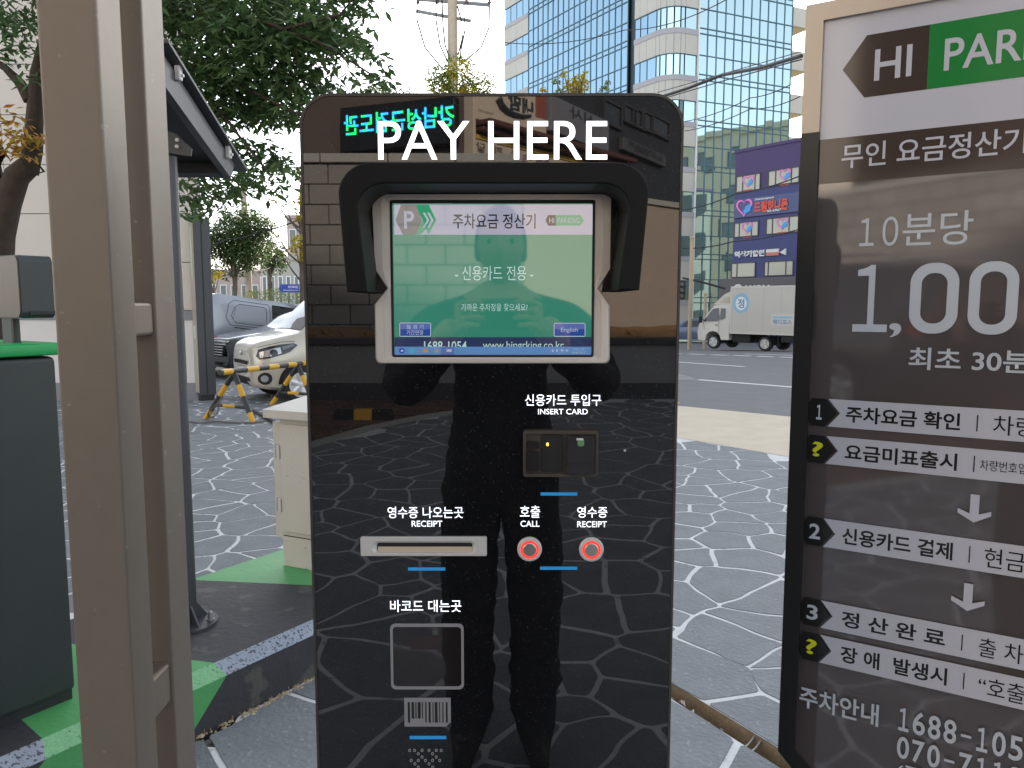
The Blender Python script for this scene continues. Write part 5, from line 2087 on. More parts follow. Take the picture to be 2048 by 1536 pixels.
def ginkgo_sprig(label, px, Y, mats, seed, n, L=.085):
    r = random.Random(seed)
    cl, limbs = [], []
    base = P(px[0][0], 620, Y)
    g = gz(base.x, Y)
    b = (base.x, Y, g)
    for (u, v, rad, mi) in px:
        q = P(u, v, Y + r.uniform(-.5, .5))
        cl.append((q.x, q.y, q.z, rad, mi, rad ** 2))
        k = P(px[0][0], v + 60, Y)
        limbs.append(([(k.x, Y, k.z), ((k.x + q.x) / 2, Y, (k.z + q.z) / 2 - .1), (q.x, q.y, q.z)], .03))
    top = P(px[0][0], min(p_[1] for p_ in px) + 30, Y)
    return tree("ginkgo_tree", label, b, [b, ((b[0] + top.x) / 2, Y, (g + top.z) / 2), tuple(top)], limbs, cl, mats, n, L, L * .8, "ginkgo street trees behind the kiosk", m_bark2, .11, seed)
ginkgo_sprig("bright yellow ginkgo top in front of the blue tower glass", [(1150, 205, .4, 0), (1145, 168, .26, 0), (1160, 158, .22, 0), (1128, 148, .12, 0), (1170, 145, .10, 0), (1165, 172, .22, 0), (1112, 162, .13, 1), (1120, 183, .16, 1), (1086, 180, .12, 0), (1208, 176, .13, 1), (1215, 164, .09, 1), (1148, 190, .3, 0)], 24, [lf_gyellow, lf_ginkgo], 12, 1500)
ginkgo_sprig("sparse yellow ginkgo twigs at the kiosk's left side", [(604, 400, .25, 0), (603, 355, .16, 0), (549, 400, .10, 0), (571, 410, .08, 1), (590, 417, .07, 1), (598, 430, .14, 0), (600, 480, .24, 0), (590, 495, .16, 0), (555, 470, .08, 0), (560, 505, .13, 1), (607, 440, .2, 0), (606, 510, .2, 0), (598, 340, .1, 0)], 20, [lf_gyellow, lf_ginkgo], 13, 900, .08)
ginkgo_sprig("low yellow green sapling by the dark totem", [(424, 545, .16, 1), (432, 552, .2, 0), (440, 546, .13, 0), (422, 562, .12, 1)], 30, [lf_gyellow, lf_ginkgo], 14, 420, .08)

# hedge along the far pavement
def hedge():
    r = random.Random(15)
    mb = MB()
    a, b = P(480, 585, 31), P(604, 590, 31)
    for k in range(3400):
        t = r.random()
        x = a.x + (b.x - a.x) * t
        hgt = .62 + .16 * mnoise.noise(Vector((x * 1.5, 2, 0)))
        z = -.5 + (2.05 + hgt - .1) * r.random() ** .6
        q = Vector((x, 31.5 + r.uniform(-.5, .5), z))
        mb.add([q + v for v in leaf_shape(r, .10, .05)], LEAF_F)
    o = mb.build("hedge", lf_ginkgo, fix=False)
    tag(o, "clipped yellow green hedge below the blue street sign", "hedge")
hedge()

# far buildings at the left
m_fpink = M("pinkish_render", (.42, .34, .31), .8, var=.05)
m_fgrey = M("grey_tile", (.40, .39, .36), .8, var=.05)
m_fdark = M("dark_glazing", (.10, .13, .14), .15)
def far_building(name, label, u0, u1, vt, Y, mat, rows, cols, depth=8):
    a, b = P(u0, vt, Y), P(u1, vt, Y)
    t = thing(name, label, "building", (a.x, Y, -.9))
    w, h = b.x - a.x, a.z + .9
    MB().box(0, w, 0, depth, 0, h).build("wall", mat, t)
    MB().box(-.15, w + .15, -.15, depth + .15, h, h + .3).build("roof", mat, t)
    for i in range(rows):
        for j in range(cols):
            x0 = w * (j + .18) / cols
            x1 = w * (j + .82) / cols
            z0 = 1.2 + (h - 1.5) * (i + .25) / rows
            z1 = 1.2 + (h - 1.5) * (i + .78) / rows
            f = MB().ring([(x0, z0), (x1, z0), (x1, z1), (x0, z1)], [(x0 + .08, z0 + .08), (x1 - .08, z0 + .08), (x1 - .08, z1 - .08), (x0 + .08, z1 - .08)], -.06, -.002).build("window", m_wht, t)
            MB().box(x0 + .07, x1 - .07, -.03, -.004, z0 + .07, z1 - .07).build("pane", m_fdark, f)
    return t
far_building("apartment_block", "pinkish low block with a glazed row far behind the yellow ginkgo twigs", 573, 690, 437, 70, m_fpink, 3, 5)
far_building("shop_row", "grey low building far behind the round green tree", 520, 600, 520, 62, m_fgrey, 1, 5)
far_building("low_house", "long pale building in the distance between dark totem and pale pole", 330, 520, 545, 75, m_fpink, 1, 9)

# ---------------------------------------------------------------- left side: canopy on its pole
m_char = M("charcoal_powder_coat", (.060, .063, .070), .42, .25, var=.06, vscale=12)
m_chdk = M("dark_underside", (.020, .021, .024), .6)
def canopy():
    E1 = P(462, 357, 3.33)
    xr = E1.x
    yn = xr / P(331, 200, 1.0).x
    yb = 3.33
    def zz(u, v, y): return P(u, v, y).z
    zl0, zl1 = zz(462, 356, yb), zz(462, 318, yb)
    zn0, zn1 = zz(332, 172, yn), zz(331, 108, yn)
    base = G(371, 1247, .205)
    t = thing("canopy", "charcoal steel canopy with a sloping roof on a single pole behind the post pair", "canopy", (base.x, base.y, .205))
    o = Vector((base.x, base.y, .205))
    W = .40
    # keep the slope but stop before the roof would show left of the posts
    def side_beam(x0, x1, name):
        vs = []
        for x in (x0, x1):
            for (y, z) in ((yn, zn0), (yn, zn1), (yb + .05, zl1 - .012), (yb, zl0)):
                vs.append(Vector((x, y, z)) - o)
        MB().add(vs, [(0, 1, 2, 3), (7, 6, 5, 4), (0, 4, 5, 1), (1, 5, 6, 2), (2, 6, 7, 3), (3, 7, 4, 0)]).build(name, m_char, t)
    side_beam(xr - .03, xr, "side_beam")
    side_beam(xr - W, xr - W + .03, "side_beam")
    # eave and head beams
    mb = MB()
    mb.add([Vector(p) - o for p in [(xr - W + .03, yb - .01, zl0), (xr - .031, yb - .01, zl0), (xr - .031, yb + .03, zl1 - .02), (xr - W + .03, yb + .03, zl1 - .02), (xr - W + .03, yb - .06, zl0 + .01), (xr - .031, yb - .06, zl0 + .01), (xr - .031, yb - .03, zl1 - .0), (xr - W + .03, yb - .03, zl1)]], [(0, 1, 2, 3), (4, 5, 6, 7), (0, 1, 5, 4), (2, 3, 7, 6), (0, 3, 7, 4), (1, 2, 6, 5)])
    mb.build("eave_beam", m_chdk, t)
    sl = (zl1 - zn1) / (yb - yn)
    mb = MB()
    yf, yr_ = yn - .02, yb + .13
    for (x0, x1) in ((xr - W - .02, xr + .028),):
        za, zc = zn1 + sl * (yf - yn) + .022, zn1 + sl * (yr_ - yn) + .022
        vs = [Vector(p) - o for p in [(x0, yf, za), (x1, yf, za), (x1, yr_, zc), (x0, yr_, zc)]]
        vs += [v + Vector((0, 0, .012)) for v in vs]
        mb.add(vs, [(3, 2, 1, 0), (4, 5, 6, 7), (0, 1, 5, 4), (1, 2, 6, 5), (2, 3, 7, 6), (3, 0, 4, 7)])
    mb.build("roof_sheet", m_char, t)
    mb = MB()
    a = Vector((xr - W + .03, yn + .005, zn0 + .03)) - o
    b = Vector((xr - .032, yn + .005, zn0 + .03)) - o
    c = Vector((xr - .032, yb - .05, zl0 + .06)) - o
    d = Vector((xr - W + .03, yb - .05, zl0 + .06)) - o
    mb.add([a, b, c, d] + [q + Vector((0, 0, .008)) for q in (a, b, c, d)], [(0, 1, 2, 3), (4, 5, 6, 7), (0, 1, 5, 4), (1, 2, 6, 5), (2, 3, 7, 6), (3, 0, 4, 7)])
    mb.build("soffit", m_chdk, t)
    for (u, v) in ((352, 132), (452, 272)):
        y = xr / P(u, v, 1.0).x
        z = zn1 + sl * (y - yn)
        q = Vector((xr + .004, y, z)) - o
        mb = MB()
        mb.bbox(q.x - .006, q.x + .014, q.y - .014, q.y + .014, q.z - .022, q.z + .03, .004)
        mb.tube(q + Vector((.012, 0, -.005)), q + Vector((.022, 0, -.005)), .006, n=8)
        mb.build("roof_clip", m_alu, t)
    # pole with gusset, base plate and bolts
    zt = zl0 + .03
    r = .046
    MB().tube((0, 0, 0), (0, 0, zt - .205), r, r, 28).build("pole", m_char, t, smooth=True)
    mb = MB()
    mb.tube((0, 0, 0), (0, 0, .010), .125, .125, 32)
    for a in (-35, 55, 145, 235):
        d = Vector((math.cos(RAD(a)), math.sin(RAD(a)), 0))
        n = Vector((-d.y, d.x, 0)) * .004
        p0, p1, p2 = d * (r - .002), d * .098, d * (r - .002) + Vector((0, 0, .075))
        vs = [p0 - n, p1 - n, p2 - n, p0 + n, p1 + n, p2 + n]
        vs = [v + Vector((0, 0, .010)) for v in vs]
        mb.add(vs, [(0, 1, 2), (5, 4, 3), (0, 3, 4, 1), (1, 4, 5, 2), (2, 5, 3, 0)])
    bp = mb.build("base_plate", m_char, t)
    for a in (-80, 10, 100, 190):
        d = Vector((math.cos(RAD(a)), math.sin(RAD(a)), 0)) * .098
        mb = MB()
        mb.tube(d + Vector((0, 0, .010)), d + Vector((0, 0, .014)), .017, n=16)
        mb.tube(d + Vector((0, 0, .014)), d + Vector((0, 0, .030)), .0125, n=6)
        mb.lathe([(.010, .030), (.010, .040), (.006, .046), (.001, .048)], axis_o=d, n=12)
        mb.build("anchor_bolt", m_galv, bp)
    # bolted head plate
    yb2 = base.y
    q0 = P(353, 287, yb2 - .05)
    q = q0 - o
    mb = MB()
    mb.add([q + Vector(p) for p in [(-.07, 0, .06), (.0, 0, .035), (.055, 0, -.02), (.05, 0, -.045), (-.07, 0, -.03)]] + [q + Vector(p) for p in [(-.07, .012, .06), (.0, .012, .035), (.055, .012, -.02), (.05, .012, -.045), (-.07, .012, -.03)]], [(0, 1, 2, 3, 4), (9, 8, 7, 6, 5)] + [(i, (i + 1) % 5, 5 + (i + 1) % 5, 5 + i) for i in range(5)])
    hp = mb.build("head_plate", m_char, t)
    for dx, dz in ((.005, .012), (.003, -.012)):
        MB().tube(q + Vector((dx, -.010, dz)), q + Vector((dx, 0, dz)), .007, n=6).build("plate_bolt", m_alu, hp)
    # mortar smear on the island around the plate
canopy()

# ---------------------------------------------------------------- barrier gate machine (dark cabinet, green lid) on the island
m_cab = M("dark_green_grey_steel", (.040, .048, .047), .38, .2, spots=(50, .70, (.10, .11, .105), .5), var=.12, vscale=5, bump=.05, bscale=300)
m_lid = M("bright_green_lid", (.01, .36, .085), .35)
def gate():
    far = G(155, 1396, .205)
    s0, n0 = island_local(far.x, far.y)
    t = thing("barrier_gate", "dark grey green barrier gate cabinet with a bright green lid on the kerb island", "gate machine", (far.x, far.y, .205), math.atan2(IS_D.y, IS_D.x))
    # local x along the island (away), local y into the island; faces the camera on -y
    Y = far.y
    zt = P(112, 712, Y).z - .205
    L, D = .62, .36
    MB().bbox(-L, 0, 0, D, .03, zt, .018).build("cabinet", m_cab, t, smooth=True, angle=30)
    MB().box(-L + .01, -.01, .012, D - .01, 0, .034).build("plinth", m_chdk, t)
    bm = [(-L - .02, -.018), (.02, -.018), (.02, D + .02), (-L - .02, D + .02)]
    mb = MB()
    mb.bbox(-L - .02, .02, -.02, D + .02, zt + .004, zt + .042, .010)
    mb.build("lid", m_lid, t, smooth=True, angle=30)
    # boom housing on a stem: rounded box along the island
    def at_u(u):
        k = P(u, 560, 1.0).x                                          # x / y of the sight line
        a = Vector((far.x, far.y))
        s = (k * a.y - a.x) / (IS_D.x - k * IS_D.y)
        return s, (a + IS_D * s).y
    sa, ya = at_u(40)
    sb, yb = at_u(106)
    z0, z1 = P(40, 637, ya).z - .205, P(40, 509, ya).z - .205
    h = z1 - z0
    prof = rrect(0, .26, z0, z1, .022, 5)
    mb = MB()
    n = len(prof)
    vs = [(sa, p[0], p[1]) for p in prof] + [(sb, p[0], p[1]) for p in prof]
    mb.add(vs, [tuple(range(n)), tuple(range(2 * n - 1, n - 1, -1))] + [(i, (i + 1) % n, n + (i + 1) % n, n + i) for i in range(n)])
    b = mb.build("boom_housing", m_cab, t, smooth=True, angle=30)
    inner = rrect(.004, .256, z0 + .004, z1 - .004, .02, 5)
    mb = MB()
    vs = [(sa - .004, p[0], p[1]) for p in inner] + [(sa + .001, p[0], p[1]) for p in inner]
    mb.add(vs, [tuple(range(n)), tuple(range(2 * n - 1, n - 1, -1))] + [(i, (i + 1) % n, n + (i + 1) % n, n + i) for i in range(n)])
    mb.build("housing_cover", M("bronze_cover", (.13, .10, .08), .35, .4), b)
    MB().bbox(sa + .02, sa + .10, -.004, .01, z0 + .01, z0 + .022, .002).build("cover_catch", m_chdk, b)
    MB().bbox(sa + .01, sb - .06, .09, .17, zt + .03, z0 + .01, .01).build("stem", m_cab, t)
gate()

# ---------------------------------------------------------------- cream utility cabinet on the island
m_cream = M("cream_cabinet_paint", (.52, .49, .43), .5, spots=(40, .68, (.30, .25, .18), .5), var=.08, vscale=4, bump=.04, bscale=120)
def utility():
    a, b = G(567, 1131, .205), G(626, 1142, .205)
    d = (b - a).normalized()
    n = Vector((-d.y, d.x, 0))
    t = thing("utility_cabinet", "cream steel utility cabinet with a sloped lid half hidden behind the kiosk", "cabinet", (a.x, a.y, .205), math.atan2(d.y, d.x))
    W, D = .48, .34
    z1 = P(556, 826, a.y).z - .205
    MB().bbox(0, W, 0, D, 0, z1 - .02, .004).build("body", m_cream, t)
    MB().bbox(.012, W - .012, -.012, .002, .18, z1 - .05, .003).build("door", m_cream, t)
    MB().bbox(-.045, .004, .004, .05, .14, z1 - .045, .002).build("hinge_post", m_cream, t)
    for z in (.31, z1 - .19):
        h = MB().bbox(-.03, -.008, -.004, .006, z - .035, z + .035, .002).build("hinge", m_galv, t)
        MB().bbox(-.006, .010, -.018, -.002, z - .035, z + .035, .002).build("hinge_leaf", m_alu, h)
    mb = MB()
    zl = z1 - .018
    vs = [(-.05, -.055, zl), (W + .05, -.055, zl), (W + .05, D + .04, zl), (-.05, D + .04, zl), (-.05, -.055, zl + .04), (W + .05, -.055, zl + .04), (W + .05, D + .04, zl + .085), (-.05, D + .04, zl + .085)]
    mb.add(vs, [(3, 2, 1, 0), (4, 5, 6, 7), (0, 1, 5, 4), (1, 2, 6, 5), (2, 3, 7, 6), (3, 0, 4, 7)])
    mb.build("lid", m_cream, t)
    mb = MB()
    for z in (.03, .13):
        mb.tube((.02, -.001, z), (.02, -.005, z), .005, n=8)
        mb.tube((.14, -.001, z - .02), (.14, -.005, z - .02), .005, n=8)
    mb.build("screws", m_alu, t)
    MB().box(.01, W - .01, -.0035, -.001, .155, .159).build("panel_seam", m_chdk, t)
utility()

# ---------------------------------------------------------------- yellow and black A-frame barricade with chain
m_byel = M("barricade_yellow", (.66, .36, .015), .45, var=.08, vscale=20)
m_bblk = M("barricade_black", (.028, .028, .030), .45)
def barricade():
    fl = Vector((*gpt(411, 838), 0))
    fr_ = Vector((*gpt(507, 847), 0))
    gl = Vector((*gpt(555, 812), 0))
    base = (fl + fr_) / 2
    base.z = gz(base.x, base.y)
    t = thing("barricade", "yellow and black striped tubular A-frame barricade in front of the cream car", "barricade", base)
    A = P(468, 742, base.y)
    def q(p): return Vector(p) - base
    axis = (P(596, 728, 11.35) - A)
    def stripes(p0, p1, r, name, segs, parent=t):
        p0, p1 = Vector(p0), Vector(p1)
        mb = MB()
        for (a, b, c) in segs:
            mb.cur = c
            mb.tube(p0.lerp(p1, a), p0.lerp(p1, b), r * (1.04 if c == 0 else 1.0), n=14)
        return mb.build(name, [m_byel, m_bblk], parent, smooth=True, angle=40)
    e0, e1 = A - axis * .19, A + axis * 1.12
    n = 9
    seg = [(i / n + (.0 if i == 0 else 0), (i + 1) / n, 0 if i % 2 == 0 else 1) for i in range(n)]
    seg = [(0, .02, 1), (.02, .12, 0), (.12, .27, 1), (.27, .40, 0), (.40, .52, 1), (.52, .64, 0), (.64, .76, 1), (.76, .87, 0), (.87, .955, 1), (.955, 1, 0)]
    stripes(q(e0), q(e1), .036, "top_rail", seg)
    legseg = [(0, .25, 1), (.25, .48, 0), (.48, .80, 1), (.80, 1, 0)]
    top = q(A)
    up = Vector((0, 0, -.02))
    stripes(top + up, q((fl.x, fl.y, gz(fl.x, fl.y))), .033, "leg", legseg)
    stripes(top + up, q((fr_.x, fr_.y, gz(fr_.x, fr_.y))), .033, "leg", legseg)
    off = axis.copy()
    off.z = 0
    top2 = q(A + axis)
    lg = []
    for f in (fl, fr_):
        f2 = f + off
        f2.z = gz(f2.x, f2.y)
        stripes(top2 + up, q(f2), .033, "leg", legseg)
        lg.append(f2)
    # cross braces and the low tie
    for (a, b) in ((fl, fr_), (lg[0], lg[1])):
        ta = (A if a is fl else A + axis)
        m0 = Vector((a.x, a.y, base.z)).lerp(ta, .30)
        m1 = Vector((b.x, b.y, base.z)).lerp(ta, .30)
        stripes(q(m0), q(m1), .022, "brace", [(0, .3, 1), (.3, .66, 0), (.66, 1, 1)])
    return base, q
bar_base, _ = barricade()
def chain(pts, label, r=.0045, link=.034):
    pts = [Vector(p) for p in pts]
    mb = MB()
    k = 0
    for a, b in zip(pts, pts[1:]):
        d = b - a
        n = max(1, int(d.length / (link * .78)))
        for i in range(n):
            c = a + d * ((i + .5) / n)
            t = d.normalized()
            u = t.orthogonal().normalized()
            w = t.cross(u)
            if k % 2:
                u, w = w, u
            ring = []
            for j in range(10):
                an = 2 * math.pi * j / 10
                ring.append(c + t * math.cos(an) * link * .5 + u * math.sin(an) * link * .32)
            ring.append(ring[0])
            mb.path(ring, r, 4)
            k += 1
    return tag(mb.build("chain", M("rusty_chain_steel", (.20, .185, .165), .5, .6, var=.2, vscale=60)), label, "chain")
pts = [(*gpt(376, 846), .02), (*gpt(400, 849), .015), (*gpt(430, 846), .02), (*gpt(470, 848), .015), (*gpt(500, 848.5), .02), (*gpt(531, 845), .02)]
chain([(p[0], p[1], gz(p[0], p[1]) + p[2]) for p in pts], "steel chain lying across the paving under the striped barricade")
a = P(446, 792, 9.72)
b = gpt(418, 838)
chain([a, P(440, 806, 9.7), P(436, 822, 9.7), P(428, 834, 9.72), (b[0], b[1], .02), P(416, 826, 9.8), P(430, 812, 9.72), a], "short chain looped round the barricade's left leg")
p0, p1 = gpt(508, 826), gpt(556, 852)
tag(MB().path([(p0[0], p0[1], .03), ((p0[0] + p1[0]) / 2, (p0[1] + p1[1]) / 2, .028), (p1[0], p1[1], .03)], .025, 10).build("fallen_pipe", m_bblk, smooth=True), "dark pipe lying on the paving between barricade and cream cabinet", "pipe")

# ---------------------------------------------------------------- pale tiled building at the far left and its sign totem
m_tile = M("pale_wall_panel", (.56, .53, .48), .45, var=.04, vscale=2, island=.03)
m_tile_d = M("dark_wall_panel", (.20, .195, .19), .5, var=.05)
m_plast = M("white_plaster", (.66, .65, .63), .85, var=.05, vscale=2, bump=.15, bscale=60)
m_gband = M("blue_grey_band", (.22, .23, .26), .7, var=.05)
def facade():
    YF = 12.0
    xr = P(398, 700, YF).x
    t = thing("tiled_building", "pale panelled building with white plaster base and blue grey bands behind the left tree", "building", (xr, YF, 0))
    zb = [P(395, v, YF).z for v in (802, 766, 640, 621)]
    g = gz(xr, YF)
    W = 13.0
    MB().vprism([(-W, .30), (0, .30), (-4.7, 9), (-W, 9)], g - .05, 8.6).build("wall", m_plast, t)
    MB().box(-W, .02, .0, .28, g - .05, zb[1]).build("base_band", m_gband, t)
    MB().box(-W, 0, .02, .28, zb[1] + .002, zb[2]).build("plaster_band", m_plast, t)
    MB().box(-W, .01, .0, .28, zb[2] + .002, zb[3]).build("grey_band", m_gband, t)
    z = zb[3] + .006
    H = .742
    r = 0
    while z < 8.0:
        dark = abs(z - P(20, 175, YF).z) < .3
        h = .38 if dark else H
        off = .0
        x = -W
        xs = [-W + 1.55 * k for k in range(20)]
        for k in range(9):
            x1 = -.003 - 1.46 * k
            x0 = x1 - 1.454
            MB().bbox(x0, x1, .10, .28, z, z + h - .008, .006).build("panel", m_tile_d if dark else m_tile, t)
        z += h
        r += 1
facade()
def totem():
    b = gpt(402, 803)
    c = Vector((b[0] + .04, b[1] + .1, gz(b[0], b[1])))
    rz = RAD(-52)
    t = thing("sign_totem", "tall narrow charcoal sign totem with a pale oval panel at the building corner", "sign", c, rz)
    H = P(395, 434, 11.8).z - c.z
    MB().bbox(-.11, .11, -.12, .13, .10, H, .006).build("body", m_char, t)
    MB().box(-.105, .105, -.127, -.121, .14, H - .01).build("front_panel", M("tan_panel", (.36, .32, .26), .4), t)
    n = 24
    poly = [(.05 * math.cos(2 * math.pi * i / n), H - .55 + .42 * math.sin(2 * math.pi * i / n)) for i in range(n)]
    MB().prism(poly, -.132, -.1272).build("oval_panel", M("pale_green_acrylic", (.50, .55, .46), .15), t)
    MB().bbox(-.045, .045, -.132, -.1272, .98, 1.18, .002).build("small_label", M("pale_label", (.5, .55, .5), .3), t)
    MB().box(.111, .114, -.012, .004, .12, H - .02).build("seam", m_chdk, t)
    MB().bbox(-.09, .09, -.10, .11, .0, .10, .003).build("foot", m_chdk, t)
    MB().bbox(-.16, .16, -.17, .17, .0, .012, .003).build("base_plate", m_galv, t)
totem()

# ---------------------------------------------------------------- cars at the left
m_ray = M("cream_car_paint", (.53, .49, .41), .28, .15, coat=.8, var=.01)
m_merc = M("black_car_paint", (.012, .013, .016), .2, .2, coat=1.0)
m_van = M("grey_van_paint", (.33, .35, .38), .3, .45, coat=.7)
m_suv = M("dark_grey_suv_paint", (.035, .036, .04), .25, .3, coat=.8)
def front_at(sh, y, z, xlo, xhi):
    for _ in range(30):
        m = (xlo + xhi) / 2
        zs, ws, zm, wm, zb, wb, zt, wt = sh.at(m)
        if sh.width(m, z) > abs(y) and zs < z < zt:
            xlo = m
        else:
            xhi = m
    return xlo
def front_patch(sh, poly, off, name, mat, parent, xlo, xhi, depth=.02):
    """panel on the nose, poly in (y, z)"""
    mb = MB()
    fr_ = [Vector((front_at(sh, y, z, xlo, xhi) + off, y, z)) for y, z in poly]
    bk = [p - Vector((depth, 0, 0)) for p in fr_]
    n = len(poly)
    c = sum(fr_, Vector()) / n
    c.x = max(c.x, front_at(sh, c.y, c.z, xlo, xhi) + off)
    mb.add(fr_ + bk + [c], [(i, (i + 1) % n, 2 * n) for i in range(n)] + [(i, n + i, n + (i + 1) % n, (i + 1) % n) for i in range(n)])
    return mb.build(name, mat, parent)
def ray_car():
    h = Vector((-.83, -.56, 0)).normalized()
    left = Vector((-h.y, h.x, 0))
    w = Vector((*gpt(600, 803), 0))
    org = w - left * .70 - h * 1.26
    t = thing("hatchback", "cream boxy hatchback with its nose towards the striped barricade", "car", (org.x, org.y, gz(org.x, org.y) - .004), math.atan2(h.y, h.x))
    W = .80
    rows = [(-1.67, .40, .60, .70, .70, .98, .70, 1.50, .58), (-1.60, .30, .70, .70, .78, 1.00, .77, 1.64, .64), (-1.30, .24, .76, .65, W, 1.02, .785, 1.695, .665), (-.6, .20, .77, .62, W, 1.02, .79, 1.71, .675), (.2, .20, .77, .62, W, 1.01, .79, 1.70, .67), (.55, .20, .77, .62, W, 1.00, .79, 1.66, .66), (.95, .20, .77, .62, W, .99, .785, 1.36, .68), (1.25, .20, .77, .62, .80, .97, .775, 1.09, .72), (1.45, .20, .765, .60, .79, .93, .755, 1.045, .68), (1.70, .22, .74, .58, .765, .88, .72, .985, .63), (1.84, .25, .67, .56, .70, .82, .66, .93, .55), (1.915, .28, .57, .54, .61, .78, .56, .88, .46), (1.945, .33, .42, .52, .47, .72, .42, .82, .34)]
    sh = CarShell(rows)
    sh.build(m_ray, t, 90)
    for sd in (1, -1):
        sh.patch([(1.12, 1.04), (.52, 1.54), (.16, 1.58), (.16, 1.03)], sd, .006, "front_window", m_carglass, t)
        sh.patch([(.08, 1.03), (.08, 1.58), (-.75, 1.58), (-.75, 1.04)], sd, .006, "rear_window", m_carglass, t)
        sh.patch([(-.83, 1.05), (-.83, 1.57), (-1.35, 1.52), (-1.40, 1.06)], sd, .006, "quarter_window", m_carglass, t)
        for x in (1.26, -1.26):
            sh.patch(disc_poly(x, .30, .345, 24, -12, 192), sd, .004, "wheel_arch", m_under, t)
            make_wheel(t, x, sd * .715, .285, .19, sd, 6, M("pale_alloy", (.60, .60, .61), .3, .6))
        hl = sh.patch([(1.42, .80), (1.50, .77), (1.70, .715), (1.86, .69), (1.895, .74), (1.86, .84), (1.72, .885), (1.55, .915), (1.36, .93), (1.30, .90)], sd, .010, "headlight", m_lampdark, t, n=14)
        sh.patch([(1.55, .78), (1.72, .735), (1.85, .72), (1.855, .80), (1.70, .85), (1.56, .87)], sd, .015, "reflector", m_lamp, hl, n=8)
        sh.patch(disc_poly(1.66, .79, .055, 14), sd, .020, "lens", m_gloss, hl, n=6)
        sh.patch([(1.33, .90), (1.52, .83), (1.54, .88), (1.38, .915)], sd, .015, "indicator", M("smoke_lens", (.16, .17, .2), .08), hl, n=6)
        fl = sh.patch(disc_poly(1.79, .40, .095, 18), sd, .008, "fog_lamp_recess", m_under, t, n=8)
        sh.patch(disc_poly(1.80, .40, .052, 14), sd, .014, "fog_lamp", m_lamp, fl, n=5)
        sh.line([(.98, .30), (1.00, .62), (1.02, .98)], sd, m_under, t, .004)
        sh.line([(1.34, .955), (1.52, .95), (1.72, .91), (1.86, .87)], sd, m_under, t, .004, "bonnet_seam")
        mb = MB()
        mb.bbox(.82, .98, sd * .93 - .07, sd * .93 + .07, 1.00, 1.17, .05)
        mb.tube((.92, sd * .78, 1.03), (.92, sd * .90, 1.06), .025)
        mb.build("mirror", m_ray, t, smooth=True)
    # windscreen
    mb = MB()
    rowsw = []
    for i in range(9):
        x = .58 + (1.19 - .58) * i / 8
        zs, ws, zm, wm, zb, wb, zt, wt = sh.at(x)
        rowsw.append([(x + .012, wt * .90 * k, zt + .016 - .02 * k * k) for k in (-1, -.5, 0, .5, 1)])
    vs = [p for r in rowsw for p in r]
    mb.add(vs, [(i * 5 + j, i * 5 + j + 1, (i + 1) * 5 + j + 1, (i + 1) * 5 + j) for i in range(8) for j in range(4)])
    mb.build("windscreen", m_carglass, t, smooth=True, fix=False)
    front_patch(sh, [(-.34, .60), (.34, .60), (.34, .655), (-.34, .655)], .010, "grille_slot", m_under, t, 1.2, 1.96)
    front_patch(sh, [(-.44, .27), (.44, .27), (.42, .40), (-.42, .40)], .008, "lower_intake", m_under, t, 1.2, 1.96)
    pl = front_patch(sh, [(-.26, .45), (.26, .45), (.26, .56), (-.26, .56)], .018, "number_plate", m_plate, t, 1.2, 1.96)
    front_patch(sh, [(.055 * math.cos(a) , .76 + .035 * math.sin(a)) for a in [i * .628 for i in range(10)]], .012, "round_badge", m_chrome, t, 1.2, 1.96)
    return t
ray_car()

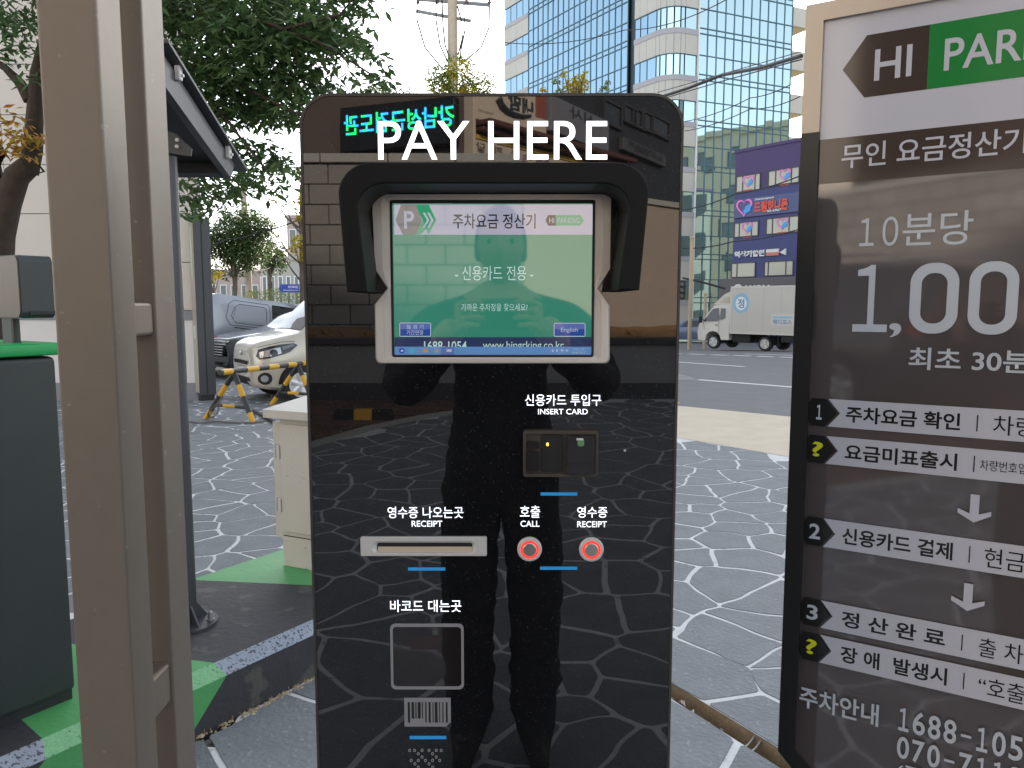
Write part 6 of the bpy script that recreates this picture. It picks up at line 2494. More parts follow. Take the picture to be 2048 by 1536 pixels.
def black_sedan():
    h = Vector((-.70, -.71, 0)).normalized()
    left = Vector((-h.y, h.x, 0))
    # nose centre seen at pixel column 434
    Y = 16.2
    nose = P(436, 690, Y)
    org = Vector((nose.x, Y, 0)) - h * 2.40
    t = thing("saloon", "black saloon with a bright slatted grille parked between grey van and cream hatchback", "car", (org.x, org.y, gz(nose.x, Y) + .0), math.atan2(h.y, h.x))
    W = .93
    rows = [(-2.45, .42, .60, .62, .74, .85, .70, .98, .60), (-2.2, .30, .82, .60, .88, .95, .82, 1.06, .70), (-1.6, .22, .89, .58, W, .96, .86, 1.18, .70), (-.9, .20, .90, .58, W, .97, .88, 1.44, .68), (0, .20, .90, .58, W, .96, .88, 1.48, .68), (.55, .20, .90, .58, W, .95, .87, 1.36, .70), (1.1, .20, .90, .57, W, .93, .86, 1.06, .76), (1.8, .22, .88, .56, .91, .84, .81, .97, .64), (2.2, .24, .80, .54, .84, .76, .74, .91, .52), (2.36, .26, .66, .52, .70, .72, .62, .86, .44), (2.42, .32, .48, .50, .54, .68, .48, .80, .36)]
    sh = CarShell(rows)
    sh.build(m_merc, t, 70)
    for sd in (1, -1):
        sh.patch([(-1.5, 1.0), (.78, .98), (.35, 1.32), (-.9, 1.36)], sd, .006, "side_windows", m_carglass, t)
        for x in (1.48, -1.45):
            sh.patch(disc_poly(x, .33, .39, 20, -14, 194), sd, .004, "wheel_arch", m_under, t)
            make_wheel(t, x, sd * .82, .335, .23, sd, 5)
        hl = sh.patch([(1.95, .66), (2.20, .60), (2.38, .58), (2.36, .70), (2.20, .79), (1.90, .83), (1.80, .78)], sd, .012, "headlight", m_lamp, t, n=10)
        sh.patch([(2.0, .70), (2.2, .64), (2.3, .66), (2.18, .74)], sd, .018, "lens", m_wht, hl, n=6)
    g = front_patch(sh, [(-.36, .50), (.36, .50), (.44, .80), (-.44, .80)], .014, "grille", m_under, t, 1.5, 2.46)
    for k in range(5):
        z = .53 + .055 * k
        w = .36 + .05 * k / 4
        front_patch(sh, [(-w, z), (0, z), (w, z), (w, z + .022), (0, z + .022), (-w, z + .022)], .030, "grille_slat", m_chrome, g, 1.5, 2.46)
    front_patch(sh, [(-.46, .80), (.46, .80), (.48, .835), (-.48, .835)], .022, "grille_frame", m_chrome, g, 1.5, 2.46)
    front_patch(sh, [(-.70, .26), (.70, .26), (.66, .42), (-.66, .42)], .01, "lower_intake", m_under, t, 1.5, 2.46)
black_sedan()

def grey_van():
    h = Vector((.64, .77, 0)).normalized()
    right = Vector((h.y, -h.x, 0))
    Y = 17.9
    corner = P(409, 640, Y)
    org = Vector((corner.x, Y, 0)) + h * 2.5 - right * .94
    z0 = P(415, 583, Y + .1).z - 1.93
    L = 2.5
    pitch = RAD(7.0)
    t = thing("panel_van", "grey panel van with a blank side panel and dark glass parked behind the black saloon", "van", (org.x, org.y, z0 - L * math.tan(pitch) + .02), rot=(0, pitch, math.atan2(h.y, h.x)))
    t.rotation_mode = 'XYZ'
    W = .95
    rows = [(-2.56, .45, .80, .75, .88, 1.12, .87, 1.78, .72), (-2.48, .32, .88, .75, .93, 1.14, .92, 1.88, .78), (-2.2, .28, .90, .72, W, 1.14, .93, 1.93, .80), (-.5, .26, .91, .70, W, 1.13, .93, 1.94, .80), (.8, .26, .91, .70, W, 1.12, .93, 1.93, .79), (1.2, .26, .91, .70, W, 1.10, .92, 1.84, .78), (1.7, .26, .91, .68, .94, 1.06, .90, 1.40, .78), (1.95, .26, .90, .66, .93, 1.02, .88, 1.16, .76), (2.35, .28, .84, .64, .88, .92, .80, 1.04, .64), (2.55, .34, .66, .60, .70, .82, .62, .94, .50)]
    sh = CarShell(rows)
    sh.build(m_van, t, 70)
    for sd in (1, -1):
        # pressed blank panel at the rear, glass further forward
        for (a, b, c, d) in ((-2.12, -.92, 1.20, 1.80), (-1.98, -1.02, 1.26, 1.72)):
            sh.line([(a + .12, c), (b - .06, c), (b, c + .06), (b, d - .06), (b - .06, d), (a + .22, d), (a + .08, d - .1), (a, c + .16), (a + .12, c)], sd, M("van_seam", (.09, .10, .115), .5), t, .008)
        sh.patch([(-1.94, 1.30), (-1.06, 1.29), (-1.06, 1.68), (-1.85, 1.68)], sd, .012, "blank_panel", m_van, t)
        sh.patch([(-.86, 1.16), (.22, 1.15), (.22, 1.80), (-.86, 1.81)], sd, .008, "sliding_window", m_carglass, t)
        sh.patch([(.30, 1.15), (1.42, 1.12), (1.05, 1.74), (.30, 1.79)], sd, .008, "cab_window", m_carglass, t)
        sh.line([(-1.9, 1.15), (-.9, 1.13)], sd, m_under, t, .012, "slide_rail")
        sh.line([(-2.4, .78), (-.9, .77), (1.8, .74)], sd, M("van_seam", (.09, .10, .115), .5), t, .006, "body_crease")
        sh.patch([(-2.54, .95), (-2.42, .96), (-2.44, 1.30), (-2.52, 1.34)], sd, .010, "tail_light", m_tail, t, n=4)
        for x in (1.6, -1.6):
            sh.patch(disc_poly(x, .34, .40, 20, -14, 194), sd, .004, "wheel_arch", m_under, t)
            make_wheel(t, x, sd * .84, .34, .22, sd, 5)
grey_van()

# ---------------------------------------------------------------- the big zelkova tree over the left
def zelkova():
    Y = 7.4
    r = random.Random(31)
    def T(u, v, y=Y): return tuple(P(u, v, y))
    b = P(-10, 560, Y)
    base = (b.x - .05, Y, gz(b.x, Y))
    trunk = [base, T(-12, 620), T(-2, 470), T(14, 405), T(34, 352), T(60, 330)]
    limbs = [([T(55, 345), T(66, 300), T(70, 230), T(74, 150), T(95, 60), T(130, -60)], .10),
             ([T(60, 200), T(40, 165), T(10, 135), T(-60, 90)], .06),
             ([T(5, 430), T(-10, 350), T(2, 310), T(-40, 220)], .09),
             ([T(74, 150), T(200, 60, 7.2), T(360, 0, 6.9), T(540, -60, 6.6)], .035),
             ([T(200, 60, 7.2), T(380, 110, 6.7), T(520, 190, 6.3), T(620, 240, 6.1)], .022),
             ([T(300, 80, 6.9), T(430, 210, 6.6), T(500, 300, 6.4), T(540, 350, 6.3)], .018),
             ([T(330, 20, 6.8), T(520, 40, 6.4), T(650, 90, 6.2), T(760, 160, 6.0)], .018),
             ([T(560, 60, 6.3), T(680, 30, 6.1), T(720, -20, 6.0)], .014),
             ([T(60, 305), T(88, 343), T(60, 352)], .02)]
    cl = []
    def sprays(u0, v0, u1, v1, n, rad, w=1.0, y0=6.2, y1=7.6, mi=0):
        for k in range(n):
            t = (k + r.random()) / n
            q = P(u0 + (u1 - u0) * t + r.uniform(-14, 14), v0 + (v1 - v0) * t + r.uniform(-12, 12), r.uniform(y0, y1))
            rr = rad * r.uniform(.6, 1.2)
            cl.append((q.x, q.y, q.z, rr, mi, w * rr ** 2))
    # layered horizontal sprays, dense high up and thinner to the right
    sprays(330, -20, 600, -30, 12, .34)
    sprays(340, 30, 640, 20, 16, .34)
    sprays(330, 120, 560, 150, 12, .3)
    sprays(350, 200, 520, 210, 9, .24)
    sprays(480, 60, 690, 40, 8, .22)
    sprays(400, 90, 690, 60, 13, .28)
    sprays(430, 140, 640, 120, 10, .26)
    sprays(470, 200, 600, 190, 8, .22)
    sprays(520, 230, 660, 215, 6, .16)
    sprays(560, 150, 745, 180, 8, .13)
    sprays(640, 40, 735, 90, 6, .18)
    sprays(690, 150, 790, 160, 5, .08)
    sprays(470, 270, 590, 330, 8, .20)
    sprays(380, 370, 560, 350, 10, .18)
    sprays(370, 410, 430, 400, 4, .13)
    sprays(395, 330, 470, 330, 4, .20)
    sprays(330, 70, 420, 260, 8, .22, y0=7.2, y1=8.2)
    sprays(640, -40, 720, 0, 6, .2)
    # near the trunk on the left, some turning yellow
    sprays(-40, 20, 75, 40, 7, .2)
    sprays(-30, 100, 40, 95, 4, .10)
    sprays(20, 60, 75, 150, 4, .12)
    sprays(100, -60, 320, -60, 10, .4)
    sprays(-10, 255, 80, 275, 5, .16, .9, 6.9, 7.2, 1)
    sprays(0, 290, 70, 300, 4, .10, .8, 6.9, 7.2, 1)
    sprays(10, 200, 45, 240, 3, .09, .4, 6.9, 7.2, 1)
    for k in range(22):                                              # crown out of frame above, for the light and the side views
        q = (r.uniform(-7.5, -1.6), r.uniform(5.4, 9.6), r.uniform(5.3, 8.2))
        cl.append((*q, .6, 0, .30))
    return tree("zelkova_tree", "large dark green zelkova tree spreading over the left, a few leaves yellowing by its trunk", base, trunk, limbs, cl, [lf_zelkova, lf_yellow], 25000, .105, .038, None, m_bark, .165, 33, 1.0, .5, .42, 1.35)
ZT = zelkova()
def loose_leaves():
    """the leaves nearest the camera, each an object of its own on the tree"""
    r = random.Random(77)
    protos = []
    for k in range(8):
        mb = MB().add(leaf_shape(r,   .11, .044, .5), LEAF_F)
        protos.append(mb.mesh("leaf", [lf_zelkova], fix=False))
    o = ZT.location
    spots = [(410, 372, .17), (450, 380, .14), (500, 352, .2), (560, 335, .2), (600, 235, .16), (660, 215, .14), (730, 175, .10), (760, 160, .08), (700, 75, .12), (560, 100, .25), (480, 130, .25), (620, 30, .2), (400, 60, .25), (350, 330, .18), (385, 250, .2)]
    for k in range(300):
        u, v, rad = spots[k % len(spots)]
        q = P(u, v, 6.05) + Vector((r.gauss(0, rad * .6), r.uniform(-.12, .12), r.gauss(0, rad * .35)))
        l = link("leaf", protos[k % 8], ZT)
        l.location = q - o
        l.rotation_euler = (r.uniform(-.4, .4), r.uniform(-.4, .4), r.uniform(0, 6.28))
loose_leaves()

# ---------------------------------------------------------------- behind the camera: what the glossy fronts mirror
m_block = M("grey_brown_wall_block", (.235, .22, .205), .85, var=.12, vscale=3, island=.14, bump=.4, bscale=30)
m_joint = M("block_joint", (.17, .155, .14), .9)
m_pinkwall = M("pinkish_plaster_wall", (.36, .29, .24), .85, var=.07, vscale=1.5, bump=.2, bscale=20)
m_planter = M("grey_planter_render", (.26, .26, .26), .85, var=.1, vscale=2)
m_plband = M("dark_planter_band", (.06, .062, .066), .8, var=.1)
WZ = gz(0, -9)

# red-brown block paving, its pale edging
def red_paving():
    o = sheet("red_paving", -9, 1.0, -7.45, -2.2, .25, -.004, M("dark_sand_joint", (.06, .05, .045), .95), keep=lambda x, y: red_zone(x, y) > -.2)
    mb = MB()
    r = random.Random(41)
    j = 0
    y = -7.42
    while y < -2.25:
        x = -5.2 + (.1 if j % 2 else 0)
        while x < 1.0:
            if red_zone(x + .1, y + .05) > .14:
                z = gz(x, y + .05) + .002
                h = z + r.uniform(.001, .004)
                a, b, c, d = (x, y), (x + .192, y), (x + .192, y + .092), (x, y + .092)
                vs = [(p[0], p[1], z - .008) for p in (a, b, c, d)] + [(p[0], p[1], h) for p in (a, b, c, d)]
                mb.add(vs, [(4, 5, 6, 7), (0, 1, 5, 4), (1, 2, 6, 5), (2, 3, 7, 6), (3, 0, 4, 7)])
            x += .2
        y += .1
        j += 1
    mb.build("paving_blocks", m_redblock, o, fix=False, kind="stuff")
    mb = MB()
    pts = []
    for (xa, ya), (xb, yb) in zip(RE, RE[1:]):
        for k in range(6):
            t = k / 6
            pts.append(Vector((xa + (xb - xa) * t, ya + (yb - ya) * t, 0)))
    pts.append(Vector((*RE[-1], 0)))
    vs = []
    for i, p in enumerate(pts):
        d = (pts[min(i + 1, len(pts) - 1)] - pts[max(i - 1, 0)]).normalized()
        n = Vector((-d.y, d.x, 0))
        for s, dz in ((-.075, 0), (-.07, .018), (.07, .018), (.075, 0)):
            q = p + n * s
            vs.append((q.x, q.y, gz(q.x, q.y) + dz))
    fs = []
    for i in range(len(pts) - 1):
        for k in range(3):
            fs.append((i * 4 + k, i * 4 + k + 1, (i + 1) * 4 + k + 1, (i + 1) * 4 + k))
    mb.add(vs, fs)
    mb.build("edging_kerb", m_kerbstone, kind="structure")
red_paving()

def planter():
    t = thing("planter_wall", "long low grey planter wall with dark base and coping, mirrored in the kiosk glass", "planter", (0, -7.5, 0))
    z0 = WZ - .15
    MB().box(-9, 8.9, -.28, -.02, z0, 1.0).build("wall", m_planter, t)
    MB().box(-9, 8.9, -.018, .0, z0, gz(0, -7.5) + .20).build("base_band", m_plband, t)
    MB().bbox(-9, 8.9, -.32, .03, 1.002, 1.085, .01).build("coping", m_plband, t)
    s = MB()
    r = random.Random(6)
    nx, ny = 90, 6
    vs = []
    for i in range(nx + 1):
        for j in range(ny + 1):
            x, y = -9 + 17.8 * i / nx, -.325 - .68 * j / ny
            vs.append((x, y, 1.03 + .16 * j / ny + .09 * mnoise.noise(Vector((x * 2.5, y * 3, 0))) + .05 * mnoise.noise(Vector((x * 9, y * 9, 4)))))
    s.add(vs, [(i * (ny + 1) + j, (i + 1) * (ny + 1) + j, (i + 1) * (ny + 1) + j + 1, i * (ny + 1) + j + 1) for i in range(nx) for j in range(ny)])
    s.build("soil", m_soil, t, smooth=True, angle=80, fix=False)
    mb = MB()
    for k in range(260):
        x, y = r.uniform(-9, 8.5), r.uniform(-.95, -.4)
        p = Vector((x, y, 1.08))
        for _ in range(5):
            mb.add([p + v for v in leaf_shape(r, .14, .03, -.6)], LEAF_F)
    mb.build("dry_weeds", lf_yellow, t, fix=False, kind="stuff")
planter()

def block_wall():
    y = -8.55
    t = thing("block_wall", "tall grey brown block retaining wall behind the planter, mirrored at the kiosk's left", "wall", (0, y, 0))
    zt = 3.46
    MB().box(-9, .15, -.4, -.02, .2, zt - .02).build("core", m_joint, t)
    H, L = .268, .52
    r = random.Random(9)
    me = [MB().bbox(-L / 2 + .006, L / 2 - .006, -.05, .03, .005, H - .005, .012).mesh("block", m_block) for _ in range(3)]
    spare = MB()
    for j in range(9):
        z = .95 + H * j
        off = L / 2 if j % 2 else 0
        x = -.12 - off
        while x > -8.8:
            if x > -4.2:
                b = link("block", me[r.randrange(3)], t)
                b.location = (x, r.uniform(-.008, .008), z)
            else:
                spare.bbox(x - L / 2 + .006, x + L / 2 - .006, -.05, .03, z + .005, z + H - .005, .012)
            x -= L
    spare.build("farther_blocks", m_block, t, kind="stuff")
    x = .15
    while x > -8.8:
        x1 = x - .9
        MB().bbox(x1 + .006, x - .006, -.45, .08, zt - .09, zt + .03, .015).build("coping_stone", m_kerbstone, t)
        x = x1
    t2 = thing("plaster_wall", "plain pinkish plaster wall behind the planter, mirrored at the kiosk's right", "wall", (0, y, 0))
    n = 24
    vs, fs = [], []
    for i in range(n + 1):
        x = .16 + 8.8 * i / n
        h = 3.02 - .30 * sstep(.2, 3.0, x) - .04 * max(0, x - 3)
        vs += [(x, .0, .2), (x, .0, h), (x, -.3, h), (x, -.3, .2)]
    for i in range(n):
        for k in range(4):
            fs.append((i * 4 + k, i * 4 + (k + 1) % 4, (i + 1) * 4 + (k + 1) % 4, (i + 1) * 4 + k))
    fs += [(0, 1, 2, 3), tuple(range(n * 4 + 3, n * 4 - 1, -1))]
    MB().add(vs, fs).build("wall", m_pinkwall, t2)
    vs, fs = [], []
    for i in range(n + 1):
        x = .16 + 8.8 * i / n
        h = 3.024 - .30 * sstep(.2, 3.0, x) - .04 * max(0, x - 3)
        vs += [(x, .04, h), (x, .04, h + .07), (x, -.34, h + .07), (x, -.34, h)]
    fs = []
    for i in range(n):
        for k in range(4):
            fs.append((i * 4 + k, i * 4 + (k + 1) % 4, (i + 1) * 4 + (k + 1) % 4, (i + 1) * 4 + k))
    MB().add(vs, fs).build("coping", m_kerbstone, t2)
block_wall()

# corner building above the wall, with its lit board and shop signs (they read from this side; the kiosk mirrors them)
m_bldg = M("brown_rendered_wall", (.115, .09, .075), .8, var=.1, vscale=1)
m_bldg2 = M("shade_dark_wall_and_roof", (.030, .033, .040), .6, var=.1, vscale=1)  # dark value puts shade into the right-hand building; also plain dark roofs
m_signbeige = M("beige_sign_face", (.62, .52, .42), .5)
m_signyel = M("yellow_sign_band", (.60, .40, .06), .5)
m_signdk = M("maroon_awning", (.10, .04, .035), .6)
m_led = M("led_board_black", (.006, .007, .010), .35)
m_ledtext = M("led_letters", (.0, .3, .2), .4, emit=2.2, ecol=(.0, .62, .42))
def _led(m):
    nt = m.node_tree
    N, L = nt.nodes.new, nt.links.new
    b = nt.nodes["Principled BSDF"]
    tc = N("ShaderNodeTexCoord")
    wv = N("ShaderNodeTexNoise")
    wv.inputs["Scale"].default_value = 5.5
    L(tc.outputs["Object"], wv.inputs["Vector"])
    cr = N("ShaderNodeValToRGB")
    cr.color_ramp.elements[0].position = .46
    cr.color_ramp.elements[0].color = (.01, .75, .10, 1)
    cr.color_ramp.elements[1].position = .52
    cr.color_ramp.elements[1].color = (.02, .32, .85, 1)
    L(wv.outputs["Fac"], cr.inputs["Fac"])
    L(cr.outputs[0], b.inputs["Emission Color"])
    b.inputs["Emission Strength"].default_value = 9.0
_led(m_ledtext)
class MFace(Face):
    """a face seen in the kiosk glass: o and d are the mirrored ones; the real local frame reads left to right"""
    def real(s):
        o = Vector((s.o.x, 2 * KY - s.o.y, 0))
        d = Vector((-s.d.x, s.d.y, 0))
        return o, math.atan2(d.y, d.x)
    def at(s, u, v):
        x, z = s.px(u, v)
        return -x, z
    def mrect(s, ul, ur, vt, vb, right=False):
        """rows are taken at the left end of the mirror image, or at its right end"""
        x0, _ = s.at(ur, vt)
        x1, _ = s.at(ul, vt)
        ref = ur if right else ul
        z1 = s.at(ref, vt)[1]
        z0 = s.at(ref, vb)[1]
        return x0, x1, z0, z1
VO = P(927, 300, 14.6)
FL = MFace((VO.x, 14.6), (2.6, -1.0))
FR = MFace((VO.x, 14.6), (.83, 1.0))
oL, rL = FL.real()
oR, rR = FR.real()
TOPB = 17.0
def corner_building():
    a = oL
    dL = Vector((math.cos(rL), math.sin(rL), 0))
    dR = Vector((math.cos(rR), math.sin(rR), 0))
    t = thing("corner_building", "brown corner building above the wall carrying shop signs, mirrored at the kiosk's top", "building", (a.x, a.y, 0))
    # real local x of the left face grows towards the corner's other side: find the far ends
    eL = Vector((-.93, -.37, 0)) * 22
    eR = Vector((.64, -.77, 0)) * 2.6
    ins = Vector((0, -.12, 0))
    poly = [ins, ins + eL, ins + eL + eR, ins + eR]
    MB().vprism([(p.x, p.y) for p in poly], .2, TOPB).build("wall", m_bldg, t)
    MB().vprism([(p.x * 1.02, p.y * 1.02 + .02) for p in poly], TOPB + .002, TOPB + .5).build("roof", m_bldg2, t)
    return t
CB = corner_building()
ledb = thing("led_board", "black electronic board with glowing green and blue Hangul, mirrored top left on the kiosk", "sign", oL, rL)
x0, x1, z0, z1 = FL.mrect(688, 916, 196, 279, True)
MB().bbox(x0, x1, -.16, .06, z0 - .1, z1, .02).build("board", m_led, ledb)
x0, x1, z0, z1 = FL.mrect(697, 916, 213, 256, True)
e = lettering("강남성근검도관", m_ledtext, ledb, x0, x1, z0, z1, -.166, .015)
s1 = thing("restaurant_sign", "beige restaurant sign with black brush lettering, mirrored above the H of PAY HERE", "sign", oR, rR)
x0, x1, z0, z1 = FR.mrect(940, 1083, 130, 240)
MB().bbox(x0, x1, -.14, .06, z0, z1, .02).build("board", m_signbeige, s1)
mb = MB()
pts = [FR.at(u, v) for u, v in ((984, 200), (990, 214), (1000, 224), (1016, 232), (1034, 236), (1050, 234))]
mb.path([(p[0], -.145, p[1]) for p in pts], .10, 6, .035)
mb.build("brush_stroke", m_ptext, s1)
a = FR.mrect(1005, 1056, 188, 220)
lettering("내맘", m_ptext, s1, *a, -.143, .05)
a = FR.mrect(945, 975, 218, 225)
lettering("Restaurant", M("sign_grey_text", (.30, .25, .21), .6), s1, *a, -.143, .01)
a = FR.mrect(1060, 1082, 110, 236)
MB().box(a[0], a[1], -.146, -.1415, a[2], a[3]).build("red_panel", M("red_photo_panel", (.30, .09, .06), .5), s1)
s2 = thing("menu_fascia", "beige menu fascia under a maroon awning with a yellow band, mirrored behind PAY HERE", "sign", oR, rR)
a = FR.mrect(940, 1240, 243, 254)
MB().bbox(a[0], a[1], -.5, .06, a[2], a[3], .02).build("awning", m_signdk, s2)
a = FR.mrect(940, 1240, 257, 265)
MB().bbox(a[0], a[1], -.35, .06, a[2], a[3], .02).build("lower_awning", m_signdk, s2)
a = FR.mrect(940, 1200, 270, 279)
MB().bbox(a[0], a[1], -.16, .06, a[2], a[3], .01).build("yellow_band", m_signyel, s2)
a = FR.mrect(938, 1200, 280, 330)
MB().bbox(a[0], a[1], -.14, .06, a[2] - .6, a[3], .01).build("board", m_signbeige, s2)
a = FR.mrect(941, 1090, 285, 307)
lettering("족발 · 보쌈 · 찜 · 닭", M("menu_brown_text", (.10, .07, .07), .6), s2, *a, -.144, .02)
a = FR.mrect(938, 1005, 312, 324)
lettering("배달 전문", M("menu_red_text", (.42, .10, .05), .6), s2, *a, -.144, .02)
s3 = thing("corner_pillar_sign", "narrow beige pillar board at the corner left of the menu fascia", "sign", oR, rR)
a = FR.mrect(931, 936, 150, 330)
MB().bbox(a[0], a[1], -.2, .06, a[2] - .6, a[3], .02).build("board", m_signbeige, s3)
# building stepping back at mirror right; shade put into its wall and sign colours
VO2 = P(1092, 300, 16.35)
FD = MFace((VO2.x, 16.35), (.62, 1.0))
oD, rD = FD.real()
sb = thing("shaded_building", "building whose shade is painted in as dark walls and dim grey signs, mirrored top right on the kiosk", "building", oD, rD)
MB().box(-14, -.02, .02, .25, .2, 14).build("wall", m_bldg2, sb)
MB().box(-14.1, .1, -.1, .35, 14.002, 14.4).build("roof", m_bldg2, sb)
a = FD.mrect(1092, 1210, 190, 262)
MB().bbox(a[0], a[1], -.12, .015, a[2], a[3], .02).build("pale_sign", M("shade_painted_grey_sign", (.19, .19, .22), .5), sb)
b = FD.mrect(1130, 1180, 212, 236)
lettering("신사", m_ptext, sb, *b, -.124, .03)
a = FD.mrect(1238, 1325, 274, 300)
MB().bbox(a[0], a[1], -.12, .015, a[2], a[3], .02).build("dim_sign", M("shade_painted_dark_sign", (.075, .078, .088), .5), sb)
b = FD.mrect(1244, 1318, 279, 297)
lettering("노래연습장", m_bldg2, sb, *b, -.124, .06)
for (u0, u1, v0, v1) in ((1255, 1262, 210, 248), (1272, 1278, 216, 255), (1290, 1296, 222, 262), (1215, 1232, 200, 250), (1310, 1330, 230, 270)):
    a = FD.mrect(u0, u1, v0, v1)
    f = MB().ring([(a[0] - .3, a[2]), (a[1] + .3, a[2]), (a[1] + .3, a[3]), (a[0] - .3, a[3])], [(a[0] - .24, a[2] + .06), (a[1] + .24, a[2] + .06), (a[1] + .24, a[3] - .06), (a[0] - .24, a[3] - .06)], -.06, .015).build("window", m_winframe, sb)
    MB().box(a[0] - .25, a[1] + .25, -.02, .012, a[2] + .05, a[3] - .05).build("pane", m_carglass, f)

# wheel stop on the red blocks
def wheel_stop():
    def m(u, v):
        z = .26
        for _ in range(4):
            p = G(u, v, z)
            y = 2 * KY - p.y
            z = gz(p.x, y)
        return Vector((p.x, y, z))
    a, b = m(664, 838), m(792, 838)
    c = (a + b) / 2
    t = thing("wheel_stop", "black and yellow rubber wheel stop on the red blocks, mirrored low in the kiosk", "wheel stop", c, math.atan2(b.y - a.y, b.x - a.x))
    L = (b - a).length / 2
    def seg(x0, x1, mat, name, e0=0, e1=0):
        vs = []
        for x, e in ((x0, e0), (x1, e1)):
            vs += [(x + e, -.075, 0), (x + e * .2 * 0 + e * 2.2, -.045, .11), (x + e * 2.2, .045, .11), (x + e, .075, 0)]
        MB().add(vs, [(0, 1, 2, 3), (7, 6, 5, 4), (0, 4, 5, 1), (1, 5, 6, 2), (2, 6, 7, 3), (3, 7, 4, 0)]).build(name, mat, t)
    seg(-L, -L * .28, m_tyre, "end_block", .02, 0)
    seg(-L * .28 + .001, L * .28 - .001, m_byel, "reflective_block")
    seg(L * .28, L, m_tyre, "end_block", 0, -.02)
wheel_stop()

# parked dark estate, seen mirrored in the fee board
def suv():
    t = thing("parked_suv", "dark grey estate car with silver roof rails parked behind, mirrored in the fee board", "car", (-5.75, -5.5, gz(-5, -5.5)), RAD(188))
    W = .93
    rows = [(-2.38, .42, .70, .68, .80, .98, .78, 1.50, .62), (-2.30, .32, .84, .66, .89, 1.02, .86, 1.62, .70), (-1.9, .26, .89, .62, W, 1.05, .90, 1.72, .74), (-.6, .24, .90, .60, W, 1.04, .90, 1.76, .75), (.3, .24, .90, .60, W, 1.03, .90, 1.74, .74), (.7, .24, .90, .60, W, 1.02, .89, 1.62, .74), (1.2, .24, .90, .60, W, 1.0, .88, 1.14, .80), (1.9, .26, .88, .58, .91, .90, .83, 1.04, .72), (2.25, .30, .78, .56, .82, .80, .72, .94, .56), (2.36, .36, .60, .54, .66, .74, .58, .86, .44)]
    sh = CarShell(rows)
    sh.build(m_suv, t, 60)
    for sd in (1, -1):
        sh.patch([(-2.05, 1.10), (.98, 1.08), (.50, 1.58), (-1.85, 1.62)], sd, .006, "side_windows", m_carglass, t)
        for x in (.35, -.75):
            sh.line([(x, .5), (x, 1.05)], sd, m_under, t, .006, "door_seam")
        for x in (.12, -1.0):
            q = sh.width(x, .96)
            MB().bbox(x - .11, x + .11, sd * (q + .02) - .012, sd * (q + .02) + .012, .945, .975, .008).build("door_handle", m_chrome, t)
        mb = MB()
        mb.path([(-1.9, sd * .70, 1.76), (-1.7, sd * .71, 1.82), (0, sd * .71, 1.83), (.3, sd * .70, 1.77)], .02, 8)
        mb.build("roof_rail", m_chrome, t, smooth=True)
        sh.patch([(-2.36, .95), (-2.27, .98), (-2.27, 1.14), (-2.34, 1.16)], sd, .008, "tail_light", m_tail, t, n=4)
        sh.patch([(1.95, .76), (2.28, .72), (2.2, .86), (1.9, .90)], sd, .008, "headlight", m_lamp, t, n=4)
        for x in (1.42, -1.38):
            sh.patch(disc_poly(x, .36, .42, 20, -14, 194), sd, .004, "wheel_arch", m_under, t)
            make_wheel(t, x, sd * .82, .36, .24, sd, 5)
suv()

# cream office block across the street, mirrored in the tower's teal glass
def side_block(name, label, x0, x1, y0, y1, h, mat, n, rows, wm):
    t = thing(name, label, "building", (x0, y0, -.9))
    MB().box(0, x1 - x0, 0, y1 - y0, 0, h).build("wall", mat, t)
    MB().box(-.3, x1 - x0 + .3, -.3, y1 - y0 + .3, h + .002, h + .6).build("roof", mat, t)
    for i in range(rows):
        for j in range(n):
            a = (y1 - y0) * (j + .2) / n
            b = (y1 - y0) * (j + .75) / n
            z0 = 1.0 + (h - 2) * (i + .3) / rows
            z1 = 1.0 + (h - 2) * (i + .8) / rows
            w = MB().box(-.04, -.002, a, b, z0, z1).build("window", m_winframe, t)
            MB().box(-.06, -.042, a + .12, b - .12, z0 + .12, z1 - .12).build("pane", m_fdark, w)
m_cblock = M("cream_block_wall", (.52, .46, .33), .7, var=.05, vscale=.5)
side_block("side_office_block", "cream office block across the street, out of view and mirrored in the tower glass", 44, 60, 30, 52, 21, m_cblock, 7, 5, None)
side_block("side_brick_block", "tall grey block further along, out of view and mirrored in the tower glass", 42, 58, 12, 29, 27, m_fgrey, 5, 7, None)

# pale building above the wall, its sunlit side mirrored at the fee board's left edge
pale = thing("pale_building", "pale sunlit building above the block wall, mirrored along the fee board's left edge", "building", (-10.2, -11.0, 0))
MB().vprism([(0, 0), (-12, 3), (-16, -5), (-5.6, -6)], .2, 15).build("wall", M("warm_white_render", (.62, .55, .49), .8, var=.04), pale)
MB().vprism([(.1, .1), (-12.1, 3.1), (-16.1, -5.1), (-5.6, -6.1)], 15.002, 15.4).build("roof", m_bldg2, pale)
for _k in range(4):
    for _j in range(3):
        _c = Vector((-2.4 - 2.6 * _k, (2.4 + 2.6 * _k) * .25, 4.6 + 3.2 * _j))
        MB().box(-.7, .7, .012, .06, -.6, .6, Matrix.Translation(_c) @ Matrix.Rotation(math.atan2(-3, 12), 4, "Z")).build("window", m_fdark, pale)

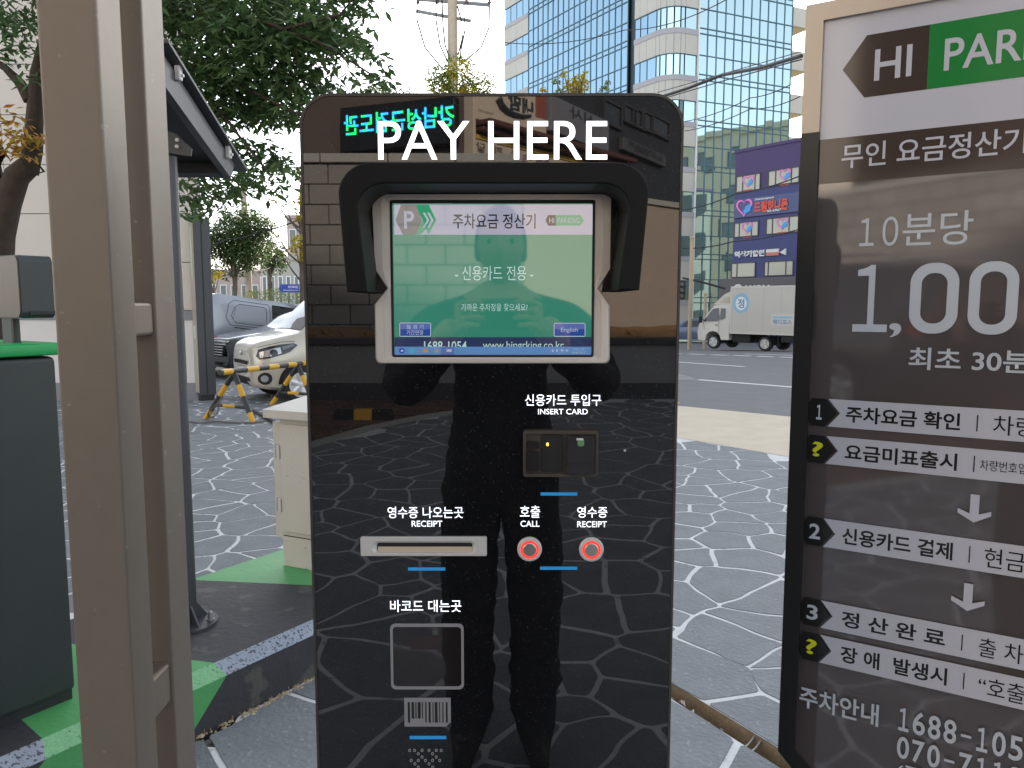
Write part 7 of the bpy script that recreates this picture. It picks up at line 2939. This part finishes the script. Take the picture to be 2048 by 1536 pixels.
# ---------------------------------------------------------------- photographer, mirrored as a dark figure
m_jacket = M("dark_jacket", (.030, .031, .036), .85, var=.2, vscale=10, bump=.9, bscale=14)
m_trous = M("dark_trousers", (.022, .023, .028), .85, var=.2, vscale=12, bump=.8, bscale=12)
m_shoe = M("dark_shoes", (.02, .018, .016), .6)
m_skin = M("skin", (.42, .25, .17), .5, var=.06, vscale=20)
m_hair = M("black_hair", (.010, .009, .008), .5, bump=.5, bscale=160)
def photographer():
    t = thing("person", "person in dark jacket and trousers holding up a phone, mirrored in the kiosk glass", "person", (-.035, -.47, 0))
    V = [((0, 0, .98), (.165, .12)), ((0, .0, 1.13), (.165, .12)), ((0, .0, 1.30), (.19, .125)), ((0, -.01, 1.44), (.15, .105)), ((0, .0, 1.53), (.085, .08)), ((0, .015, 1.58), (.064, .064)),
         ((.225, 0, 1.44), (.095, .09)), ((.315, .11, 1.235), (.076, .075)), ((.17, .33, 1.38), (.055, .055)), ((.115, .405, 1.455), (.030, .036)),
         ((-.225, 0, 1.43), (.095, .09)), ((-.31, .10, 1.225), (.076, .075)), ((-.17, .32, 1.37), (.055, .055)), ((-.115, .40, 1.45), (.030, .036)),
         ((.095, 0, .90), (.108, .115)), ((.112, .02, .50), (.092, .095)), ((.108, -.01, .11), (.082, .085)), ((.12, .09, .045), (.048, .04)), ((.125, .17, .038), (.040, .032)),
         ((-.095, 0, .90), (.108, .115)), ((-.112, .02, .50), (.092, .095)), ((-.108, -.01, .11), (.082, .085)), ((-.12, .09, .045), (.048, .04)), ((-.125, .17, .038), (.040, .032))]
    E_ = [(0, 1), (1, 2), (2, 3), (3, 4), (4, 5), (3, 6), (6, 7), (7, 8), (8, 9), (3, 10), (10, 11), (11, 12), (12, 13), (0, 14), (14, 15), (15, 16), (16, 17), (17, 18), (0, 19), (19, 20), (20, 21), (21, 22), (22, 23)]
    me = bpy.data.meshes.new("figure")
    me.from_pydata([v[0] for v in V], E_, [])
    o = bpy.data.objects.new("figure", me)
    COL.objects.link(o)
    md = o.modifiers.new("skin", 'SKIN')
    md.use_smooth_shade = True
    sv = me.skin_vertices[0].data
    for i, v in enumerate(V):
        sv[i].radius = v[1]
    sv[0].use_root = True
    s2_ = o.modifiers.new("sub", 'SUBSURF')
    s2_.levels = s2_.render_levels = 3
    dg = bpy.context.evaluated_depsgraph_get()
    m2 = bpy.data.meshes.new_from_object(o.evaluated_get(dg))
    bpy.data.objects.remove(o)
    for m in (m_jacket, m_trous, m_shoe, m_skin):
        m2.materials.append(m)
    # cloth folds
    for v in m2.vertices:
        if .09 < v.co.z < 1.47 and v.co.y < .34:
            a = .010 * mnoise.noise(Vector((v.co.x * 7, v.co.y * 7, v.co.z * 16))) + .006 * mnoise.noise(Vector((v.co.x * 20, v.co.y * 20, v.co.z * 34)))
            if v.co.z < .3:
                a *= 1.5
            v.co += v.normal * a
    for p in m2.polygons:
        c = p.center
        k = 0
        if c.z < .965 and abs(c.x) < .26: k = 1
        if c.z < .10: k = 2
        if c.z > 1.515 and abs(c.x) < .12 and c.y < .15: k = 3
        if c.y > .375: k = 3
        p.material_index = k
        p.use_smooth = True
    m2.name = "body"
    link("body", m2, t)
    # head with face, ears and hair
    bm = bmesh.new()
    bmesh.ops.create_uvsphere(bm, u_segments=28, v_segments=20, radius=1)
    for v in bm.verts:
        x, y, z = v.co
        jaw = 1 - .28 * max(0, -z) ** 1.3
        v.co = Vector((x * .074 * jaw, y * .094 * (1 - .10 * max(0, -z)) , z * .118))
        if y > 0:
            nose = math.exp(-((x / .16) ** 2) - ((z + .12) / .20) ** 2)
            eye = math.exp(-((abs(x) - .42) / .18) ** 2 - ((z - .10) / .13) ** 2)
            mouth = math.exp(-(x / .34) ** 2 - ((z + .52) / .07) ** 2)
            v.co.y += .020 * nose - .009 * eye + .004 * mouth
    for v in bm.verts:
        v.co += Vector((0, .03, 1.675))
    hm = bpy.data.meshes.new("head")
    bm.to_mesh(hm)
    bm.free()
    hm.materials.append(m_skin)
    hm.polygons.foreach_set("use_smooth", [True] * len(hm.polygons))
    hd = link("head", hm, t)
    bm = bmesh.new()
    bmesh.ops.create_uvsphere(bm, u_segments=28, v_segments=18, radius=1)
    bmesh.ops.delete(bm, geom=[v for v in bm.verts if (v.co.y > .25 and v.co.z < .50) or v.co.z < -.45], context='VERTS')
    for v in bm.verts:
        n = mnoise.noise(v.co * 5) * .05
        v.co = Vector((v.co.x * .082 * (1 + n), v.co.y * .103 * (1 + n), v.co.z * .130 * (1 + n))) + Vector((0, .022, 1.678))
    hm = bpy.data.meshes.new("hair")
    bm.to_mesh(hm)
    bm.free()
    hm.materials.append(m_hair)
    hm.polygons.foreach_set("use_smooth", [True] * len(hm.polygons))
    link("hair", hm, hd)
    for sd in (1, -1):
        MB().lathe([(.010, 0), (.010, .002), (.004, .005)], mtx=Matrix.Translation((sd * .031, .105, 1.688)) @ Matrix.Rotation(RAD(-90), 4, 'X'), n=12).build("eye", m_hair, hd)
        MB().bbox(sd * .076 - .006, sd * .076 + .006, .0, .034, 1.640, 1.700, .006).build("ear", m_skin, hd, smooth=True)
    # hands holding the phone by its short ends: palm, four fingers behind, thumb in front
    for sd in (1, -1):
        mb = MB()
        c = Vector((sd * .098, .425, 1.468))
        mb.bbox(c.x - .018, c.x + .018, c.y - .030, c.y + .022, c.z - .045, c.z + .038, .012)
        for k, (dz, ln) in enumerate(((.032, .062), (.012, .070), (-.008, .066), (-.027, .052))):
            a = c + Vector((0, .016, dz))
            b = a + Vector((-sd * .006, .024, .004))
            d = b + Vector((-sd * ln * .45, .006, .002))
            e = d + Vector((-sd * ln * .40, -.006, -.002))
            mb.path([a - Vector((0, .02, 0)), a, b, d, e], .0088, 8, .0068)
        a = c + Vector((-sd * .006, -.022, .020))
        mb.path([c, a, a + Vector((-sd * .022, -.004, .020)), a + Vector((-sd * .040, .008, .026))], .0105, 8, .008)
        hme = mb.mesh("hand", m_skin)
        ho = bpy.data.objects.new("hand", hme)
        COL.objects.link(ho)
        rm = ho.modifiers.new("remesh", 'REMESH')
        rm.mode = 'VOXEL'
        rm.voxel_size = .0035
        sm = ho.modifiers.new("smooth", 'SMOOTH')
        sm.factor, sm.iterations = .5, 4
        dg = bpy.context.evaluated_depsgraph_get()
        m3 = bpy.data.meshes.new_from_object(ho.evaluated_get(dg))
        bpy.data.objects.remove(ho)
        m3.polygons.foreach_set("use_smooth", [True] * len(m3.polygons))
        link("hand", m3, t)
    ph = thing("phone", "dark smartphone held up in both hands by the person mirrored in the kiosk", "phone", (0, -.034, 1.47))
    MB().bbox(-.078, .078, -.009, 0, -.036, .040, .004).build("body", m_gloss, ph, smooth=True)
    MB().prism(rrect(-.074, .074, -.032, .036, .003, 3), -.0096, -.0091).build("display", M("phone_display", (.05, .05, .05), .1, emit=.5, ecol=(.4, .42, .45)), ph)
    MB().prism(rrect(-.010, .010, .018, .037, .004, 4), .0001, .0014).build("camera_bump", m_carglass, ph)
photographer()
